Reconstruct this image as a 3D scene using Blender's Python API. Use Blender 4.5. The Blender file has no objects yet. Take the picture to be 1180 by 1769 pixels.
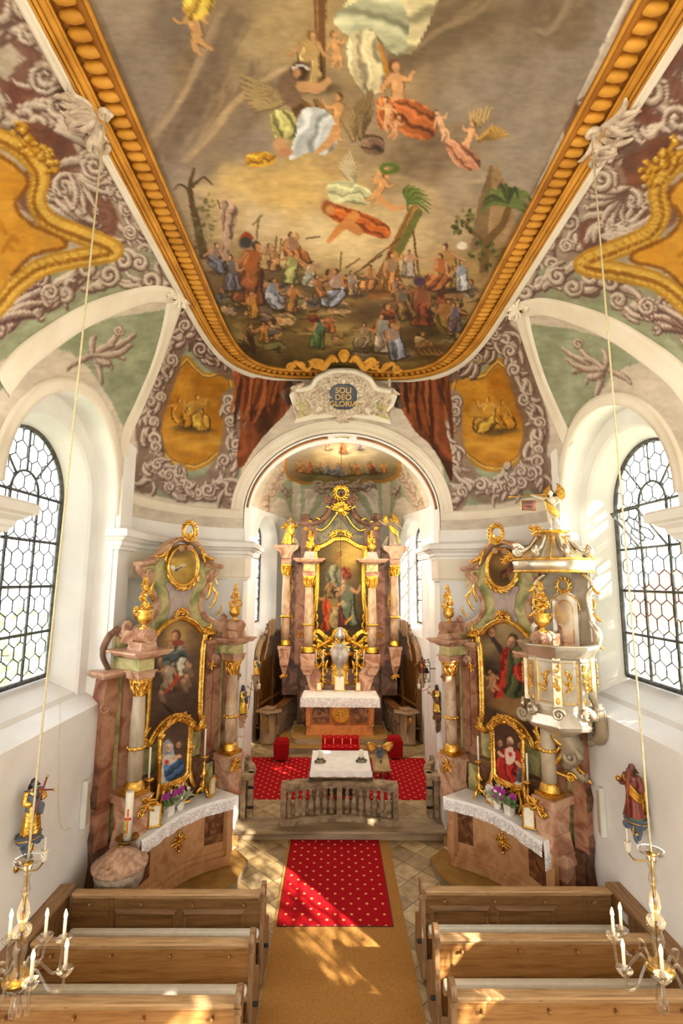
import bpy, bmesh, math, random
import numpy as np
from mathutils import Vector, Matrix
from mathutils.bvhtree import BVHTree
PI = math.pi
R = math.radians
rng = random.Random(7)
SC = bpy.context.scene
COL = SC.collection
# ------------------------------------------------------------------ camera
CF, CCX, CCY = 852.0, 585.3, 884.5
CPI, CYA, CRO = R(7.89), R(0.52), R(0.474)
CAM = np.array([-0.165, 0.0, 5.0])
def _axes():
 cy, sy, cp, sp, cr, sr = math.cos(CYA), math.sin(CYA), math.cos(CPI), math.sin(CPI), math.cos(CRO), math.sin(CRO)
 f = np.array([sy*cp, cy*cp, sp]); r0 = np.array([cy, -sy, 0.0]); u0 = np.cross(r0, f)
 return r0*cr+u0*sr, u0*cr-r0*sr, f
AX, AY, AZ = _axes()
def ray(px, py): return AZ + AX*(px-CCX)/CF + AY*(CCY-py)/CF
def at(px, py, x=None, y=None, z=None):
 d = ray(px, py)
 t = (x-CAM[0])/d[0] if x is not None else y/d[1] if y is not None else (z-CAM[2])/d[2]
 return Vector(CAM + t*d)
def proj_many(P):
 Q = np.asarray(P, dtype=float) - CAM
 dz = np.maximum(Q@AZ, 1e-3)
 return CCX + CF*(Q@AX)/dz, CCY - CF*(Q@AY)/dz
class Frame:
 """upright plane: local x to the right, local -y towards the viewer"""
 def __init__(s, O, ang):
  s.O = np.array(O, float); s.ang = ang
  s.x = np.array([math.cos(ang), math.sin(ang), 0]); s.n = np.array([math.sin(ang), -math.cos(ang), 0])
 def p(s, px, py, d=0.0):
  r = ray(px, py); t = ((s.O+s.n*d-CAM)@s.n)/(r@s.n); P = CAM+t*r
  return float((P-s.O)@s.x), float(P[2]-s.O[2])
 def w(s, u, d, z): return Vector(s.O + s.x*u + s.n*d + np.array([0, 0, z]))
# ------------------------------------------------------------------ materials
def srgb(c):
 def f(v):
  v /= 255.0
  return v/12.92 if v <= .04045 else ((v+.055)/1.055)**2.4
 return (f(c[0]), f(c[1]), f(c[2]), 1.0)
MATS = {}
def new_mat(name):
 m = bpy.data.materials.new(name); m.use_nodes = True
 nt = m.node_tree; b = nt.nodes['Principled BSDF']
 MATS[name] = m
 return m, nt, b
def N(nt, typ, **kw):
 n = nt.nodes.new(typ)
 for k, v in kw.items():
  if k in n.inputs: n.inputs[k].default_value = v
  else: setattr(n, k, v)
 return n
def ramp(nt, fac, stops):
 r = nt.nodes.new('ShaderNodeValToRGB')
 el = r.color_ramp.elements
 while len(el) < len(stops): el.new(0.5)
 for e, (p, c) in zip(el, stops): e.position = p; e.color = srgb(c)
 nt.links.new(fac, r.inputs[0])
 return r
def mat_noise(name, c1, c2, scale=3.0, detail=6, rough=.6, metal=0.0, bump=0.0, bscale=40, distort=0.0, stretch=(1, 1, 1), stops=None, lo=.35, hi=.65, spec=.5, coat=0.0):
 m, nt, b = new_mat(name)
 tc = N(nt, 'ShaderNodeTexCoord'); mp = N(nt, 'ShaderNodeMapping'); mp.inputs['Scale'].default_value = stretch
 nt.links.new(tc.outputs['Object'], mp.inputs[0])
 no = N(nt, 'ShaderNodeTexNoise', Scale=scale, Detail=detail, Distortion=distort)
 nt.links.new(mp.outputs[0], no.inputs['Vector'])
 r = ramp(nt, no.outputs['Fac'], stops or [(lo, c1), (hi, c2)])
 nt.links.new(r.outputs[0], b.inputs['Base Color'])
 b.inputs['Roughness'].default_value = rough; b.inputs['Metallic'].default_value = metal
 b.inputs['Specular IOR Level'].default_value = spec
 if coat: b.inputs['Coat Weight'].default_value = coat; b.inputs['Coat Roughness'].default_value = .15
 if bump:
  n2 = N(nt, 'ShaderNodeTexNoise', Scale=bscale, Detail=4); nt.links.new(tc.outputs['Object'], n2.inputs['Vector'])
  bp = N(nt, 'ShaderNodeBump', Strength=bump, Distance=.02); nt.links.new(n2.outputs['Fac'], bp.inputs['Height'])
  nt.links.new(bp.outputs[0], b.inputs['Normal'])
 return m
def marble(name, stops, scale=2.2, rough=.38, distort=1.5, stretch=(1, 1, 1)):
 return mat_noise(name, None, None, scale=scale, detail=9, rough=rough, distort=distort, stops=stops, stretch=stretch, spec=.3)
plaster = mat_noise('white_plaster', (230, 228, 224), (242, 240, 237), 1.3, 5, .9, bump=.06, bscale=14, spec=.2)
plaster_cream = mat_noise('cream_plaster', (226, 215, 197), (238, 229, 214), 1.5, 5, .85, bump=.05, bscale=18, spec=.2)
plaster_niche = mat_noise('beige_plaster', (196, 181, 160), (212, 199, 180), 1.2, 5, .9, bump=.05, bscale=14, spec=.2)
gold = mat_noise('gold_leaf', (212, 154, 54), (255, 212, 112), 9, 4, .27, 1.0, bump=.6, bscale=48)
gold_bright = mat_noise('bright_gold_leaf', (240, 182, 50), (255, 218, 100), 9, 4, .26, 1.0, bump=.5, bscale=56)
gold_old = mat_noise('old_gold_leaf', (150, 100, 30), (225, 165, 70), 12, 5, .42, 1.0, bump=.4, bscale=50)
ochre = mat_noise('ochre_stucco', (180, 122, 34), (210, 150, 54), 3, 5, .6, bump=.1, bscale=20, spec=.35)
ochre_dark = mat_noise('dark_ochre_stucco', (140, 86, 22), (168, 108, 34), 3, 5, .65, spec=.3)
m_pink = marble('pink_marble', [(.25, (120, 74, 52)), (.45, (176, 128, 100)), (.55, (204, 166, 138)), (.75, (156, 102, 76))])
m_red = marble('red_marble', [(.2, (80, 44, 32)), (.42, (130, 80, 58)), (.58, (172, 126, 98)), (.8, (106, 62, 44))])
m_brown = marble('brown_marble', [(.2, (50, 32, 24)), (.45, (92, 62, 46)), (.6, (132, 96, 74)), (.8, (70, 44, 34))])
m_grey = marble('pale_grey_marble', [(.25, (142, 124, 102)), (.5, (192, 176, 152)), (.75, (160, 138, 112))], 3, .3, 1, (1, 1, .35))
m_col = marble('column_marble', [(.25, (140, 100, 74)), (.42, (182, 148, 116)), (.6, (204, 180, 150)), (.8, (158, 110, 82))], 4, .25, 1.2, (1, 1, .5))
m_green = marble('green_marble', [(.28, (104, 112, 70)), (.43, (156, 156, 104)), (.55, (206, 192, 136)), (.72, (128, 134, 88))], 2.0)
m_olive = marble('dark_olive_marble', [(.28, (40, 36, 18)), (.45, (74, 68, 34)), (.58, (112, 98, 50)), (.75, (58, 50, 26))], 2.0)
m_lilac = marble('lilac_marble', [(.3, (150, 128, 120)), (.5, (186, 168, 158)), (.7, (164, 140, 130))], 2.2)
m_ochre = marble('ochre_marble', [(.3, (168, 118, 78)), (.5, (204, 160, 116)), (.7, (184, 134, 92))], 2.2)
m_orange = marble('orange_marble', [(.3, (150, 84, 36)), (.5, (196, 126, 66)), (.7, (170, 100, 48))], 2.6)
m_dark = marble('dark_inlay_marble', [(.3, (70, 40, 26)), (.5, (112, 72, 46)), (.62, (150, 106, 70)), (.75, (84, 48, 30))], 5)
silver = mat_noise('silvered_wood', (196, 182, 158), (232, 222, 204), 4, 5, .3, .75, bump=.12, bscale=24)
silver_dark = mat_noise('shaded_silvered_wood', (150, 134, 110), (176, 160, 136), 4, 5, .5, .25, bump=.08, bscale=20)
silver_metal = mat_noise('polished_silver', (206, 198, 188), (240, 236, 228), 8, 3, .3, .55, bump=.2, bscale=60)
stone = mat_noise('weathered_sandstone', (116, 96, 72), (172, 150, 120), 7, 7, .8, bump=.2, bscale=60, spec=.3)
stone_step = mat_noise('worn_step_stone', (120, 102, 78), (170, 150, 120), 4, 7, .6, bump=.12, bscale=40, stretch=(.3, 1, 1))
font_stone = mat_noise('speckled_red_limestone', (146, 108, 84), (196, 160, 134), 14, 8, .6, bump=.2, bscale=70)
font_grey = mat_noise('speckled_grey_limestone', (140, 124, 106), (190, 176, 156), 12, 8, .65, bump=.2, bscale=70)
def wood(name, stops, rough=.45, axis=0, bump=.1, scale=2.6):
 m, nt, b = new_mat(name)
 tc = N(nt, 'ShaderNodeTexCoord'); mp = N(nt, 'ShaderNodeMapping')
 s = [9.0, 9.0, 9.0]; s[axis] = .7; mp.inputs['Scale'].default_value = s
 nt.links.new(tc.outputs['Object'], mp.inputs[0])
 n1 = N(nt, 'ShaderNodeTexNoise', Scale=scale, Detail=8, Roughness=.6, Distortion=.6); nt.links.new(mp.outputs[0], n1.inputs['Vector'])
 r = ramp(nt, n1.outputs['Fac'], stops); 
 n2 = N(nt, 'ShaderNodeTexVoronoi', Scale=3.1); n2.feature = 'F1'
 mp2 = N(nt, 'ShaderNodeMapping'); s2 = [1.6, 1.6, 1.6]; s2[axis] = .8; mp2.inputs['Scale'].default_value = s2
 nt.links.new(tc.outputs['Object'], mp2.inputs[0]); nt.links.new(mp2.outputs[0], n2.inputs['Vector'])
 kr = ramp(nt, n2.outputs['Distance'], [(.03, (70, 40, 18)), (.075, (255, 255, 255))])
 mx = N(nt, 'ShaderNodeMix'); mx.data_type = 'RGBA'; mx.blend_type = 'MULTIPLY'; mx.inputs[0].default_value = .75
 nt.links.new(r.outputs[0], mx.inputs[6]); nt.links.new(kr.outputs[0], mx.inputs[7])
 nt.links.new(mx.outputs[2], b.inputs['Base Color'])
 b.inputs['Roughness'].default_value = rough
 bp = N(nt, 'ShaderNodeBump', Strength=bump, Distance=.01); nt.links.new(n1.outputs['Fac'], bp.inputs['Height']); nt.links.new(bp.outputs[0], b.inputs['Normal'])
 return m
wood_pew = wood('honey_pine', [(.3, (118, 76, 36)), (.5, (158, 112, 62)), (.7, (178, 134, 82))])
wood_rail = wood('pale_worn_pine', [(.3, (136, 102, 66)), (.5, (180, 144, 100)), (.7, (198, 164, 122))], .4)
wood_panel = wood('brown_panelled_pine', [(.3, (92, 62, 32)), (.5, (128, 92, 54)), (.7, (148, 110, 70))])
wood_pew_y = wood('honey_pine_lengthwise', [(.3, (104, 74, 44)), (.5, (146, 110, 70)), (.7, (166, 130, 90))], axis=1)
wood_end = wood('grey_brown_pine_end', [(.3, (98, 70, 44)), (.5, (138, 106, 72)), (.7, (160, 128, 94))], axis=2)
wood_dark = wood('dark_carved_oak', [(.3, (58, 34, 12)), (.5, (104, 66, 26)), (.7, (140, 94, 42))], .35, axis=2)
wood_grey = wood('bleached_carved_oak', [(.3, (104, 80, 56)), (.5, (140, 112, 84)), (.7, (164, 138, 108))], .6, axis=2)
black_iron = mat_noise('black_iron', (22, 20, 18), (44, 40, 36), 20, 3, .5, .6)
lead = mat_noise('grey_lead', (54, 54, 52), (92, 92, 88), 12, 3, .6, .2)
brass = mat_noise('aged_brass', (120, 92, 36), (196, 158, 74), 8, 3, .3, 1.0)
white_cloth = mat_noise('white_linen', (232, 230, 228), (244, 243, 241), 6, 4, .8, bump=.15, bscale=30, spec=.2)
white_cushion = mat_noise('cream_cushion', (232, 227, 212), (242, 238, 226), 12, 4, .9, bump=.15, bscale=90, spec=.2)
wax = mat_noise('candle_wax', (236, 226, 200), (246, 240, 222), 5, 2, .45)
velvet = mat_noise('red_velvet', (120, 6, 10), (164, 14, 20), 30, 3, .9, bump=.2, bscale=120, spec=.15)
black_rubber = mat_noise('black_rubber', (16, 16, 16), (34, 32, 30), 20, 2, .6)
skin = mat_noise('painted_flesh', (196, 148, 116), (216, 172, 140), 8, 3, .5)
skin_pale = mat_noise('ivory_flesh', (222, 206, 178), (238, 226, 204), 8, 3, .4)
dark_carve = mat_noise('dark_polychrome_wood', (70, 42, 28), (126, 84, 56), 14, 5, .5)
robe_blue = mat_noise('grey_blue_painted_robe', (70, 84, 104), (104, 114, 128), 10, 4, .5)
robe_red = mat_noise('dull_red_painted_robe', (104, 44, 34), (142, 66, 50), 10, 4, .5)
robe_green = mat_noise('green_painted_robe', (60, 84, 60), (96, 116, 84), 10, 4, .5)
hair_brown = mat_noise('dark_brown_hair', (44, 28, 18), (70, 46, 30), 30, 4, .6)
paper = mat_noise('printed_card', (228, 218, 194), (242, 234, 214), 30, 3, .7)
leafm = mat_noise('green_leaf', (64, 92, 40), (120, 142, 84), 12, 4, .5)
leafg = mat_noise('grey_green_leaf', (130, 140, 104), (178, 182, 148), 14, 4, .6)
petal_p = mat_noise('purple_petal', (140, 24, 120), (190, 60, 168), 20, 3, .5)
petal_w = mat_noise('white_petal', (232, 220, 216), (248, 240, 236), 20, 3, .5)
pot_white = mat_noise('white_glazed_pot', (220, 214, 200), (236, 230, 218), 9, 3, .35)
cord_cream = mat_noise('cream_cord', (206, 194, 152), (222, 212, 176), 40, 2, .7)
cord_red = mat_noise('dark_red_cord', (78, 14, 14), (112, 24, 22), 40, 2, .7)
white_paint = mat_noise('white_painted_metal', (206, 206, 200), (220, 220, 214), 4, 2, .5)
bronze = mat_noise('green_bronze', (70, 66, 54), (120, 108, 84), 14, 4, .4, .7)
blue_enamel = mat_noise('slate_blue_paint', (64, 72, 88), (88, 94, 106), 6, 4, .5)
parchment = mat_noise('tan_parchment', (150, 124, 84), (184, 158, 112), 6, 5, .7)
pink_banner = mat_noise('pale_red_banner', (196, 130, 112), (214, 152, 132), 8, 3, .6)
foliage_out = mat_noise('garden_foliage', (150, 170, 120), (196, 208, 168), 2, 4, .8)
roof_tile = mat_noise('red_roof_tile', (150, 84, 66), (186, 120, 98), 6, 4, .8)
grass_out = mat_noise('garden_grass', (196, 206, 170), (220, 226, 196), 1, 4, .9)
def mat_attr(name, rough=.75, spec=.25):
 m, nt, b = new_mat(name)
 a = N(nt, 'ShaderNodeAttribute'); a.attribute_name = 'Pigment'
 no = N(nt, 'ShaderNodeTexNoise', Scale=5.0, Detail=6); tc = N(nt, 'ShaderNodeTexCoord'); nt.links.new(tc.outputs['Object'], no.inputs['Vector'])
 r = ramp(nt, no.outputs['Fac'], [(.3, (240, 240, 240)), (.7, (255, 255, 255))])
 mx = N(nt, 'ShaderNodeMix'); mx.data_type = 'RGBA'; mx.blend_type = 'MULTIPLY'; mx.inputs[0].default_value = 1
 nt.links.new(a.outputs['Color'], mx.inputs[6]); nt.links.new(r.outputs[0], mx.inputs[7]); nt.links.new(mx.outputs[2], b.inputs['Base Color'])
 b.inputs['Roughness'].default_value = rough; b.inputs['Specular IOR Level'].default_value = spec
 return m
fresco = mat_attr('fresco_paint')
oil = mat_attr('oil_painting', .6, .2)
def mat_emit(name, col, s):
 m, nt, b = new_mat(name)
 b.inputs['Base Color'].default_value = srgb(col); b.inputs['Emission Color'].default_value = srgb(col); b.inputs['Emission Strength'].default_value = s
 return m
bulb = mat_emit('glowing_bulb', (255, 210, 130), 24)
flame = mat_emit('candle_flame', (255, 200, 110), 6)
def mat_glass(name, tint, refl=.08, rough=.02):
 m, nt, b = new_mat(name)
 out = nt.nodes['Material Output']
 t = N(nt, 'ShaderNodeBsdfTransparent'); t.inputs['Color'].default_value = srgb(tint)
 g = N(nt, 'ShaderNodeBsdfGlossy'); g.inputs['Roughness'].default_value = rough
 lw = N(nt, 'ShaderNodeLayerWeight', Blend=.35)
 mr = N(nt, 'ShaderNodeMath'); mr.operation = 'MULTIPLY_ADD'; mr.inputs[1].default_value = .75; mr.inputs[2].default_value = refl
 nt.links.new(lw.outputs['Facing'], mr.inputs[0])
 mx = N(nt, 'ShaderNodeMixShader'); nt.links.new(mr.outputs[0], mx.inputs[0]); nt.links.new(t.outputs[0], mx.inputs[1]); nt.links.new(g.outputs[0], mx.inputs[2])
 nt.links.new(mx.outputs[0], out.inputs['Surface'])
 return m
def pane_glass():
 m, nt, b = new_mat('window_glass'); out = nt.nodes['Material Output']
 t = N(nt, 'ShaderNodeBsdfTransparent'); t.inputs['Color'].default_value = (.95, .96, .95, 1)
 g = N(nt, 'ShaderNodeBsdfGlossy'); g.inputs['Roughness'].default_value = .05
 mx = N(nt, 'ShaderNodeMixShader'); mx.inputs[0].default_value = .05
 nt.links.new(t.outputs[0], mx.inputs[1]); nt.links.new(g.outputs[0], mx.inputs[2]); nt.links.new(mx.outputs[0], out.inputs['Surface'])
 return m
glass = pane_glass()
crystal = mat_glass('clear_crystal', (247, 243, 236), .05)
ruby = mat_glass('ruby_glass', (150, 14, 20), .1)
def mat_carpet():
 m, nt, b = new_mat('red_diamond_carpet')
 tc = N(nt, 'ShaderNodeTexCoord'); sp = N(nt, 'ShaderNodeSeparateXYZ'); nt.links.new(tc.outputs['Object'], sp.inputs[0])
 def mth(op, a, b_=None, c=None):
  n = N(nt, 'ShaderNodeMath'); n.operation = op
  for i, v in enumerate((a, b_, c)):
   if v is None: continue
   if isinstance(v, (int, float)): n.inputs[i].default_value = v
   else: nt.links.new(v, n.inputs[i])
  return n.outputs[0]
 def cell(off):
  x = mth('FRACT', mth('ADD', mth('MULTIPLY', sp.outputs[0], 1/.247), off)); y = mth('FRACT', mth('ADD', mth('MULTIPLY', sp.outputs[1], 1/.247), off))
  ax = mth('ABSOLUTE', mth('SUBTRACT', x, .5)); ay = mth('ABSOLUTE', mth('SUBTRACT', y, .5))
  return mth('ADD', ax, ay)
 d = mth('MINIMUM', cell(0.0), cell(.5))
 on = mth('LESS_THAN', d, .105); core = mth('LESS_THAN', d, .035)
 no = N(nt, 'ShaderNodeTexNoise', Scale=160.0, Detail=2); nt.links.new(tc.outputs['Object'], no.inputs['Vector'])
 r = ramp(nt, no.outputs['Fac'], [(.3, (138, 8, 18)), (.7, (178, 18, 30))])
 mx = N(nt, 'ShaderNodeMix'); mx.data_type = 'RGBA'; nt.links.new(on, mx.inputs[0]); nt.links.new(r.outputs[0], mx.inputs[6]); mx.inputs[7].default_value = srgb((232, 176, 112))
 m2 = N(nt, 'ShaderNodeMix'); m2.data_type = 'RGBA'; nt.links.new(core, m2.inputs[0]); nt.links.new(mx.outputs[2], m2.inputs[6]); m2.inputs[7].default_value = srgb((190, 60, 50))
 nt.links.new(m2.outputs[2], b.inputs['Base Color']); b.inputs['Roughness'].default_value = .95; b.inputs['Specular IOR Level'].default_value = .1
 bp = N(nt, 'ShaderNodeBump', Strength=.3, Distance=.01); nt.links.new(no.outputs['Fac'], bp.inputs['Height']); nt.links.new(bp.outputs[0], b.inputs['Normal'])
 return m
carpet_red = mat_carpet()
coir = mat_noise('tan_coir_matting', (148, 102, 48), (186, 138, 76), 110, 3, .95, bump=.5, bscale=130, spec=.1, stretch=(1, 1, 1))
tan_felt = mat_noise('tan_felt', (138, 104, 54), (156, 120, 68), 5, 4, .95, bump=.2, bscale=120, spec=.1)
def mat_tiles():
 m, nt, b = new_mat('diagonal_limestone_tiles')
 tc = N(nt, 'ShaderNodeTexCoord'); mp = N(nt, 'ShaderNodeMapping'); mp.inputs['Rotation'].default_value = (0, 0, PI/4)
 nt.links.new(tc.outputs['Object'], mp.inputs[0])
 br = N(nt, 'ShaderNodeTexBrick', Scale=1.0); br.offset = 0.0; br.inputs['Brick Width'].default_value = .40; br.inputs['Row Height'].default_value = .40
 br.inputs['Mortar Size'].default_value = .007; br.inputs['Bias'].default_value = 0.0
 br.inputs['Color1'].default_value = srgb((150, 128, 92)); br.inputs['Color2'].default_value = srgb((206, 186, 148)); br.inputs['Mortar'].default_value = srgb((96, 78, 54))
 nt.links.new(mp.outputs[0], br.inputs['Vector'])
 no = N(nt, 'ShaderNodeTexNoise', Scale=6.0, Detail=8); nt.links.new(tc.outputs['Object'], no.inputs['Vector'])
 r = ramp(nt, no.outputs['Fac'], [(.3, (196, 186, 170)), (.68, (255, 252, 244))])
 mx = N(nt, 'ShaderNodeMix'); mx.data_type = 'RGBA'; mx.blend_type = 'MULTIPLY'; mx.inputs[0].default_value = 1
 nt.links.new(br.outputs['Color'], mx.inputs[6]); nt.links.new(r.outputs[0], mx.inputs[7]); nt.links.new(mx.outputs[2], b.inputs['Base Color'])
 b.inputs['Roughness'].default_value = .38
 bp = N(nt, 'ShaderNodeBump', Strength=.25, Distance=.01); nt.links.new(br.outputs['Fac'], bp.inputs['Height']); bp.invert = True; nt.links.new(bp.outputs[0], b.inputs['Normal'])
 return m
tiles = mat_tiles()
def mat_lace():
 m, nt, b = new_mat('white_lace'); out = nt.nodes['Material Output']
 tc = N(nt, 'ShaderNodeTexCoord'); vo = N(nt, 'ShaderNodeTexVoronoi', Scale=42.0); vo.feature = 'DISTANCE_TO_EDGE'; nt.links.new(tc.outputs['Object'], vo.inputs['Vector'])
 no = N(nt, 'ShaderNodeTexNoise', Scale=13.0, Detail=1); nt.links.new(tc.outputs['Object'], no.inputs['Vector'])
 ad = N(nt, 'ShaderNodeMath'); ad.operation = 'MULTIPLY'; nt.links.new(no.outputs['Fac'], ad.inputs[0]); ad.inputs[1].default_value = .3
 gt = N(nt, 'ShaderNodeMath'); gt.operation = 'LESS_THAN'; nt.links.new(vo.outputs['Distance'], gt.inputs[0]); nt.links.new(ad.outputs[0], gt.inputs[1])
 b.inputs['Base Color'].default_value = srgb((240, 239, 238)); b.inputs['Roughness'].default_value = .9
 t = N(nt, 'ShaderNodeBsdfTransparent'); mx = N(nt, 'ShaderNodeMixShader')
 f = N(nt, 'ShaderNodeMath'); f.operation = 'MULTIPLY_ADD'; f.inputs[1].default_value = .6; f.inputs[2].default_value = .4; nt.links.new(gt.outputs[0], f.inputs[0])
 nt.links.new(f.outputs[0], mx.inputs[0]); nt.links.new(t.outputs[0], mx.inputs[1]); nt.links.new(b.outputs[0], mx.inputs[2]); nt.links.new(mx.outputs[0], out.inputs['Surface'])
 return m
lace = mat_lace()
# ------------------------------------------------------------------ mesh building
def catmull(pts, n=6, closed=False):
 P = [Vector(p) for p in pts]; out = []
 L = len(P)
 rngi = range(L) if closed else range(L-1)
 for i in rngi:
  if closed: a, b, c, d = P[i-1], P[i], P[(i+1) % L], P[(i+2) % L]
  else: a, b, c, d = P[max(i-1, 0)], P[i], P[i+1], P[min(i+2, L-1)]
  for k in range(n):
   t = k/n
   out.append(.5*((2*b)+(c-a)*t+(2*a-5*b+4*c-d)*t*t+(3*b-a-3*c+d)*t**3))
 if not closed: out.append(P[-1])
 return out
class MB:
 def __init__(s, T=None): s.v = []; s.f = []; s.sm = []; s.T = T
 def add(s, vs, fs, smooth=False):
  o = len(s.v); T = s.T
  if T is not None: s.v.extend([T @ Vector(v) for v in vs])
  else: s.v.extend([Vector(v) for v in vs])
  for f in fs: s.f.append([i+o for i in f]); s.sm.append(smooth)
  return s
 def box(s, x0, x1, y0, y1, z0, z1):
  return s.add([(x0, y0, z0), (x1, y0, z0), (x1, y1, z0), (x0, y1, z0), (x0, y0, z1), (x1, y0, z1), (x1, y1, z1), (x0, y1, z1)],
      [(0, 3, 2, 1), (4, 5, 6, 7), (0, 1, 5, 4), (1, 2, 6, 5), (2, 3, 7, 6), (3, 0, 4, 7)])
 def frustum(s, hx0, hy0, z0, hx1, hy1, z1, c=(0, 0)):
  x, y = c
  return s.add([(x-hx0, y-hy0, z0), (x+hx0, y-hy0, z0), (x+hx0, y+hy0, z0), (x-hx0, y+hy0, z0), (x-hx1, y-hy1, z1), (x+hx1, y-hy1, z1), (x+hx1, y+hy1, z1), (x-hx1, y+hy1, z1)],
      [(0, 3, 2, 1), (4, 5, 6, 7), (0, 1, 5, 4), (1, 2, 6, 5), (2, 3, 7, 6), (3, 0, 4, 7)])
 def lathe(s, prof, n=24, c=(0, 0, 0), sq=(1, 1), smooth=True, a0=0.0, a1=None, lobes=0, lobe=0.0):
  full = a1 is None
  if full: a1 = a0+2*PI
  m = n if full else n+1
  vs, fs = [], []
  for (r, z) in prof:
   for k in range(m):
    a = a0+(a1-a0)*k/n
    rr = r*(1+lobe*math.cos(lobes*a)) if lobes else r
    vs.append((c[0]+rr*math.cos(a)*sq[0], c[1]+rr*math.sin(a)*sq[1], c[2]+z))
  for j in range(len(prof)-1):
   for k in range(n):
    k2 = (k+1) % m
    fs.append((j*m+k, j*m+k2, (j+1)*m+k2, (j+1)*m+k))
  if full:
   if prof[0][0] > 1e-4: fs.append(tuple(reversed(range(m))))
   if prof[-1][0] > 1e-4: fs.append(tuple((len(prof)-1)*m+k for k in range(m)))
  return s.add(vs, fs, smooth)
 def tube(s, pts, r, n=8, closed=False, smooth=True, flat=1.0):
  P = [Vector(p) for p in pts]; L = len(P)
  if L < 2: return s
  rr = r if isinstance(r, (list, tuple)) else [r]*L
  vs, fs = [], []; prev = None
  for i in range(L):
   if closed: t = P[(i+1) % L]-P[i-1]
   else: t = P[min(i+1, L-1)]-P[max(i-1, 0)]
   if t.length < 1e-9: t = Vector((0, 0, 1))
   t.normalize()
   if prev is None:
    a = Vector((0, 1, 0)) if abs(t.y) < .9 else Vector((1, 0, 0))
    u = (a-t*a.dot(t)).normalized()
   else:
    u = prev-t*prev.dot(t)
    if u.length < 1e-6: u = t.orthogonal()
    u.normalize()
   prev = u; w = t.cross(u)
   for k in range(n):
    a = 2*PI*k/n
    vs.append(P[i]+(u*math.cos(a)*flat+w*math.sin(a))*rr[i])
  for i in range(L if closed else L-1):
   i2 = (i+1) % L
   for k in range(n):
    k2 = (k+1) % n
    fs.append((i*n+k, i*n+k2, i2*n+k2, i2*n+k))
  if not closed:
   fs.append(tuple(reversed(range(n)))); fs.append(tuple((L-1)*n+k for k in range(n)))
  return s.add(vs, fs, smooth)
 def ell(s, c, r, n=10, rot=None, smooth=True):
  if not isinstance(r, (tuple, list)): r = (r, r, r)
  M = Matrix.Translation(Vector(c)) @ (rot.to_4x4() if rot is not None else Matrix.Identity(4))
  h = max(4, n//2); vs = [M @ Vector((0, 0, -r[2]))]; fs = []
  for j in range(1, h):
   p = -PI/2+PI*j/h
   for k in range(n):
    a = 2*PI*k/n
    vs.append(M @ Vector((r[0]*math.cos(p)*math.cos(a), r[1]*math.cos(p)*math.sin(a), r[2]*math.sin(p))))
  vs.append(M @ Vector((0, 0, r[2]))); top = len(vs)-1
  for k in range(n): fs.append((0, 1+(k+1) % n, 1+k))
  for j in range(h-2):
   for k in range(n):
    a = 1+j*n+k; b = 1+j*n+(k+1) % n
    fs.append((a, b, b+n, a+n))
  for k in range(n): fs.append((top, 1+(h-2)*n+k, 1+(h-2)*n+(k+1) % n))
  return s.add(vs, fs, smooth)
 def prism(s, out, y0, y1, smooth=False):
  """outline in (x,z), from depth y0 (front) to y1 (back)"""
  n = len(out)
  A = sum(out[i][0]*out[(i+1) % n][1]-out[(i+1) % n][0]*out[i][1] for i in range(n))
  if A < 0: out = list(reversed(out))
  vs = [(p[0], y0, p[1]) for p in out]+[(p[0], y1, p[1]) for p in out]
  fs = [tuple(range(n)), tuple(reversed(range(n, 2*n)))]
  s.add(vs, fs, False)
  return s.add(vs, [(i, i+n, (i+1) % n+n, (i+1) % n) for i in range(n)], smooth)
 def slab(s, out, z0, z1):
  """outline in plan (x,y)"""
  n = len(out)
  A = sum(out[i][0]*out[(i+1) % n][1]-out[(i+1) % n][0]*out[i][1] for i in range(n))
  if A < 0: out = list(reversed(out))
  vs = [(p[0], p[1], z0) for p in out]+[(p[0], p[1], z1) for p in out]
  return s.add(vs, [tuple(reversed(range(n))), tuple(range(n, 2*n))]+[(i, (i+1) % n, (i+1) % n+n, i+n) for i in range(n)])
 def sweep(s, path, prof, mp, closed=False, smooth=False, capped=True):
  """path: 2d points; prof: (offset to the right of travel, second coord); mp(px,py,b)->3d"""
  L = len(path); P = [Vector((p[0], p[1])) for p in path]; vs, fs = [], []; m = len(prof)
  for i in range(L):
   a = P[i]-P[i-1] if (i > 0 or closed) else None
   b = P[(i+1) % L]-P[i] if (i < L-1 or closed) else None
   if a is None or a.length < 1e-9: a = b
   if b is None or b.length < 1e-9: b = a
   a = a.normalized(); b = b.normalized()
   na = Vector((a.y, -a.x)); nb = Vector((b.y, -b.x))
   nn = na+nb
   if nn.length < 1e-6: nn = na
   nn.normalize(); k = 1/max(.45, nn.dot(na))
   for (o, h) in prof:
    q = P[i]+nn*(o*k); vs.append(mp(q.x, q.y, h))
  for i in range(L if closed else L-1):
   i2 = (i+1) % L
   for j in range(m-1): fs.append((i*m+j, i2*m+j, i2*m+j+1, i*m+j+1))
  if not closed and capped:
   fs.append(tuple(range(m))); fs.append(tuple((L-1)*m+j for j in reversed(range(m))))
  return s.add(vs, fs, smooth)
 def build(s, name, mat, parent=None, bevel=0.0, loc=None, **kw):
  me = bpy.data.meshes.new(name)
  me.from_pydata([tuple(v) for v in s.v], [], s.f)
  me.polygons.foreach_set('use_smooth', s.sm)
  me.materials.append(mat); me.update()
  o = bpy.data.objects.new(name, me); COL.objects.link(o)
  if parent is not None: o.parent = parent
  if loc is not None: o.location = loc
  if bevel:
   md = o.modifiers.new('edge', 'BEVEL'); md.width = bevel; md.segments = 2; md.limit_method = 'ANGLE'; md.angle_limit = R(35)
  for k, v in kw.items(): o[k] = v
  return o
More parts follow.
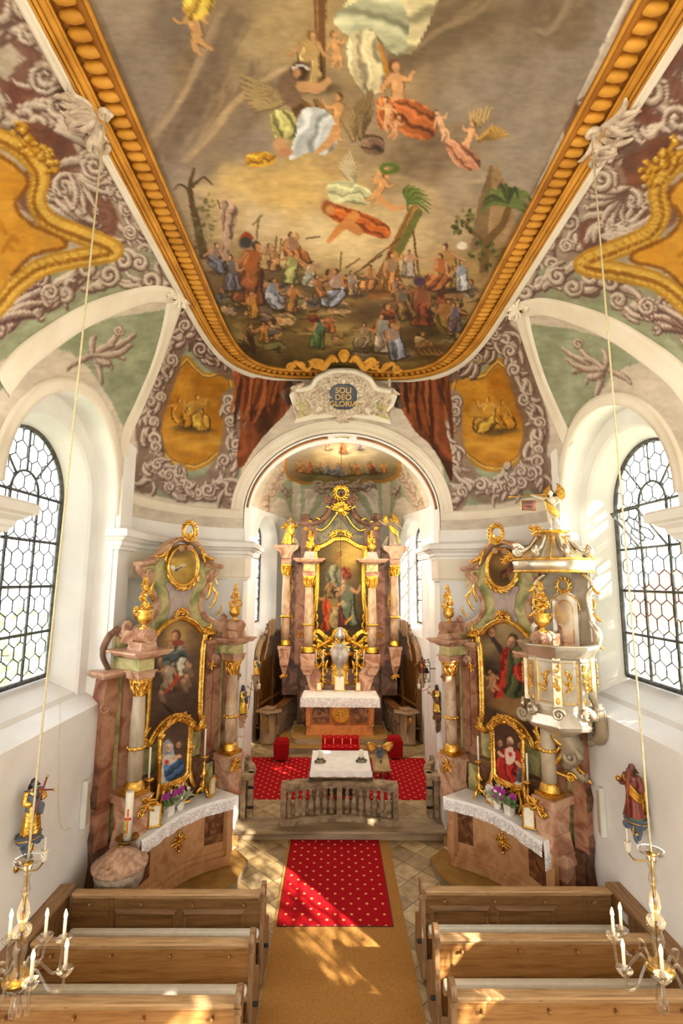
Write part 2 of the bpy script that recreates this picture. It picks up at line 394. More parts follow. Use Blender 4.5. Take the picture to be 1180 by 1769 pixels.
def fixn(o):
 bm = bmesh.new(); bm.from_mesh(o.data); bmesh.ops.recalc_face_normals(bm, faces=bm.faces); bm.to_mesh(o.data); bm.free(); return o
def root(name, loc, rot, label, cat, group=None):
 o = bpy.data.objects.new(name, None); o.empty_display_size = .1; COL.objects.link(o)
 o.location = loc; o.rotation_euler = (0, 0, rot); o['label'] = label; o['category'] = cat
 if group: o['group'] = group
 return o
def tag(o, label, cat, group=None):
 o['label'] = label; o['category'] = cat
 if group: o['group'] = group
 return o
def struct(o): o['kind'] = 'structure'; return o
def dup(o, loc=None, rot=None, label=None, group=None, parent=None):
 c = o.copy(); COL.objects.link(c)
 if parent is not None: c.parent = parent
 if loc is not None: c.location = loc
 if rot is not None: c.rotation_euler = (0, 0, rot)
 if label: c['label'] = label
 if group: c['group'] = group
 for ch in list(o.children): dup(ch, parent=c)
 return c
# ------------------------------------------------------------------ ornament (local x right, z up, viewer at -y)
def spiral(cx, cz, r, turns, a0, dirn=1, y=0.0, n=26, inner=.12):
 return [Vector((cx+math.cos(a0+dirn*2*PI*turns*k/n)*r*(1-(1-inner)*k/n), y, cz+math.sin(a0+dirn*2*PI*turns*k/n)*r*(1-(1-inner)*k/n))) for k in range(n+1)]
def volute(mb, cx, cz, r, dirn=1, y=0.0, th=.02, a0=0.0, turns=1.6, n=8):
 p = spiral(cx, cz, r, turns, a0, dirn, y)
 mb.tube(p, [th*(1-.6*k/len(p)) for k in range(len(p))], n)
 mb.ell(p[-1], th*.8, 8)
def scrollS(mb, p0, p1, bend=.3, th=.02, y=0.0, vol=.25, side=1):
 a = Vector((p0[0], y, p0[1])); b = Vector((p1[0], y, p1[1])); d = b-a; L = d.length; nrm = Vector((-d.z, 0, d.x))/max(L, 1e-6)*side
 pts = catmull([a, a+d*.25+nrm*L*bend, a+d*.5, a+d*.75-nrm*L*bend, b], 6)
 mb.tube(pts, [th*(.5+.7*math.sin(PI*min(1, max(0, k/len(pts))))) for k in range(len(pts))], 7)
 r = L*vol*.5
 volute(mb, b.x, b.z, r, side, y, th*.8, math.atan2(-nrm.z, -nrm.x) if False else 0)
def leaf(mb, x, z, ang, L, w=.25, y=0.0, curl=.35, out=.15, n=6):
 """curled acanthus leaf as a tapering flattened tube"""
 pts = []
 for k in range(8):
  t = k/7; a = ang+curl*t*t*2.2
  if k == 0: p = Vector((x, y, z))
  else: p = pts[-1]+Vector((math.cos(a), -out*math.sin(PI*t), math.sin(a)))*L/7
  pts.append(p)
 rr = [max(.0025, L*w*(.35+.65*math.sin(PI*(.12+.8*k/7)))*(.6 if k == 7 else 1)) for k in range(8)]
 mb.tube(pts, rr, n, flat=.45)
def spray(mb, x, z, r, n=7, y=0.0, a0=0.0, a1=2*PI, seed=0, w=.16):
 g = random.Random(seed)
 for k in range(n):
  a = a0+(a1-a0)*(k+.5)/n
  leaf(mb, x, z, a, r*g.uniform(.75, 1.1), w, y, g.choice((-1, 1))*g.uniform(.25, .6), .3)
def blossom(mb, x, y, z, r, seed=0):
 g = random.Random(seed); t = g.uniform(0, 6)
 for k in range(5):
  a = t+2*PI*k/5
  mb.ell((x+math.cos(a)*r*.6, y-r*.15, z+math.sin(a)*r*.6), (r*.5, r*.3, r*.5), 6)
 mb.ell((x, y-r*.4, z), r*.32, 6)
def garland(mb, pts, r, seed=0, step=1):
 g = random.Random(seed)
 for i, p in enumerate(pts):
  if i % step: continue
  p = Vector(p)
  if g.random() < .55: blossom(mb, p.x+g.uniform(-r, r)*.4, p.y, p.z+g.uniform(-r, r)*.3, r*g.uniform(.7, 1.15), g.random())
  else:
   for q in range(2): leaf(mb, p.x, p.z, g.uniform(0, 6.28), r*1.7, .22, p.y, g.uniform(-.5, .5), .4)
def rocaille(mb, x, z, w, h, y=0.0, seed=1, th=.018):
 """symmetrical crest of C-scrolls, leaves and a shell"""
 g = random.Random(seed)
 for sgn in (-1, 1):
  volute(mb, x+sgn*w*.30, z+h*.22, w*.15, sgn, y, th, PI/2, 1.5)
  volute(mb, x+sgn*w*.42, z-h*.02, w*.09, -sgn, y, th*.8, -PI/2, 1.4)
  p = catmull([(x+sgn*w*.5, y, z-h*.1), (x+sgn*w*.36, y-.01, z+h*.12), (x+sgn*w*.16, y-.02, z+h*.36), (x, y-.02, z+h*.62)], 6)
  mb.tube(p, [th*(1.2-.6*k/len(p)) for k in range(len(p))], 7)
  for k in range(3): leaf(mb, x+sgn*w*(.12+.14*k), z+h*(.42-.14*k), PI/2-sgn*(.25+.35*k), h*.34, .2, y, -sgn*.4, .3)
 for k in range(5): leaf(mb, x, z+h*.28, PI/2+(k-2)*.42, h*.5, .15, y-.01, (k-2)*.12, .5)
 mb.ell((x, y-.02, z+h*.12), (w*.09, .03, h*.12), 8)
# ------------------------------------------------------------------ fresco painter (flat pigment laid on vaults and canvases)
PX0, PY0, PW, PH = 260, 320, 1700, 1760
CV = np.zeros((PH, PW, 3), np.float32)
prng = np.random.default_rng(5)
def vnoise(h, w, cell, seed, octs=4, sx=1.0):
 g = np.random.default_rng(seed); out = np.zeros((h, w), np.float32); amp = 1.0; tot = 0
 for o in range(octs):
  c = max(2.0, cell/2**o); gh, gw = int(h/c)+3, int(w/(c*sx))+3
  G = g.random((gh, gw)).astype(np.float32)
  yy = np.arange(h)/c; xx = np.arange(w)/(c*sx)
  yi = yy.astype(int); xi = xx.astype(int); fy = (yy-yi)[:, None]; fx = (xx-xi)[None, :]
  fy = fy*fy*(3-2*fy); fx = fx*fx*(3-2*fx)
  a = G[yi][:, xi]; b = G[yi][:, xi+1]; c2 = G[yi+1][:, xi]; d = G[yi+1][:, xi+1]
  out += amp*((a*(1-fx)+b*fx)*(1-fy)+(c2*(1-fx)+d*fx)*fy); tot += amp; amp *= .55
 return out/tot
def box_(x0, y0, x1, y1):
 return max(0, int(x0+PX0)), max(0, int(y0+PY0)), min(PW, int(x1+PX0)+2), min(PH, int(y1+PY0)+2)
def blend(X0, Y0, X1, Y1, a, col):
 if X1 <= X0 or Y1 <= Y0: return
 S = CV[Y0:Y1, X0:X1]; S += (np.asarray(col, np.float32)-S)*a[..., None]
def grid(X0, Y0, X1, Y1):
 return np.arange(X0, X1, dtype=np.float32)[None, :]-PX0, np.arange(Y0, Y1, dtype=np.float32)[:, None]-PY0
def ss(a, lo, hi): t = np.clip((a-lo)/(hi-lo+1e-6), 0, 1); return t*t*(3-2*t)
def pell(cx, cy, rx, ry, col, ang=0.0, al=1.0, soft=.3):
 m = max(rx, ry)*(1+soft)+2
 b = box_(cx-m, cy-m, cx+m, cy+m)
 if b[2] <= b[0] or b[3] <= b[1]: return
 x, y = grid(*b); x = x-cx; y = y-cy; c, s = math.cos(ang), math.sin(ang)
 d = np.sqrt(((x*c+y*s)/rx)**2+((-x*s+y*c)/ry)**2)
 blend(*b, al*(1-ss(d, 1-soft, 1+soft)), col)
def pstroke(pts, w, col, al=1.0, soft=.8, n=4, curve=True):
 P = np.array([(p[0], p[1]) for p in (catmull([(q[0], q[1], 0) for q in pts], n) if curve and len(pts) > 2 else [Vector((q[0], q[1], 0)) for q in pts])], np.float32)
 L = len(P); W = np.interp(np.linspace(0, 1, L), np.linspace(0, 1, len(w)), w) if isinstance(w, (list, tuple)) else np.full(L, w)
 m = W.max()+soft+2; b = box_(P[:, 0].min()-m, P[:, 1].min()-m, P[:, 0].max()+m, P[:, 1].max()+m)
 if b[2] <= b[0] or b[3] <= b[1]: return
 A = np.zeros((b[3]-b[1], b[2]-b[0]), np.float32)
 for i in range(L-1):
  mm = max(W[i], W[i+1])+soft+1
  c = box_(min(P[i, 0], P[i+1, 0])-mm, min(P[i, 1], P[i+1, 1])-mm, max(P[i, 0], P[i+1, 0])+mm, max(P[i, 1], P[i+1, 1])+mm)
  if c[2] <= c[0] or c[3] <= c[1]: continue
  x, y = grid(*c); d = P[i+1]-P[i]; l2 = float(d@d)+1e-6
  t = np.clip(((x-P[i, 0])*d[0]+(y-P[i, 1])*d[1])/l2, 0, 1)
  q = np.sqrt((x-P[i, 0]-t*d[0])**2+(y-P[i, 1]-t*d[1])**2)-(W[i]+(W[i+1]-W[i])*t)
  v = 1-ss(q, -soft*.5, soft)
  s = A[c[1]-b[1]:c[3]-b[1], c[0]-b[0]:c[2]-b[0]]; np.maximum(s, v, out=s)
 blend(*b, A*al, col)
def pmask(pts, n=0, soft=1.0):
 if n: pts = [(p.x, p.y) for p in catmull([(q[0], q[1], 0) for q in pts], n, True)]
 global LASTB
 P = np.array(pts, np.float32); LASTB = b = box_(P[:, 0].min()-3, P[:, 1].min()-3, P[:, 0].max()+3, P[:, 1].max()+3)
 if b[2] <= b[0] or b[3] <= b[1]: return b, None
 x, y = grid(*b); A = np.zeros((b[3]-b[1], b[2]-b[0]), np.float32)
 for oy in (-.25, .25):
  for ox in (-.25, .25):
   ins = np.zeros(A.shape, bool); X = x+ox; Y = y+oy
   for i in range(len(P)):
    x1, y1 = P[i]; x2, y2 = P[(i+1) % len(P)]
    if y1 == y2: continue
    c = (Y >= min(y1, y2)) & (Y < max(y1, y2))
    ins ^= c & (X < (x2-x1)*(Y-y1)/(y2-y1)+x1)
   A += ins*.25
 return b, A
def ppoly(pts, col, al=1.0, n=0, tex=0.0, seed=1, col2=None):
 b, A = pmask(pts, n)
 if A is None: return
 if col2 is not None:
  nz = vnoise(A.shape[0], A.shape[1], 26, seed, 4); nz = np.clip((nz-.3)/.4, 0, 1)[..., None]
  c = np.asarray(col, np.float32)*(1-nz)+np.asarray(col2, np.float32)*nz
  S = CV[b[1]:b[3], b[0]:b[2]]; S += (c-S)*(A*al)[..., None]
 else: blend(*b, A*al, col)
def pctrl(pts, x0, y0, x1, y1, mask=None, warp=40, seed=3, power=3.0, tex=10):
 """soft colour field through control colours, with cloud-like warping"""
 b = box_(x0, y0, x1, y1) if mask is None else LASTB
 h, w = b[3]-b[1], b[2]-b[0]
 x, y = grid(*b); wx = (vnoise(h, w, 90, seed, 5)-.5)*warp*2; wy = (vnoise(h, w, 90, seed+1, 5)-.5)*warp*2
 X = x+wx; Y = y+wy; num = np.zeros((h, w, 3), np.float32); den = np.zeros((h, w), np.float32)
 for (px, py, c) in pts:
  k = 1/(((X-px)**2+(Y-py)**2+150)**(power/2)); num += k[..., None]*np.asarray(c, np.float32); den += k
 C = num/den[..., None]; C += ((vnoise(h, w, 24, seed+2, 4)-.5)*tex*2)[..., None]
 if mask is None: CV[b[1]:b[3], b[0]:b[2]] = C
 else: S = CV[b[1]:b[3], b[0]:b[2]]; S += (C-S)*mask[..., None]
def mixc(a, b, t): return tuple(a[i]*(1-t)+b[i]*t for i in range(3))
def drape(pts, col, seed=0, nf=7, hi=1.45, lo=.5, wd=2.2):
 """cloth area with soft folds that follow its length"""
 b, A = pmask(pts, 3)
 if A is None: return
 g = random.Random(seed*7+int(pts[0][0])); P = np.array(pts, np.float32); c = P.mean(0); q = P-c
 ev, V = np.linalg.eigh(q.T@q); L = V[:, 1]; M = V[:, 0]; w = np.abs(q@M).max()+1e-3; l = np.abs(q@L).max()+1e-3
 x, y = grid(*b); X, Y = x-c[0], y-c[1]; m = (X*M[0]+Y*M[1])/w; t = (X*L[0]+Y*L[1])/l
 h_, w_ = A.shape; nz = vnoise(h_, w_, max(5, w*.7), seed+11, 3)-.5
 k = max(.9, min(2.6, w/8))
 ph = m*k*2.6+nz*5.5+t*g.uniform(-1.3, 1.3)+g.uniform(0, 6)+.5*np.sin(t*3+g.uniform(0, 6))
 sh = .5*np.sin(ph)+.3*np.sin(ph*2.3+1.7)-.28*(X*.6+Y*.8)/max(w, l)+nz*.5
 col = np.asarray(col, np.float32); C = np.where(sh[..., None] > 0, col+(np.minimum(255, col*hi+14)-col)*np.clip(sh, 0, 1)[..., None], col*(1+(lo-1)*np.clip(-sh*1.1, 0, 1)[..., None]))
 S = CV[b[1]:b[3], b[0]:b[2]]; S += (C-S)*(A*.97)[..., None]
def pfig(x, y, h, cloth, sk=(196, 142, 96), hair=(70, 45, 28), lean=0.0, face=1, cloth2=None, seed=0, seated=False, arms=1, low=None):
 """a small painted figure: draped body, bare arms, head"""
 g = random.Random(seed); c, s = math.cos(lean), math.sin(lean)
 def M(u, v): return (x+(u*c-v*s)*h, y-(u*s+v*c)*h)
 dk = tuple(v*.45 for v in cloth)
 lw = low or cloth
 if seated: pts = [M(-.16, .72), M(.14, .72), M(.2, .45), M(.34*face, .36), M(.36*face, .02), M(.05*face, 0), M(-.14*face, .2), M(-.24*face, .35)]
 else: pts = [M(-.15, .76), M(.13, .76), M(.16, .5), M(.2, .2), M(.26, 0), M(-.04, -.02), M(-.22, .02), M(-.18, .4)]
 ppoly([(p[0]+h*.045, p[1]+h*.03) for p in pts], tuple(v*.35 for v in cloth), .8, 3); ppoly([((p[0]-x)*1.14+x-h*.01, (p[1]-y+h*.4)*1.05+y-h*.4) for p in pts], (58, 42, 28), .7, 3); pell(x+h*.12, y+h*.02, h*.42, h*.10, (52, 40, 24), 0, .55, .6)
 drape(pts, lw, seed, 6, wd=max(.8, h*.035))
 ppoly([M(-.17, .8), M(.15, .8), M(.15, .55), M(0, .46), M(-.16, .52)], cloth2 or cloth, 1, 2)
 pstroke([M(-.1, .74), M(-.13, .58)], [h*.025, h*.012], tuple(min(255, v*1.4+20) for v in (cloth2 or cloth)), .7, 1.5)
 if arms:
  a1 = g.uniform(-1.2, 1.1); a2 = g.uniform(-1.5, .6); bn = g.uniform(-.9, 1.6)
  for (sd, aa) in ((face, a1), (-face, a2)):
   e = (sd*(.13+.13*math.cos(aa)), .7+.15*math.sin(aa)-.04); f = (e[0]+sd*.16*math.cos(aa+bn), e[1]+.16*math.sin(aa+bn))
   pstroke([M(sd*.14, .74), M(*e), M(*f)], [h*.045, h*.032, h*.024], tuple(v*.8 for v in sk), 1, 1.0)
   pstroke([M(sd*.13, .755), M(e[0], e[1]+.015), M(*f)], [h*.026, h*.018, h*.012], sk, .9, 1.0)
 pell(*M(face*.02, .9), h*.065, h*.085, hair, lean); pell(*M(face*.045, .885), h*.045, h*.065, sk, lean); pell(*M(face*.06, .9), h*.02, h*.03, tuple(min(255, v*1.18) for v in sk), lean, .8, .6)
def pnude(x, y, h, ang, sk=(200, 150, 104), face=1, seed=0):
 """putto or bare flying figure"""
 c, s = math.cos(ang), math.sin(ang)
 def M(u, v): return (x+(u*c-v*s)*h, y-(u*s+v*c)*h)
 dk = tuple(v*.62 for v in sk)
 for col, k in ((dk, 1.25), (sk, 1.0)):
  o = .012 if k > 1 else 0
  pstroke([M(0, .72), M(.02+o, .55), M(0, .38)], [h*.085*k, h*.09*k, h*.075*k], col, 1, 1.2)
  pstroke([M(.03, .38), M(.12*face, .2), M(.06*face, 0)], [h*.065*k, h*.05*k, h*.03*k], col, 1, 1)
  pstroke([M(-.04, .38), M(-.05*face, .18), M(-.16*face, .04)], [h*.065*k, h*.05*k, h*.03*k], col, 1, 1)
  pstroke([M(.07, .72), M(.2*face, .66), M(.3*face, .78)], [h*.045*k, h*.035*k, h*.02*k], col, 1, 1)
  pstroke([M(-.06, .72), M(-.18*face, .6), M(-.24*face, .5)], [h*.045*k, h*.035*k, h*.02*k], col, 1, 1)
 pell(*M(.0, .9), h*.085, h*.1, (92, 58, 34), ang); pell(*M(.03*face, .885), h*.062, h*.078, sk, ang)
 pell(*M(-.02, .6), h*.04, h*.07, tuple(min(255, v*1.2) for v in sk), ang, .7, .7)
def pwing(x, y, L, ang, col=(176, 150, 110), fan=.9, n=7):
 for k in range(n):
  a = ang+fan*(k/(n-1)-.3); l = L*(1-.35*k/(n-1))
  e = (x+math.cos(a)*l, y-math.sin(a)*l)
  for cc, ww, of in ((tuple(v*.62 for v in col), .075, 1.2), (col, .05, 0)):
   pstroke([(x, y+of), ((x+e[0])/2+math.sin(a)*l*.06, (y+e[1])/2+of), (e[0], e[1]+of)], [L*ww*.7, L*ww, L*.02], cc, .9, 1.2)
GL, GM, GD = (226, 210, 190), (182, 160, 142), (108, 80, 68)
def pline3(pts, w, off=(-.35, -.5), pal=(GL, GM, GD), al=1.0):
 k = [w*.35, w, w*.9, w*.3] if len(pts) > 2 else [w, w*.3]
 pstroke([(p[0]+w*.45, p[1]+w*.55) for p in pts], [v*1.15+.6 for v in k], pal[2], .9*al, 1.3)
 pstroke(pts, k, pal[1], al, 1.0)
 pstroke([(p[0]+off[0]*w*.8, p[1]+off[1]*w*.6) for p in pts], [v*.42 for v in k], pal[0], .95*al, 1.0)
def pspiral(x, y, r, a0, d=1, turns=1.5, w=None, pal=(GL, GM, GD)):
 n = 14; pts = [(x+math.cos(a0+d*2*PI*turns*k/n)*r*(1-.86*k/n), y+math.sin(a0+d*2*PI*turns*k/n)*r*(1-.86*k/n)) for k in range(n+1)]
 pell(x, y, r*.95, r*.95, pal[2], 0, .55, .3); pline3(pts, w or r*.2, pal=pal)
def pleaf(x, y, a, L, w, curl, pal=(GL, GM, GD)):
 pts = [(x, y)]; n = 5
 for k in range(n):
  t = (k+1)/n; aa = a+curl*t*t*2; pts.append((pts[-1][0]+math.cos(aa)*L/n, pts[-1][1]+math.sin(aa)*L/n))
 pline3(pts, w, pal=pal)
def proc(path, size, seed=0, pal=(GL, GM, GD), dens=1.0, fill=None):
 """a run of C-scrolls and acanthus along a path"""
 g = random.Random(seed); P = catmull([(p[0], p[1], 0) for p in path], 8); L = sum((P[i+1]-P[i]).length for i in range(len(P)-1))
 if fill:
  pstroke([(p.x, p.y) for p in P], size*.75, fill, .85, 4, curve=False)
 n = max(2, int(L/(size*.62)*dens))
 for k in range(n):
  i = int((k+.3)/n*(len(P)-2)); p = P[i]; t = (P[i+1]-P[i]).normalized(); nn = Vector((-t.y, t.x, 0)); sd = g.choice((-1, 1)); a = math.atan2(t.y, t.x)
  for q in range(3):
   pleaf(p.x+nn.x*sd*q*size*.1, p.y+nn.y*sd*q*size*.1, a+sd*g.uniform(-.2, 1.1), size*g.uniform(.8, 1.5), size*g.uniform(.09, .16), -sd*g.uniform(.3, .8), pal)
  if g.random() < .55:
   c = p+nn*sd*size*.25; pspiral(c.x, c.y, size*g.uniform(.28, .46), a+g.uniform(-1, 1), sd, 1.5, size*.095, pal)
  else:
   e = p+t*size*.6+nn*(-sd)*size*.3; pline3([(p.x, p.y), ((p.x+e.x)/2+nn.x*sd*size*.3, (p.y+e.y)/2+nn.y*sd*size*.3), (e.x, e.y)], size*.11, pal=pal)
def pflame(x, y, a, L, n=7, spread=.9, curl=.5, w=5, pal=(GL, GM, GD)):
 """a sweep of long flame-like acanthus lobes"""
 for k in range(n):
  t = k/(n-1)-.5; aa = a+t*spread; l = L*(1-.9*t*t)
  pts = [(x, y)]
  for q in range(5): f = (q+1)/5; b = aa+curl*(1 if t > 0 else -1)*(.25+abs(t))*f*f*2; pts.append((pts[-1][0]+math.cos(b)*l/5, pts[-1][1]+math.sin(b)*l/5))
  pline3(pts, w, pal=pal)
  pspiral(pts[-1][0], pts[-1][1], w*1.1, b, 1 if t > 0 else -1, 1, w*.4, pal)
def pface(x, y, r, hair=(70, 46, 32), sk=(220, 170, 134), f=1, beard=None):
 """painted head: hair, face, eyes, nose and mouth"""
 pell(x-f*r*.15, y-r*.15, r*1.05, r*1.3, hair, 0, 1, .2); pell(x+f*r*.12, y+r*.08, r*.74, r*1.02, sk, 0, 1, .15); pell(x-f*r*.3, y+r*.2, r*.35, r*.7, tuple(v*.72 for v in sk), 0, .6, .5); pell(x+f*r*.3, y-r*.3, r*.3, r*.3, tuple(min(255, v*1.12) for v in sk), 0, .7, .7)
 if beard: pell(x+f*r*.1, y+r*.75, r*.55, r*.5, beard, 0, .9, .4)
 for e in (-.22, .42): pell(x+f*r*e, y-r*.02, r*.14, r*.1, (60, 40, 32), 0, .85, .4)
 pstroke([(x+f*r*.14, y), (x+f*r*.18, y+r*.32)], r*.07, tuple(v*.7 for v in sk), .7, .6); pstroke([(x-f*r*.08, y+r*.56), (x+f*r*.3, y+r*.56)], r*.07, (160, 70, 60), .8, .6)
def pix(P):
 """pigment of world points, as linear colours"""
 X, Y = proj_many(P)
 xi = np.clip(X+PX0, 0, PW-1.01); yi = np.clip(Y+PY0, 0, PH-1.01)
 x0 = xi.astype(int); y0 = yi.astype(int); fx = (xi-x0)[:, None]; fy = (yi-y0)[:, None]
 c = (CV[y0, x0]*(1-fx)+CV[y0, x0+1]*fx)*(1-fy)+(CV[y0+1, x0]*(1-fx)+CV[y0+1, x0+1]*fx)*fy
 c = np.clip(c, 0, 255)/255.0
 lin = np.where(c <= .04045, c/12.92, ((c+.055)/1.055)**2.4)
 return np.concatenate([lin, np.ones((len(lin), 1))], 1).astype(np.float32)
def pigment(o, gain=1.0):
 me = o.data; n = len(me.vertices); co = np.empty(n*3, np.float32); me.vertices.foreach_get('co', co)
 M = np.array(world_of(o)); P = co.reshape(-1, 3)@M[:3, :3].T+M[:3, 3]
 a = me.color_attributes.new('Pigment', 'FLOAT_COLOR', 'POINT'); c = pix(P); c[:, :3] = np.clip(c[:, :3]*np.asarray(gain, np.float32), 0, .92)
 a.data.foreach_set('color', c.ravel()); return o
def world_of(o):
 M = Matrix.LocRotScale(o.location, o.rotation_euler, o.scale)
 return (world_of(o.parent) @ M) if o.parent else M
def paint_all():
 CV[:] = (224, 210, 188)
 h, w = PH, PW
 CV[:] += ((vnoise(h, w, 60, 1, 5)-.5)*14)[..., None]
 # ---- side vault between the ceiling frame and the lunettes
 for mir in (0, 1):
  F = (lambda x, y: (1203-x, y+24)) if mir else (lambda x, y: (x, y))
  def FP(l): return [F(*p) for p in l]
  green = (152, 158, 124); green2 = (172, 176, 144)
  ppoly(FP([(-260, -320), (60, -320), (60, -60), (300, 440), (318, 505), (250, 500), (120, 540), (0, 625), (-260, 800)]), (196, 180, 158), 1, 0, col2=(176, 158, 138), seed=4)
  ppoly(FP([(-30, 640), (0, 560), (60, 520), (130, 505), (230, 470), (300, 480), (312, 510), (250, 505), (150, 528), (60, 590)]), green, 1, 0, col2=green2, seed=5)
  ppoly(FP([(-260, 820), (-200, 500), (-40, 520), (-30, 650)]), green)
  ppoly(FP([(96, 602), (150, 562), (210, 545), (283, 535), (292, 545), (262, 640), (216, 745), (190, 690), (150, 630), (120, 608)]), green, 1, 0, col2=green2, seed=6)
  ppoly(FP([(-260, 900), (-100, 610), (0, 640), (70, 600), (40, 620), (-60, 760)]), green)
  pal = ((224, 206, 186), (186, 160, 140), (124, 96, 80))
  for (a, L, cu) in ((-.35, 70, -.12), (-.5, 55, -.3), (-.15, 48, .3), (-.8, 34, .4), (.3, 36, .4), (1.2, 44, .1), (2.9, 46, -.3), (-1.9, 30, .5), (.9, 30, -.5), (.05, 60, -.35)):
   b = F(160, 612); aa = PI-a if mir else a
   pleaf(b[0], b[1], aa, L*1.15, 4.4, -cu if mir else cu, pal)
  q = F(205, 570); pspiral(q[0], q[1], 9, 0, -1 if mir else 1, 1.3, 2.2, pal)
  CC = (lambda x, y: (1182-x, y+3)) if mir else (lambda x, y: (x, y))
  def CP(l): return [CC(*p) for p in l]
  ppoly(CP([(318, 520), (290, 580), (250, 690), (228, 848), (300, 862), (402, 873), (420, 800), (412, 640), (395, 620), (350, 560)]), (142, 150, 118), 1, 0, col2=(168, 172, 140), seed=8)
  def FL(x, y, a, L, **k): q = F(x, y); pflame(q[0], q[1], PI-a if mir else a, L, **k)
  FL(40, 150, -1.0, 120, n=7, spread=1.0, w=8); FL(20, 60, .5, 110, n=6, spread=.8, w=8)
  fl = [(-120, 200), (-40, 225), (0, 238), (40, 262), (68, 300), (62, 345), (82, 380), (130, 402), (196, 432), (130, 446), (70, 462), (24, 496), (-20, 540), (-120, 560)]
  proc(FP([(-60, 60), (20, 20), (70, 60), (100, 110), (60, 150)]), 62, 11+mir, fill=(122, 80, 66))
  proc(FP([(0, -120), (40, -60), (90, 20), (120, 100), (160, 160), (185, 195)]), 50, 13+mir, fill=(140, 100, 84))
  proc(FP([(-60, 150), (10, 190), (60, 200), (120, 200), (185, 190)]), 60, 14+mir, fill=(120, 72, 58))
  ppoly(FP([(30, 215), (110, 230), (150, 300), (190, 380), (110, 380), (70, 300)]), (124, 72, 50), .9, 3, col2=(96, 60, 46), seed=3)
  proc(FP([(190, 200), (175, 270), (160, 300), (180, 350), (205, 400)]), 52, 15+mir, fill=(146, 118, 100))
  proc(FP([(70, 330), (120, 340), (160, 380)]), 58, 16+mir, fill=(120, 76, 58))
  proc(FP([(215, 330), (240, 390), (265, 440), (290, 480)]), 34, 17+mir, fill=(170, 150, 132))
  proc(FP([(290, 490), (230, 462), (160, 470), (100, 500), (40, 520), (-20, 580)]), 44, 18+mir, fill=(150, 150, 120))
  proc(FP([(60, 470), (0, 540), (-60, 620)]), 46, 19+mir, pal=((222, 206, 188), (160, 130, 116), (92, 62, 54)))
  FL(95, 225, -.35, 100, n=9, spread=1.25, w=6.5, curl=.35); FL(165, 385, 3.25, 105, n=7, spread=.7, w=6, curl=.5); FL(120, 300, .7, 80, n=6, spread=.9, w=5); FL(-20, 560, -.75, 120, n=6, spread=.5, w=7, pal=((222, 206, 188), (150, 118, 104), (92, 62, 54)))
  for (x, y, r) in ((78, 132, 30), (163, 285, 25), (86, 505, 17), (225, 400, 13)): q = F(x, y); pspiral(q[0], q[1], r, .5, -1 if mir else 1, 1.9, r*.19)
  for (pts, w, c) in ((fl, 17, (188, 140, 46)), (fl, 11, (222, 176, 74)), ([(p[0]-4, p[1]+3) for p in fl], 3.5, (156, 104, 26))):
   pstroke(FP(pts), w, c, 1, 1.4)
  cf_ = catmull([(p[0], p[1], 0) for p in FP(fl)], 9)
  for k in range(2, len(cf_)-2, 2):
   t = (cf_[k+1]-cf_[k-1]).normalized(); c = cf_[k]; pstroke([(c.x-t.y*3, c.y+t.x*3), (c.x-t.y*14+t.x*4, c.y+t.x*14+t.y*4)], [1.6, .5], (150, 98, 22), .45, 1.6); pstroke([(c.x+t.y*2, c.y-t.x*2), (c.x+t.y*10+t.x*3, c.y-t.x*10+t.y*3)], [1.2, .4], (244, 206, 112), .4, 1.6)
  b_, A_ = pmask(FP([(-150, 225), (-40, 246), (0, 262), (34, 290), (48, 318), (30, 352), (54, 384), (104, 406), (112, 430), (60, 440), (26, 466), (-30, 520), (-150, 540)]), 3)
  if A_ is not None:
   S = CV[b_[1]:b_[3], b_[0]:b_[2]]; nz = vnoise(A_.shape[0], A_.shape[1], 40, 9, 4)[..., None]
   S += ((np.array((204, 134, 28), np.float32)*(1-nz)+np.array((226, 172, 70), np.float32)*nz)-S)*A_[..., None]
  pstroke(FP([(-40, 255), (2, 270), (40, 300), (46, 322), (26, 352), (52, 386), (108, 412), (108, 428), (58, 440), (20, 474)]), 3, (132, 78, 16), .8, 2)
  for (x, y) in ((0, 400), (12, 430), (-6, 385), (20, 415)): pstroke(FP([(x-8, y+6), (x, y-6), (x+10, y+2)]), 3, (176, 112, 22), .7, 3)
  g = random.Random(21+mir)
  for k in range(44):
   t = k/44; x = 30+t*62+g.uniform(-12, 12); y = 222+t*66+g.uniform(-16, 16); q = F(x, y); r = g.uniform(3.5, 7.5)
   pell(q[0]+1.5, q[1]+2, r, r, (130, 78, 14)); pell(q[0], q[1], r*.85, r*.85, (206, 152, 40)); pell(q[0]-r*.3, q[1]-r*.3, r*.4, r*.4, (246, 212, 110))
  fld = [(322, 622), (352, 650), (392, 648), (398, 700), (392, 745), (372, 782), (338, 803), (300, 795), (276, 766), (270, 730), (276, 690), (296, 650)]
  for (gx, sz) in ((0, 0),):
   ppoly(CP([(a+(a-335)*.12, b+(b-715)*.1) for a, b in fld]), (176, 128, 46), 1, 3)
   ppoly(CP(fld), (206, 146, 44), 1, 3, col2=(176, 112, 22), seed=31)
   pstroke(CP(fld+[fld[0]]), 2.6, (228, 186, 92), 1, 1.5); pstroke(CP([(a*.985+5, b*.985+11) for a, b in fld+[fld[0]]]), 1.2, (122, 74, 14), .8, 1.5)
   pc = (196, 136, 40)
   def G(x, y): return CC(x, y)
   for (x, y, rr) in ((300, 760, 22), (330, 775, 26), (365, 765, 22), (345, 745, 22), (310, 740, 18)): q = G(x, y); pell(q[0], q[1], rr, rr*.62, (214, 158, 60), 0, .8, .5); pell(q[0], q[1]+rr*.4, rr*.9, rr*.3, (160, 100, 22), 0, .5, .6)
